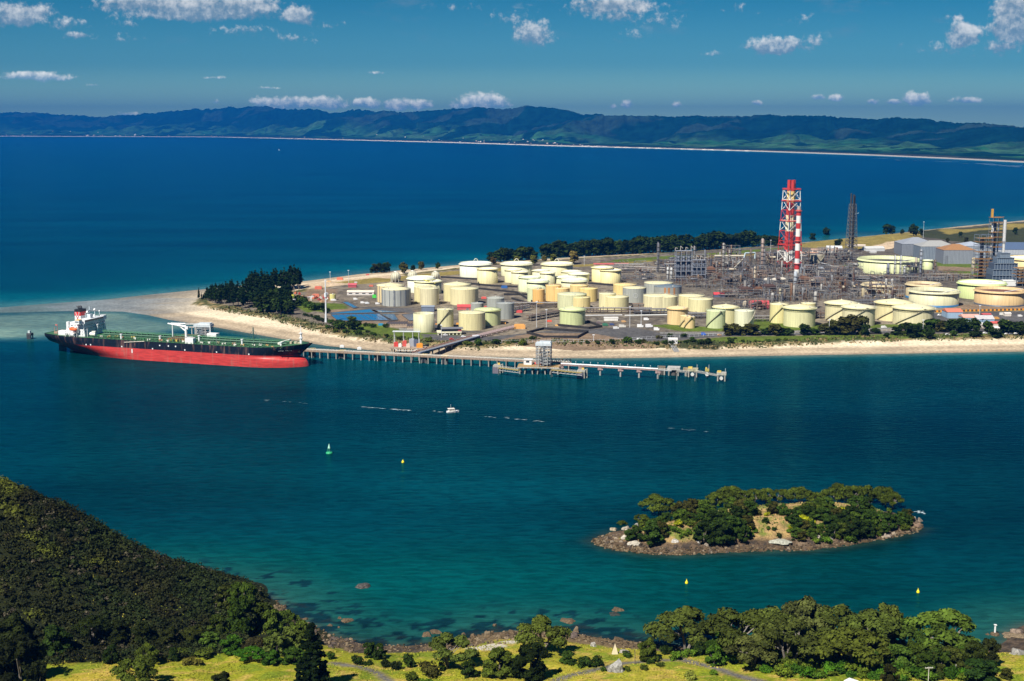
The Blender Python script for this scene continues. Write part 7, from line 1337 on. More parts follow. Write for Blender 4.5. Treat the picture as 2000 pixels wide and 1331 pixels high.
for k in range(22):
    x = 134 + 30 * random.random(); y = rnd(-17, -11); MB().box((x, y, 19.4), (rnd(.6, 1.6), rnd(.6, 1.4), 2)).build('valve', M_STEEL, ship, random.choice(((.65, .48, .08), (.40, .20, .10), (.08, .22, .10))))
c1 = sx(366, 0, 22); m = MB().tube((c1, -2, 18), (c1, -2, 31), 1.3, 1.1, 12); m.tube((c1, -2, 30.5), (sx(328, -2, 32), -2, 32.6), 1.2, .7, 8).tube((c1, -2, 26), (c1 - 7, -2, 30.8), .6, n=6).tube((c1 - 16, -2, 32.9), (c1, -2, 33.4), .6, n=6).box((c1 + 1.5, -2, 29.5), (2.4, 2.4, 2.4)); m.build('hose_crane', M_PAINT, ship, (.8, .8, .78)); c2 = sx(337, -2, 28); MB().tube((c2, -2, 18), (c2, -2, 31.2), .55, n=8).build('crane_rest', M_PAINT, ship, (.75, .77, .75))
c3 = sx(372, -17, 20); MB().box((c3, -17, 20.4), (8.5, 5, 5)).build('deck_store', M_PAINT, ship, (.80, .80, .78)); m = MB()
for dx in (-4, 0, 4): m.tube((c3 + dx, -19, 23), (c3 + dx, -19, 24.4), .12, n=4)
m.tube((c3 - 4, -19, 24.4), (c3 + 4, -19, 24.4), .12, n=4); m.build('railing', M_PAINT, ship, (.75, .75, .75))
for px_, yl, z0, z1, r_, c in ((237, -17, 18, 22.2, .9, WT), (313, -14, 18, 22, .9, WT), (389, -6, 18, 23, .9, WT), (473, -12, 18, 23, .9, WT), (549, -10, 18, 22, .9, WT), (191, 2, 18, 27, .9, WT), (197, 10, 18, 28, .9, WT), (204, 14, 18, 27, .8, WT), (171, -16, 18, 25, .25, WT), (423, -16, 18, 27, .2, (.2, .25, .24)), (411, 16, 18, 29, .4, WT)):
    x = sx(px_, yl, z0); MB().tube((x, yl, z0), (x, yl, z1), r_, n=8).tube((x, yl, z1), (x, yl, z1 + .6), r_ * 1.5, n=8).build('vent_post', M_PAINT, ship, c)
x = sx(182, -14, 20); MB().tube((x - 3, -14, 20.5), (x + 3, -14, 20.5), 1.8, n=12).box((x + 1, -14, 23), (4, 2, 1)).build('deck_tank', M_PAINT, ship, (.75, .74, .66)); x = sx(412, 10, 20); MB().box((x, 14, 21), (10, 6, 4)).build('deck_store', M_PAINT, ship, (.78, .78, .76))
x = sx(495, 0, 22); MB().tube((x, 0, 18), (x, 0, 33), .7, .5, 8).tube((x, 0, 31), (x + 10, 0, 19), .14, n=4).tube((x, 0, 31), (x - 9, 0, 19), .14, n=4).build('signal_mast', M_STEEL, ship, (.04, .12, .10))
x = sx(588, 0, 22); MB().tube((x, 0, 19), (x, 0, 30), 1.3, .9, 10).tube((x, 0, 30), (x, 0, 37), .4, .2, 6).box((x, 0, 30), (2.8, 3.4, .4)).box((x, 0, 25.5), (3.0, 3.4, .4)).build('foremast', M_PAINT, ship, (.82, .82, .80))
m = MB()
for k in range(5): m.box((250 + 4.5 * k, rnd(-7, 7), 20.6), (2.6, 3.4, 2))
m.build('mooring_winch', M_STEEL, ship, (.50, .44, .30)); MB().box((253, 0, 21.2), (2, 22, 1.8)).build('breakwater', M_PAINT, ship, (.72, .72, .6))
m = MB().box((270, -5.3, 15.2), (2.2, .8, 2.6)).box((270, -5.4, 13.8), (3.2, .7, .9)); m.build('anchor', M_PAINT, ship, (.70, .30, .04))
m = MB()      # bulwark rail posts along the sides
for k in range(70):
    x = 8 + 3.9 * k; h_ = halfb(x, 18) - .3
    for s in (-1, 1): m.box((x, s * h_, zdeck(x) + .5), (.12, .12, 1.3))
for k in range(69):
    x, xn = 8 + 3.9 * k, 8 + 3.9 * (k + 1)
    for s in (-1, 1): m.tube((x, s * (halfb(x, 18) - .3), zdeck(x) + 1.1), (xn, s * (halfb(xn, 18) - .3), zdeck(xn) + 1.1), .07, n=4, caps=False)
m.build('railing', M_STEEL, ship, (.08, .14, .10))
m = MB()      # white painted marks on the side
for px_, z in ((168, 11.5), (177, 11.7), (238, 11.8), (298, 11.5), (312, 15), (343, 15), (361, 12.2), (423, 12), (486, 11.8), (329, 15)):
    x = sx(px_, -HB, z); m.box((x, -halfb(x, z) - .03, z), (1.2, .14, 1.2))
for px_ in (258,):
    x = sx(px_, -HB, 8); m.box((x, -halfb(x, 8) - .03, 8.2), (1.0, .14, 3.6))
m.build('draught_mark', M_PAINT, ship, (.78, .78, .78))
x0_, x1_ = sx(545, -16, 16), sx(566, -14, 16); m = MB(); random.seed(3)      # name lettering, too small to read in the photograph
for k in range(11):
    if k == 5: continue
    x = x0_ + (x1_ - x0_) * k / 10; z = 15.6 + (k * .02); m.box((x, -halfb(x, z) - .05, z), (.22, .1, .9)); m.box((x + .35, -halfb(x, z) - .05, z + random.choice((-.35, 0, .35))), (.5, .1, .2))
m.build('name_lettering', M_PAINT, ship, (.4, .42, .42))
for za, zb in ((18.2, 19.0),):
    xg0, xg1 = sx(243, -HB, 17), sx(283, -HB, 17); MB().tube((xg0, -HB - .5, 16.0), (xg1, -HB - .5, 18.1), .4, n=5).build('gangway', M_PAINT, ship, (.55, .50, .40))

# =====================================================================
# JETTIES
# =====================================================================
def deckline(m, a, b, w_, th): d = b - a; L = math.hypot(d.x, d.y); m.box(((a.x + b.x) / 2, (a.y + b.y) / 2, (a.z + b.z) / 2 - th / 2), (L, w_, th), math.atan2(d.y, d.x))
def trestle(name, lb, a, b, w_, th, color, step, pile=.55, pc=(.60, .58, .50), paired=True, cat='jetty', railing=True, rake=0.):
    t = thing(name, lb, cat, (a.x, a.y, 0)); A_, B_ = a - Vector((a.x, a.y, 0)), b - Vector((a.x, a.y, 0)); m = MB(); deckline(m, A_, B_, w_, th); m.build('deck', M_CONC, t, color); d = (B_ - A_); L = math.hypot(d.x, d.y); dr = d / L; nn_ = Vector((-dr.y, dr.x, 0)); n = int(L / step); k0 = 0
    cap = MB()
    for k in range(n + 1):
        q = A_ + d * (k / max(1, n)); 
        for s in ((-1, 1) if paired else (0,)):
            if k0 < 96: e = q + nn_ * (s * w_ * .38); e2 = e + nn_ * s * rake; MB().tube((e2.x, e2.y, -3), (e.x, e.y, q.z - th - .6), pile, n=8).build('pile', M_CONC, t, pc); k0 += 1
        c_ = q - Vector((0, 0, th + .4)); cap.box((c_.x, c_.y, c_.z), (1.3, w_ * .95, .9), math.atan2(d.y, d.x))
    cap.build('crosshead', M_CONC, t, (.40, .36, .30))
    if railing:
        m = MB()
        for s in (-1, 1):
            o_ = nn_ * (s * w_ * .47)
            for zz in (.6, 1.2): m.tube(A_ + o_ + Vector((0, 0, zz)), B_ + o_ + Vector((0, 0, zz)), .06, n=4)
            for k in range(int(L / 3)): q = A_ + d * (k * 3 / L) + o_; m.tube(q, q + Vector((0, 0, 1.2)), .06, n=4, caps=False)
        m.build('railing', M_PAINT, t, (.62, .60, .52))
    return t, A_, B_, dr, nn_
jt, jA, jB, jd, jn = trestle('jetty', 'long pinkish concrete jetty on piles running from the tanker to the loading tower', P(440, 676, 7), P(1112, 708.5, 7), 6.5, 1.1, (.50, .36, .26), 8.2)
m = MB()
for s in (.9, 1.6, 2.2): m.tube(jA + jn * s + Vector((0, 0, .5)), jB + jn * s + Vector((0, 0, .5)), .3, n=6)
m.build('pipeline', M_STEEL, jt, (.55, .50, .42))
def blk(name, lb, cat, px_, py_, w_, d_, z0, z1, color, parts=None, grp=None, rz=-.2, legs=None):
    p = P(px_, py_, 0); t = thing(name, lb, cat, (p.x, p.y, 0), rz, grp); MB().box((0, 0, (z0 + z1) / 2), (w_, d_, z1 - z0)).build('platform', M_CONC, t, color)
    if legs:
        for x in (-w_ * .36, w_ * .36):
            for y in (-d_ * .36, d_ * .36): MB().tube((x * (1 + legs), y * (1 + legs), -3), (x, y, z0), .7, n=8).build('pile', M_CONC, t, (.58, .56, .48))
    return t
# mooring dolphins along the long jetty
for k, a in enumerate((610, 668, 738, 829, 869)):
    b = np.interp(a, [610, 869], [697, 711]); t = blk('mooring_dolphin', ['yellow-railed mooring dolphin just under the tanker bow', 'second yellow-railed dolphin from the tanker bow along the jetty', 'third yellow-railed dolphin from the tanker bow along the jetty', 'left of the close pair of dolphins right of the approach bridge', 'right of the close pair of dolphins right of the approach bridge'][k], 'mooring dolphin', a, b, 5.5, 6, 4.5, 6.4, (.60, .56, .44), None, 'mooring dolphins of the long jetty', legs=.15)
    MB().box((-1.2, -2.9, 2.6), (1.6, .8, 4.2)).box((1.2, -2.9, 2.6), (1.6, .8, 4.2)).build('fender', M_DARK, t); m = MB()
    for x in (-2.6, 0, 2.6):
        for y in (-2.8, 2.8): m.tube((x, y, 6.4), (x, y, 7.8), .14, n=4)
    m.tube((-2.6, -2.8, 7.7), (2.6, -2.8, 7.7), .14, n=4).tube((-2.6, 2.8, 7.7), (2.6, 2.8, 7.7), .14, n=4); m.build('railing', M_PAINT, t, (.72, .48, .06)); MB().tube((0, 0, 6.4), (0, 0, 7.4), .5, n=8).build('bollard', M_PAINT, t, (.12, .12, .12))
# approach bridge to the shore
at_, aA, aB, ad, an_ = trestle('approach_bridge', 'approach bridge with road and pipes climbing from the jetty to the gatehouse', P(812, 690, 7), P(935, 655.5, 6.4), 9, 1.0, (.36, .31, .27), 12, .5, (.50, .50, .46))
m = MB()
for s in (-4.2, -3.5, -2.8): m.tube(aA + an_ * s + Vector((0, 0, .6)), aB + an_ * s + Vector((0, 0, .6)), .34, n=6)
m.build('pipeline', M_STEEL, at_, (.28, .33, .44)); m = MB(); m.tube(aA + an_ * 4 + Vector((0, 0, .5)), aB + an_ * 4 + Vector((0, 0, .5)), .3, n=6); m.build('red_pipe', M_STEEL, at_, (.50, .16, .12))
pA, pB = P(930, 657, 6.6), P(1010, 637, 6.0); m = MB()
for s in range(6): o_ = Vector((s * 1.6 - 4, 0, .5)); m.tube(pA + o_, pB + o_, .42, n=6)
for k in range(9): q = pA.lerp(pB, k / 8); m.box((q.x, q.y, q.z - .6), (11, .6, .6)); m.box((q.x - 4, q.y, q.z - 1.8), (.5, .5, 2.6)); m.box((q.x + 4, q.y, q.z - 1.8), (.5, .5, 2.6))
tag(m.build('pipe_track', M_STEEL, None, (.56, .42, .38)), 'pinkish pipe track running inland from the gatehouse', 'pipe rack')
# working platform at the joint of jetty and bridge
p = P(798, 692, 0); t = thing('work_platform', 'cluttered work platform on the jetty below the approach bridge', 'platform', (p.x, p.y, 0), -.15); MB().box((0, 0, 6.4), (34, 14, 1.3)).build('platform_deck', M_CONC, t, (.60, .46, .34))
for k in range(6):
    for y in (-5, 5): MB().tube((-15 + 6 * k, y, -3), (-15 + 6 * k, y, 5.8), .55, n=8).build('pile', M_CONC, t, (.58, .56, .48))
m = MB().box((-1, -7.2, 4.6), (16, .5, .5)).tube((-9, -7.2, 4.6), (-12, -7.2, 6), .3).tube((7, -7.2, 4.6), (10, -7.2, 6), .3); m.build('landing', M_PAINT, t, (.62, .60, .56))
for dx, dy, w_, h_, c, nm, lb in ((-12, 0, 4, 4, (.60, .06, .05), 'container', 'red container leftmost on the work platform'), (-8, -2, 3, 3, (.75, .74, .70), 'tank', 'white small tank second on the work platform'), (-4, 3, 4, 5, (.62, .10, .08), 'compressor', 'red compressor in the middle of the work platform'), (0, -3, 3.6, 3.2, (.66, .52, .42), 'tank', 'cream round tank in the middle of the work platform'), (3, 4, 5, 7, (.36, .38, .42), 'generator', 'tall grey generator on the work platform'), (7, 3, 4, 6.4, (.10, .12, .18), 'generator', 'dark blue cabinet right of the grey generator'), (11, -2, 6, 3.6, (.74, .30, .03), 'container', 'orange and yellow container at the right end of the work platform')):
    q = sw(0, 0, 0) * 0 + Vector((p.x + dx, p.y + dy - dx * .15, 7.05)); o = MB().box((0, 0, h_ / 2), (w_, w_ * .7, h_)).box((w_ * .1, 0, h_ + .3), (w_ * .5, w_ * .4, .6)).build(nm, M_PAINT, None, c, tuple(q)); tag(o, lb, nm)
p = P(792, 688, 0); t = thing('canopy_frame', 'white open gantry frame standing behind the work platform', 'gantry', (p.x, p.y, 0), -.05); m = MB()
for x in (-12, -3, 6, 12):
    for y in (8, 13): m.tube((x, y, 0), (x, y, 18.5), .25, n=5)
m.build('post', M_PAINT, t, (.66, .68, .68)); MB().box((0, 10.5, 18.6), (27, 6, .5)).box((2, 16, 20), (20, .5, .3)).build('beam', M_PAINT, t, (.62, .66, .66))
# loading towers
def loading_tower(px_, py_, ytop, w_, d_, lb, z0=7., rz=-.15, arms=2):
    p = P(px_, py_, 0); H_ = height_at(Vector((p.x, p.y, 0)), ytop); t = thing('loading_tower', lb, 'loading tower', (p.x, p.y, 0), rz); m = MB(); q = MB(); frame(q, -w_ / 2, w_ / 2, -d_ / 2, d_ / 2, H_ - z0 - 2, 2, 1, 7, .34); vv = np.vstack(q.v); vv[:, 2] += z0; m.add(vv, q.f); m.build('frame', M_STEEL, t, (.30, .32, .33)); m = MB()
    for k in range(7): z = z0 + (H_ - z0 - 2) * k / 7; m.tube((-w_ / 2, -d_ / 2, z), (w_ / 2, -d_ / 2, z + (H_ - z0 - 2) / 7), .22, n=4)
    m.build('bracing', M_STEEL, t, (.40, .42, .42)); MB().box((0, 0, H_ - 1.8), (w_ * 1.1, d_ * 1.1, 2.4)).box((w_ * .1, 0, H_), (w_ * .8, d_ * .7, 1.2)).build('head_house', M_PAINT, t, (.55, .60, .62))
    m = MB()
    for k in range(arms): x = -w_ * .3 + w_ * .6 * k / max(1, arms - 1); m.path([(x, -d_ * .7, z0), (x, -d_ * .7, z0 + (H_ - z0) * .8), (x, -d_ * .8, z0 + (H_ - z0) * .9), (x + .8, -d_ * 1.05, z0 + (H_ - z0) * .55), (x + .6, -d_ * .9, z0 + (H_ - z0) * .12)], .26, 6)
    m.build('loading_arm', M_STEEL, t, (.42, .41, .37)); m = MB()
    for k in range(4): m.box((rnd(-w_ * .2, w_ * .2), 0, z0 + (H_ - z0) * (.15 + .2 * k)), (w_ * .7, d_ * .7, .4)); m.tube((rnd(-4, 4), 1, z0), (rnd(-4, 4), 1, H_ - 3), .5, n=6)
    m.build('stairway', M_STEEL, t, (.14, .15, .17)); return t
loading_tower(1062, 730, 668, 12.5, 9, 'tall grey loading tower on the outer berth platform')
p = P(1046, 729, 0); t = thing('berth_platform', 'outer berth platform with orange-brown deck under the loading tower', 'platform', (p.x, p.y, 0), -.1); MB().box((3, 0, 6.3), (37, 15, 1.2)).build('platform_deck', M_CONC, t, (.60, .38, .14)); MB().box((3, -7.7, 6.2), (37, .5, 1.0)).build('edge_beam', M_CONC, t, (.72, .68, .58))
for k in range(7):
    for y in (-5.5, 5.5): MB().tube((-14 + 5.6 * k - (1 if k % 2 else -1), y, -3), (-14 + 5.6 * k, y, 5.8), .6, n=8).build('pile', M_CONC, t, (.60, .57, .48))
for a0, b0, a1, b1, lb in ((975, 719, 1014, 724, 'yellow-brown walkway from the left dolphin to the berth platform'), (1078, 723, 1136, 729, 'yellow-brown walkway from the berth platform to the right dolphin')):
    t, A_, B_, dr, nn_ = trestle('walkway', lb, P(a0, b0 - 1, 6.6), P(a1, b1 - 1, 6.6), 3.4, .5, (.58, .44, .12), 60, .1, cat='walkway'); m = MB()
    for k in range(8): q0, q1 = A_.lerp(B_, k / 8), A_.lerp(B_, (k + 1) / 8); m.tube(q0 + Vector((0, -1.6, -2.4)), q1 + Vector((0, -1.6, -.4)), .15, n=4)
    m.tube(A_ + Vector((0, -1.6, -2.4)), B_ + Vector((0, -1.6, -2.4)), .22, n=4); m.build('truss', M_STEEL, t, (.5, .5, .48))
for a, b, lb in ((972, 731, 'fendered dolphin at the left end of the outer berth'), (1136, 741, 'fendered dolphin at the right end of the outer berth')):
    t = blk('berthing_dolphin', lb, 'mooring dolphin', a, b - 3, 7, 7, 5.2, 7, (.58, .58, .50), legs=.2); MB().box((-1, -4.4, 2.6), (5, 1.4, 5.8)).build('fender', M_PAINT, t, (.16, .14, .17)); MB().tube((4.6, 0, -2), (4.6, 0, 8), .6, n=8).build('guide_pile', M_CONC, t, (.60, .60, .50)); MB().box((1, 1, 7.8), (2, 1.6, 1.4)).build('hook_gear', M_PAINT, t, (.66, .46, .10))
p = P(1031, 727, 0); t = thing('control_cabin', 'white control cabin at the left of the loading tower', 'cabin', (p.x, p.y, 6.9), -.1); MB().box((0, 0, 2.2), (7, 5, 4.4)).box((.4, 0, 4.7), (8, 6, .4)).build('wall', M_PAINT, t, (.80, .80, .78)); MB().box((0, -2.55, 2.8), (3, .12, 1.6)).build('window', M_GLASS, t)
for dx, lb in ((7, 'left of the two red tanks right of the white control cabin'), (11, 'right of the two red tanks right of the white control cabin')): o = MB().tube((-1, 0, 1), (1, 0, 1), 1.1, n=10).box((0, 0, .3), (2, 1.4, .6)).build('red_tank', M_PAINT, None, (.62, .07, .06), (p.x + dx, p.y - 1, 6.9)); tag(o, lb, 'tank')
p = P(1092, 722, 0)
t = thing('pipe_manifold', 'tangle of grey valves and pipes right of the loading tower', 'manifold', (p.x, p.y, 0), -.1); MB().box((0, 0, 6.6), (22, 8, .6)).build('platform_deck', M_CONC, t, (.48, .42, .34))
for k in range(6): m = MB(); x = -9 + 3.4 * k; m.path([(x, -3, 7), (x, -3, 9.4), (x + 2, 2, 9.4), (x + 2, 2, 7)], .4, 6); m.build('pipe', M_STEEL, t, random.choice(GREYS + RUST)); 
for x in (-8, 0, 8): MB().tube((x, 0, -3), (x, 0, 6.3), .6, n=8).build('pile', M_CONC, t, (.56, .54, .46))
# inner berth behind the tanker
q = sw(sx(392, 38, 5), 42, 0); _c = proj((q.x, q.y, 0)); loading_tower(_c[0] + 3, _c[1], 632, 15, 10, 'grey loading tower rising behind the tanker deck'); t = thing('inner_berth', 'inner berth platform half hidden behind the tanker', 'platform', (q.x, q.y, 0), ship.rotation_euler.z); MB().box((0, 0, 6.2), (50, 16, 1.4)).build('platform_deck', M_CONC, t, (.5, .42, .34))
for k in range(6):
    for y in (-6, 6): MB().tube((-22 + 8.8 * k, y, -3), (-22 + 8.8 * k, y, 5.6), .6, n=8).build('pile', M_CONC, t, (.56, .54, .46))
for dx, dz, L, lb in ((-10, 19, 15, 'upper raised gangway arm beside the inner loading tower'), (-14, 16, 12, 'lower raised gangway arm beside the inner loading tower')):
    q2 = q + _u * dx; o = MB().box((0, 0, dz + 7), (L, 2.2, 1.2)).tube((2, 0, 6.5), (2, 0, dz + 6.5), .5, n=6).build('gangway_tower', M_STEEL, None, (.56, .55, .50), (q2.x, q2.y, 0)); tag(o, lb, 'gangway')
# long white pipe bridge to the outer dolphins
t, A_, B_, dr, nn_ = trestle('pipe_bridge', 'long white pipe bridge on single pink piers running right from the loading tower', P(1096, 711.5, 8.2), P(1285, 722, 8.2), 3.2, .9, (.62, .42, .38), 200, .1, railing=False); m = MB()
for s in (-.9, 0, .9): m.tube(A_ + nn_ * s + Vector((0, 0, .6)), B_ + nn_ * s + Vector((0, 0, .6)), .4, n=6)
m.build('pipeline', M_PAINT, t, (.72, .78, .78))
for f in (0.0, .21, .41, .62, .81, 1.0): q = A_.lerp(B_, f); MB().tube((q.x, q.y, -3), (q.x, q.y, 5), .8, n=10).build('pier', M_CONC, t, (.66, .64, .58)); MB().box((q.x, q.y, 6), (4.4, 2.6, 2)).build('pier_cap', M_CONC, t, (.70, .48, .44))
m = MB()
for k in range(14): q = A_.lerp(B_, k / 13); m.tube(q, q + Vector((0, 0, 3)), .12, n=4).box((q.x, q.y, q.z + 3), (.6, .5, .4))
m.build('lamp_post', M_PAINT, t, (.7, .72, .72))
trestle('catwalk', 'white catwalk carrying on from the pipe bridge to the square platform', P(1285, 722, 8.2), P(1312, 724, 8.2), 2.4, .5, (.70, .70, .68), 60, .1, cat='walkway'); trestle('catwalk', 'short lattice catwalk right of the white square platform', P(1322, 725.5, 8), P(1347, 727.5, 8), 1.8, .4, (.42, .42, .38), 60, .1, cat='walkway'); trestle('catwalk', 'lattice catwalk rising to the last dolphin', P(1358, 725.5, 8.6), P(1402, 735, 8), 1.8, .4, (.42, .42, .38), 60, .1, cat='walkway')
for a, b, w_, c, lb in ((1293, 733, 6, (.30, .24, .16), 'dark brown dolphin under the end of the pipe bridge'), (1316, 734, 11, (.74, .72, .66), 'white square platform on a dark pier right of the pipe bridge'), (1340, 736, 5, (.46, .36, .22), 'narrow brown dolphin between the catwalks'), (1353, 737, 9, (.62, .58, .36), 'yellow-edged dolphin with a round fender'), (1381, 738, 3.5, (.62, .54, .16), 'slim yellow pier under the last catwalk'), (1409, 745, 8, (.66, .66, .56), 'last dolphin at the right end of the outer berth line')):
    t = blk('mooring_dolphin', lb, 'mooring dolphin', a, b - 1, w_, w_ * .8, 5.2, 7.4, c, legs=.05 if w_ > 5 else None)
    if w_ <= 5 or 'square' in lb or 'dark brown' in lb: MB().tube((0, 0, -3), (0, 0, 5.2), w_ * .24, n=10).build('pier', M_CONC, t, (.14, .13, .12) if w_ > 5 else (.55, .53, .46))
    if 'round fender' in lb or 'last' in lb: MB().tube((0, -w_ * .5, 3), (0, -w_ * .5 - 1.6, 3), 1.5, n=12).build('fender', M_PAINT, t, (.62, .62, .58)); MB().tube((w_ * .4, 0, 7.4), (w_ * .4, 0, 11), .14, n=4).build('lamp_post', M_PAINT, t, (.7, .7, .7)); MB().box((-w_ * .25, 0, 8), (w_ * .4, w_ * .4, 1.2)).build('hook_gear', M_PAINT, t, (.66, .48, .10))
t = blk('mooring_dolphin', 'lone dark mooring dolphin left of the tanker stern', 'mooring dolphin', 59, 662, 5, 5, 3.6, 6, (.10, .11, .12), legs=.05); MB().box((-.5, 0, 7.2), (2.4, 2.4, 2.4)).build('lamp_house', M_PAINT, t, (.52, .58, .56)); MB().box((0, -2.4, 1.8), (4.4, 1, 5)).build('fender', M_DARK, t)
for k, (a, b) in enumerate(((668, 679), (702, 683))): q = P(a, b, 7); o = MB().box((0, 0, 1), (4, 2.4, 2)).box((0, 0, 2.2), (2, 1.6, .6)).build('cabin', M_PAINT, None, (.78, .76, .72), tuple(q)); tag(o, ['small white cabin on the jetty near the second dolphin', 'white round-topped cabin on the jetty further right'][k], 'cabin')

# ---- small craft and buoys ----
p = P(883, 806, 0); t = thing('motor_launch', 'small white motor launch crossing the channel', 'boat', (p.x, p.y, 0), .25); v = []; f = []
prof = [(-4.2, 1.5), (-3, 1.7), (0, 1.8), (2.6, 1.4), (4.4, .5), (5.2, .05)]
for x, h_ in prof: v += [(x, -h_ * .7, -.3), (x + .2, -h_, 1.2 + .06 * max(0, x)), (x + .2, h_, 1.2 + .06 * max(0, x)), (x, h_ * .7, -.3)]
for i in range(len(prof) - 1):
    for j in range(3): f.append((4 * i + j, 4 * i + 4 + j, 4 * i + 5 + j, 4 * i + 1 + j))
f.append((0, 1, 2, 3)); MB().add(v, f).build('hull', M_WHITE, t); MB().box((-.4, 0, 2.0), (4.6, 2.6, 1.5)).box((-.8, 0, 3.1), (5.2, 2.9, .25)).build('cabin', M_PAINT, t, (.80, .76, .66)); MB().box((-.4, -1.33, 2.2), (3.8, .1, .6)).box((1.95, 0, 2.2), (.1, 2.2, .6)).build('window', M_GLASS, t); MB().tube((-1, 0, 3.2), (-1, 0, 6.4), .07, n=4).build('antenna', M_WHITE, t)
p = P(545, 294, 0); o = MB().box((0, 0, 1), (12, 4, 2.4)).box((0, 0, 3.4), (5, 3, 3)).tube((0, 0, 3), (0, 0, 16), .5).build('yacht', M_WHITE, None, None, tuple(p)); tag(o, 'tiny white sailing boat far out on the bay', 'boat')
p = P(643, 886, 0); t = thing('channel_buoy', 'green conical channel buoy in the water', 'buoy', (p.x, p.y, 0)); MB().lathe([(.1, -1), (2.1, -.6), (2.3, .6), (1.6, 1.1), (.1, 1.2)], n=16).build('float', M_PAINT, t, (.02, .34, .14)); m = MB()
for k in range(4): a = k * math.pi / 2 + .4; m.tube((1.5 * math.cos(a), 1.5 * math.sin(a), 1), (.4 * math.cos(a), .4 * math.sin(a), 4.6), .16, n=5)
m.build('cage', M_PAINT, t, (.03, .30, .16)); MB().lathe([(.9, 3.6), (.15, 6.4), (.05, 6.6)], n=12).build('topmark', M_PAINT, t, (.35, .66, .50))
for a, b, lb in ((787, 904, 'yellow buoy in mid channel right of the green buoy'), (1341, 1140, 'yellow buoy below the wooded island'), (1793, 1158, 'yellow buoy off the right end of the island')):
    p = P(a, b, 0); t = thing('marker_buoy', lb, 'buoy', (p.x, p.y, 0), 0, 'yellow buoys'); k = 1.0 if a == 787 else .8; MB().lathe([(.1, -.8), (1.3 * k, -.3), (1.4 * k, .7), (.7 * k, 1.9), (.25, 2.3), (.2, 2.4)], n=16).build('float', M_PAINT, t, (.80, .68, .01)); t.scale = (.68, .68, .68); MB().tube((0, 0, 2.2), (0, 0, 3.2), .3 * k, n=8).build('topmark', M_PAINT, t, (.80, .70, .02))
# foam of tide lines and wakes
rg = np.random.default_rng(77); X = []; 
def foam(px0, py0, px1, py1, n, wob=1.5, ln=3, wd=.5):
    for _ in range(n):
        f = rg.random(); q = P(px0 + (px1 - px0) * f, py0 + (py1 - py0) * f + rg.normal() * wob, .06); l = ln * rg.uniform(.4, 1.6); w_ = wd * rg.uniform(.4, 1.3); a = rg.normal() * .15; dx, dy = math.cos(a) * l, math.sin(a) * l
        X.append([(q.x - dx, q.y - dy, .06), (q.x, q.y - w_, .06), (q.x + dx, q.y + dy, .06), (q.x, q.y + w_, .06)])
foam(703, 795, 800, 802, 26, .5, 2.2, .35); foam(845, 803, 868, 806, 5, .3, 1.4, .4); foam(925, 812, 1060, 823, 14, .8, 2, .25); foam(520, 783, 600, 787, 6, .8, 2, .2); foam(1300, 836, 1405, 845, 7, 1.0, 2, .2)
foam(1788, 999, 1806, 1001, 12, 1.2, 1.3, .5); foam(1880, 318, 2000, 326, 16, 1.2, 50, 6); foam(1700, 310, 1880, 316, 8, .8, 60, 4)
me = np_mesh('foam', np.array(X).reshape(-1, 3), np.arange(4 * len(X)).reshape(-1, 4), False); o = mk_obj('foam', me); me.materials.append(mat('sea_foam', (.45, .55, .58), .8)); tag(o, 'thin broken foam lines on the water', kind='stuff')
# ---- small things of the foreground ----
p = F(1201, 1278); t = thing('beacon', 'cream wooden triangular beacon at the shore edge', 'beacon', tuple(p)); MB().add([(-1.3, -.5, 0), (1.3, -.5, 0), (0, -.1, 4.6), (-1.3, .5, 0), (1.3, .5, 0), (0, .1, 4.6)], [(0, 1, 2), (3, 5, 4), (0, 2, 5, 3), (1, 4, 5, 2), (0, 3, 4, 1)]).build('board', M_PAINT, t, (.72, .62, .42)); MB().tube((0, .6, 0), (0, .3, 4), .12).build('post', M_BARK, t)
p = P(1943, 1240, 0); t = thing('sea_beacon', 'short white beacon post on a rock in the sea at the right', 'beacon', tuple(p)); MB().lathe([(2.4, -1), (1.8, .6), (.6, 1.0), (.1, 1.1)], n=9, smooth=False).build('rock_base', M_ROCK, t, RB); MB().tube((0, 0, 1), (0, 0, 4.2), .4, n=8).box((0, 0, 4.4), (1.1, 1.1, .3)).build('post', M_PAINT, t, (.72, .72, .70))
for a, b, yt, lb in ((1812, 1350, 1303, 'grey power pole with a cross arm in front of the grove'), (1240, 1298, 1258, 'plain timber power pole by the shore path'), (1866, 1322, 1298, 'pale distant power pole in the grove')):
    p = F(a, b); h_ = height_at(p, yt); t = thing('power_pole', lb, 'power pole', tuple(p), .1); MB().tube((0, 0, -.5), (0, 0, h_), .17, .12, 8).build('pole', M_PAINT, t, (.52, .50, .46) if a != 1240 else (.16, .12, .09))
    if a == 1812: MB().box((0, -.1, h_ - .35), (3.0, .18, .2)).build('cross_arm', M_PAINT, t, (.55, .53, .48)); m = MB(); [m.tube((x, -.1, h_ - .25), (x, -.1, h_), .06, n=5) for x in (-1.3, -.6, .6, 1.3)]; m.build('insulator', M_PAINT, t, (.7, .7, .7))
p = F(1662, 1342); t = thing('shelter', 'small shelter with a white square roof at the bottom edge', 'shelter', tuple(p), .75); MB().box((0, 0, 1.2), (2.6, 2.6, 2.4)).build('wall', M_PAINT, t, (.3, .3, .3)); MB().add([(-2, -2, 2.4), (2, -2, 2.4), (2, 2, 2.4), (-2, 2, 2.4), (0, 0, 3.0)], [(0, 1, 4), (1, 2, 4), (2, 3, 4), (3, 0, 4), (3, 2, 1, 0)]).build('roof', M_PAINT, t, (.85, .85, .85))
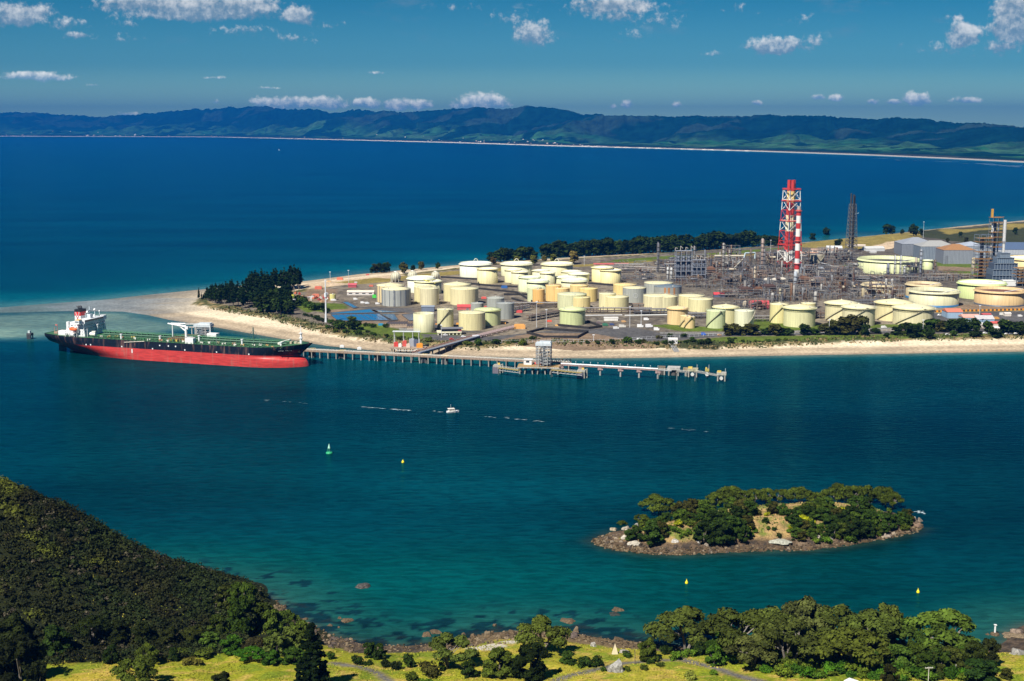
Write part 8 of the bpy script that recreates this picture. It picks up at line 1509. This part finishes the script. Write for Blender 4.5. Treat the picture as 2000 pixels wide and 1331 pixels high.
p = F(1317, 1288); t = thing('sign_board', 'small grey-blue notice box beside the path before the grove', 'sign', tuple(p)); MB().box((0, 0, 1.4), (1.6, .2, 1.3)).build('panel', M_PAINT, t, (.26, .33, .42)); MB().tube((-.6, 0, 0), (-.6, 0, 1.4), .08).tube((.6, 0, 0), (.6, 0, 1.4), .08).build('post', M_PAINT, t, (.3, .3, .3))
# farmhouses scattered below the far hills: a few pixels each
random.seed(15); hm_ = MB().box((0, 0, 4), (26, 14, 8)); hm_.add([(-14, -8, 8), (14, -8, 8), (14, 8, 8), (-14, 8, 8), (-14, 0, 13), (14, 0, 13)], [(0, 1, 5, 4), (2, 3, 4, 5), (1, 2, 5), (3, 0, 4)]); hm_ = hm_.mesh('farmhouse'); hm_.materials.append(M_PAINT)
def far_h(px_, f):
    j = int(np.clip((px_ + 500) / 3200 * 999, 0, 999)); i = int(np.clip(f / 1.25 * 129, 0, 129)); return Vector((XX[i, j], YY[i, j], ZZ[i, j]))
for k in range(90):
    a = random.choice((rnd(20, 480), rnd(500, 1000), rnd(1000, 2000), rnd(1500, 2000))); f = random.choice((rnd(.03, .12), rnd(.1, .4))); q = far_h(a, f); o = bpy.data.objects.new('farmhouse', hm_); COL.objects.link(o); o.location = q; s_ = rnd(.35, .8) * (a < 700 and 2.2 or 1); o.scale = (s_, s_, s_); o.rotation_euler = (0, 0, rnd(0, 3)); o.color = random.choice(((.8, .78, .74), (.8, .78, .74), (.7, .6, .5))) + (1,); tag(o, 'tiny pale farmhouse below the far hills', 'farmhouse', 'farmhouses below the far hills')
for k in range(26):
    q = far_h(rnd(1955, 2030), rnd(.01, .03)); o = bpy.data.objects.new('beach_house', hm_); COL.objects.link(o); o.location = q; o.scale = (.5, .5, .5); o.rotation_euler = (0, 0, rnd(0, 3)); o.color = (.8, .79, .76, 1); tag(o, 'tiny white house of the beach village at the right end of the far beach', 'house', 'houses of the far beach village')
# ---------------- haze ----------------
hz = MB().box((0, 18500, 444), (64000, 54000, 900)).build('haze', bpy.data.materials.new('haze_air')); tag(hz, kind='stuff')
hm = hz.data.materials[0]; hm.use_nodes = True; hn = NT(hm.node_tree); hn.n.clear()
pv = hn.new('ShaderNodeVolumePrincipled', {'Color': (.006, .150, .52, 1), 'Density': 3.9e-5, 'Anisotropy': 0.0})
ho = hn.new('ShaderNodeOutputMaterial'); hn.l.new(pv.outputs[0], ho.inputs['Volume'])
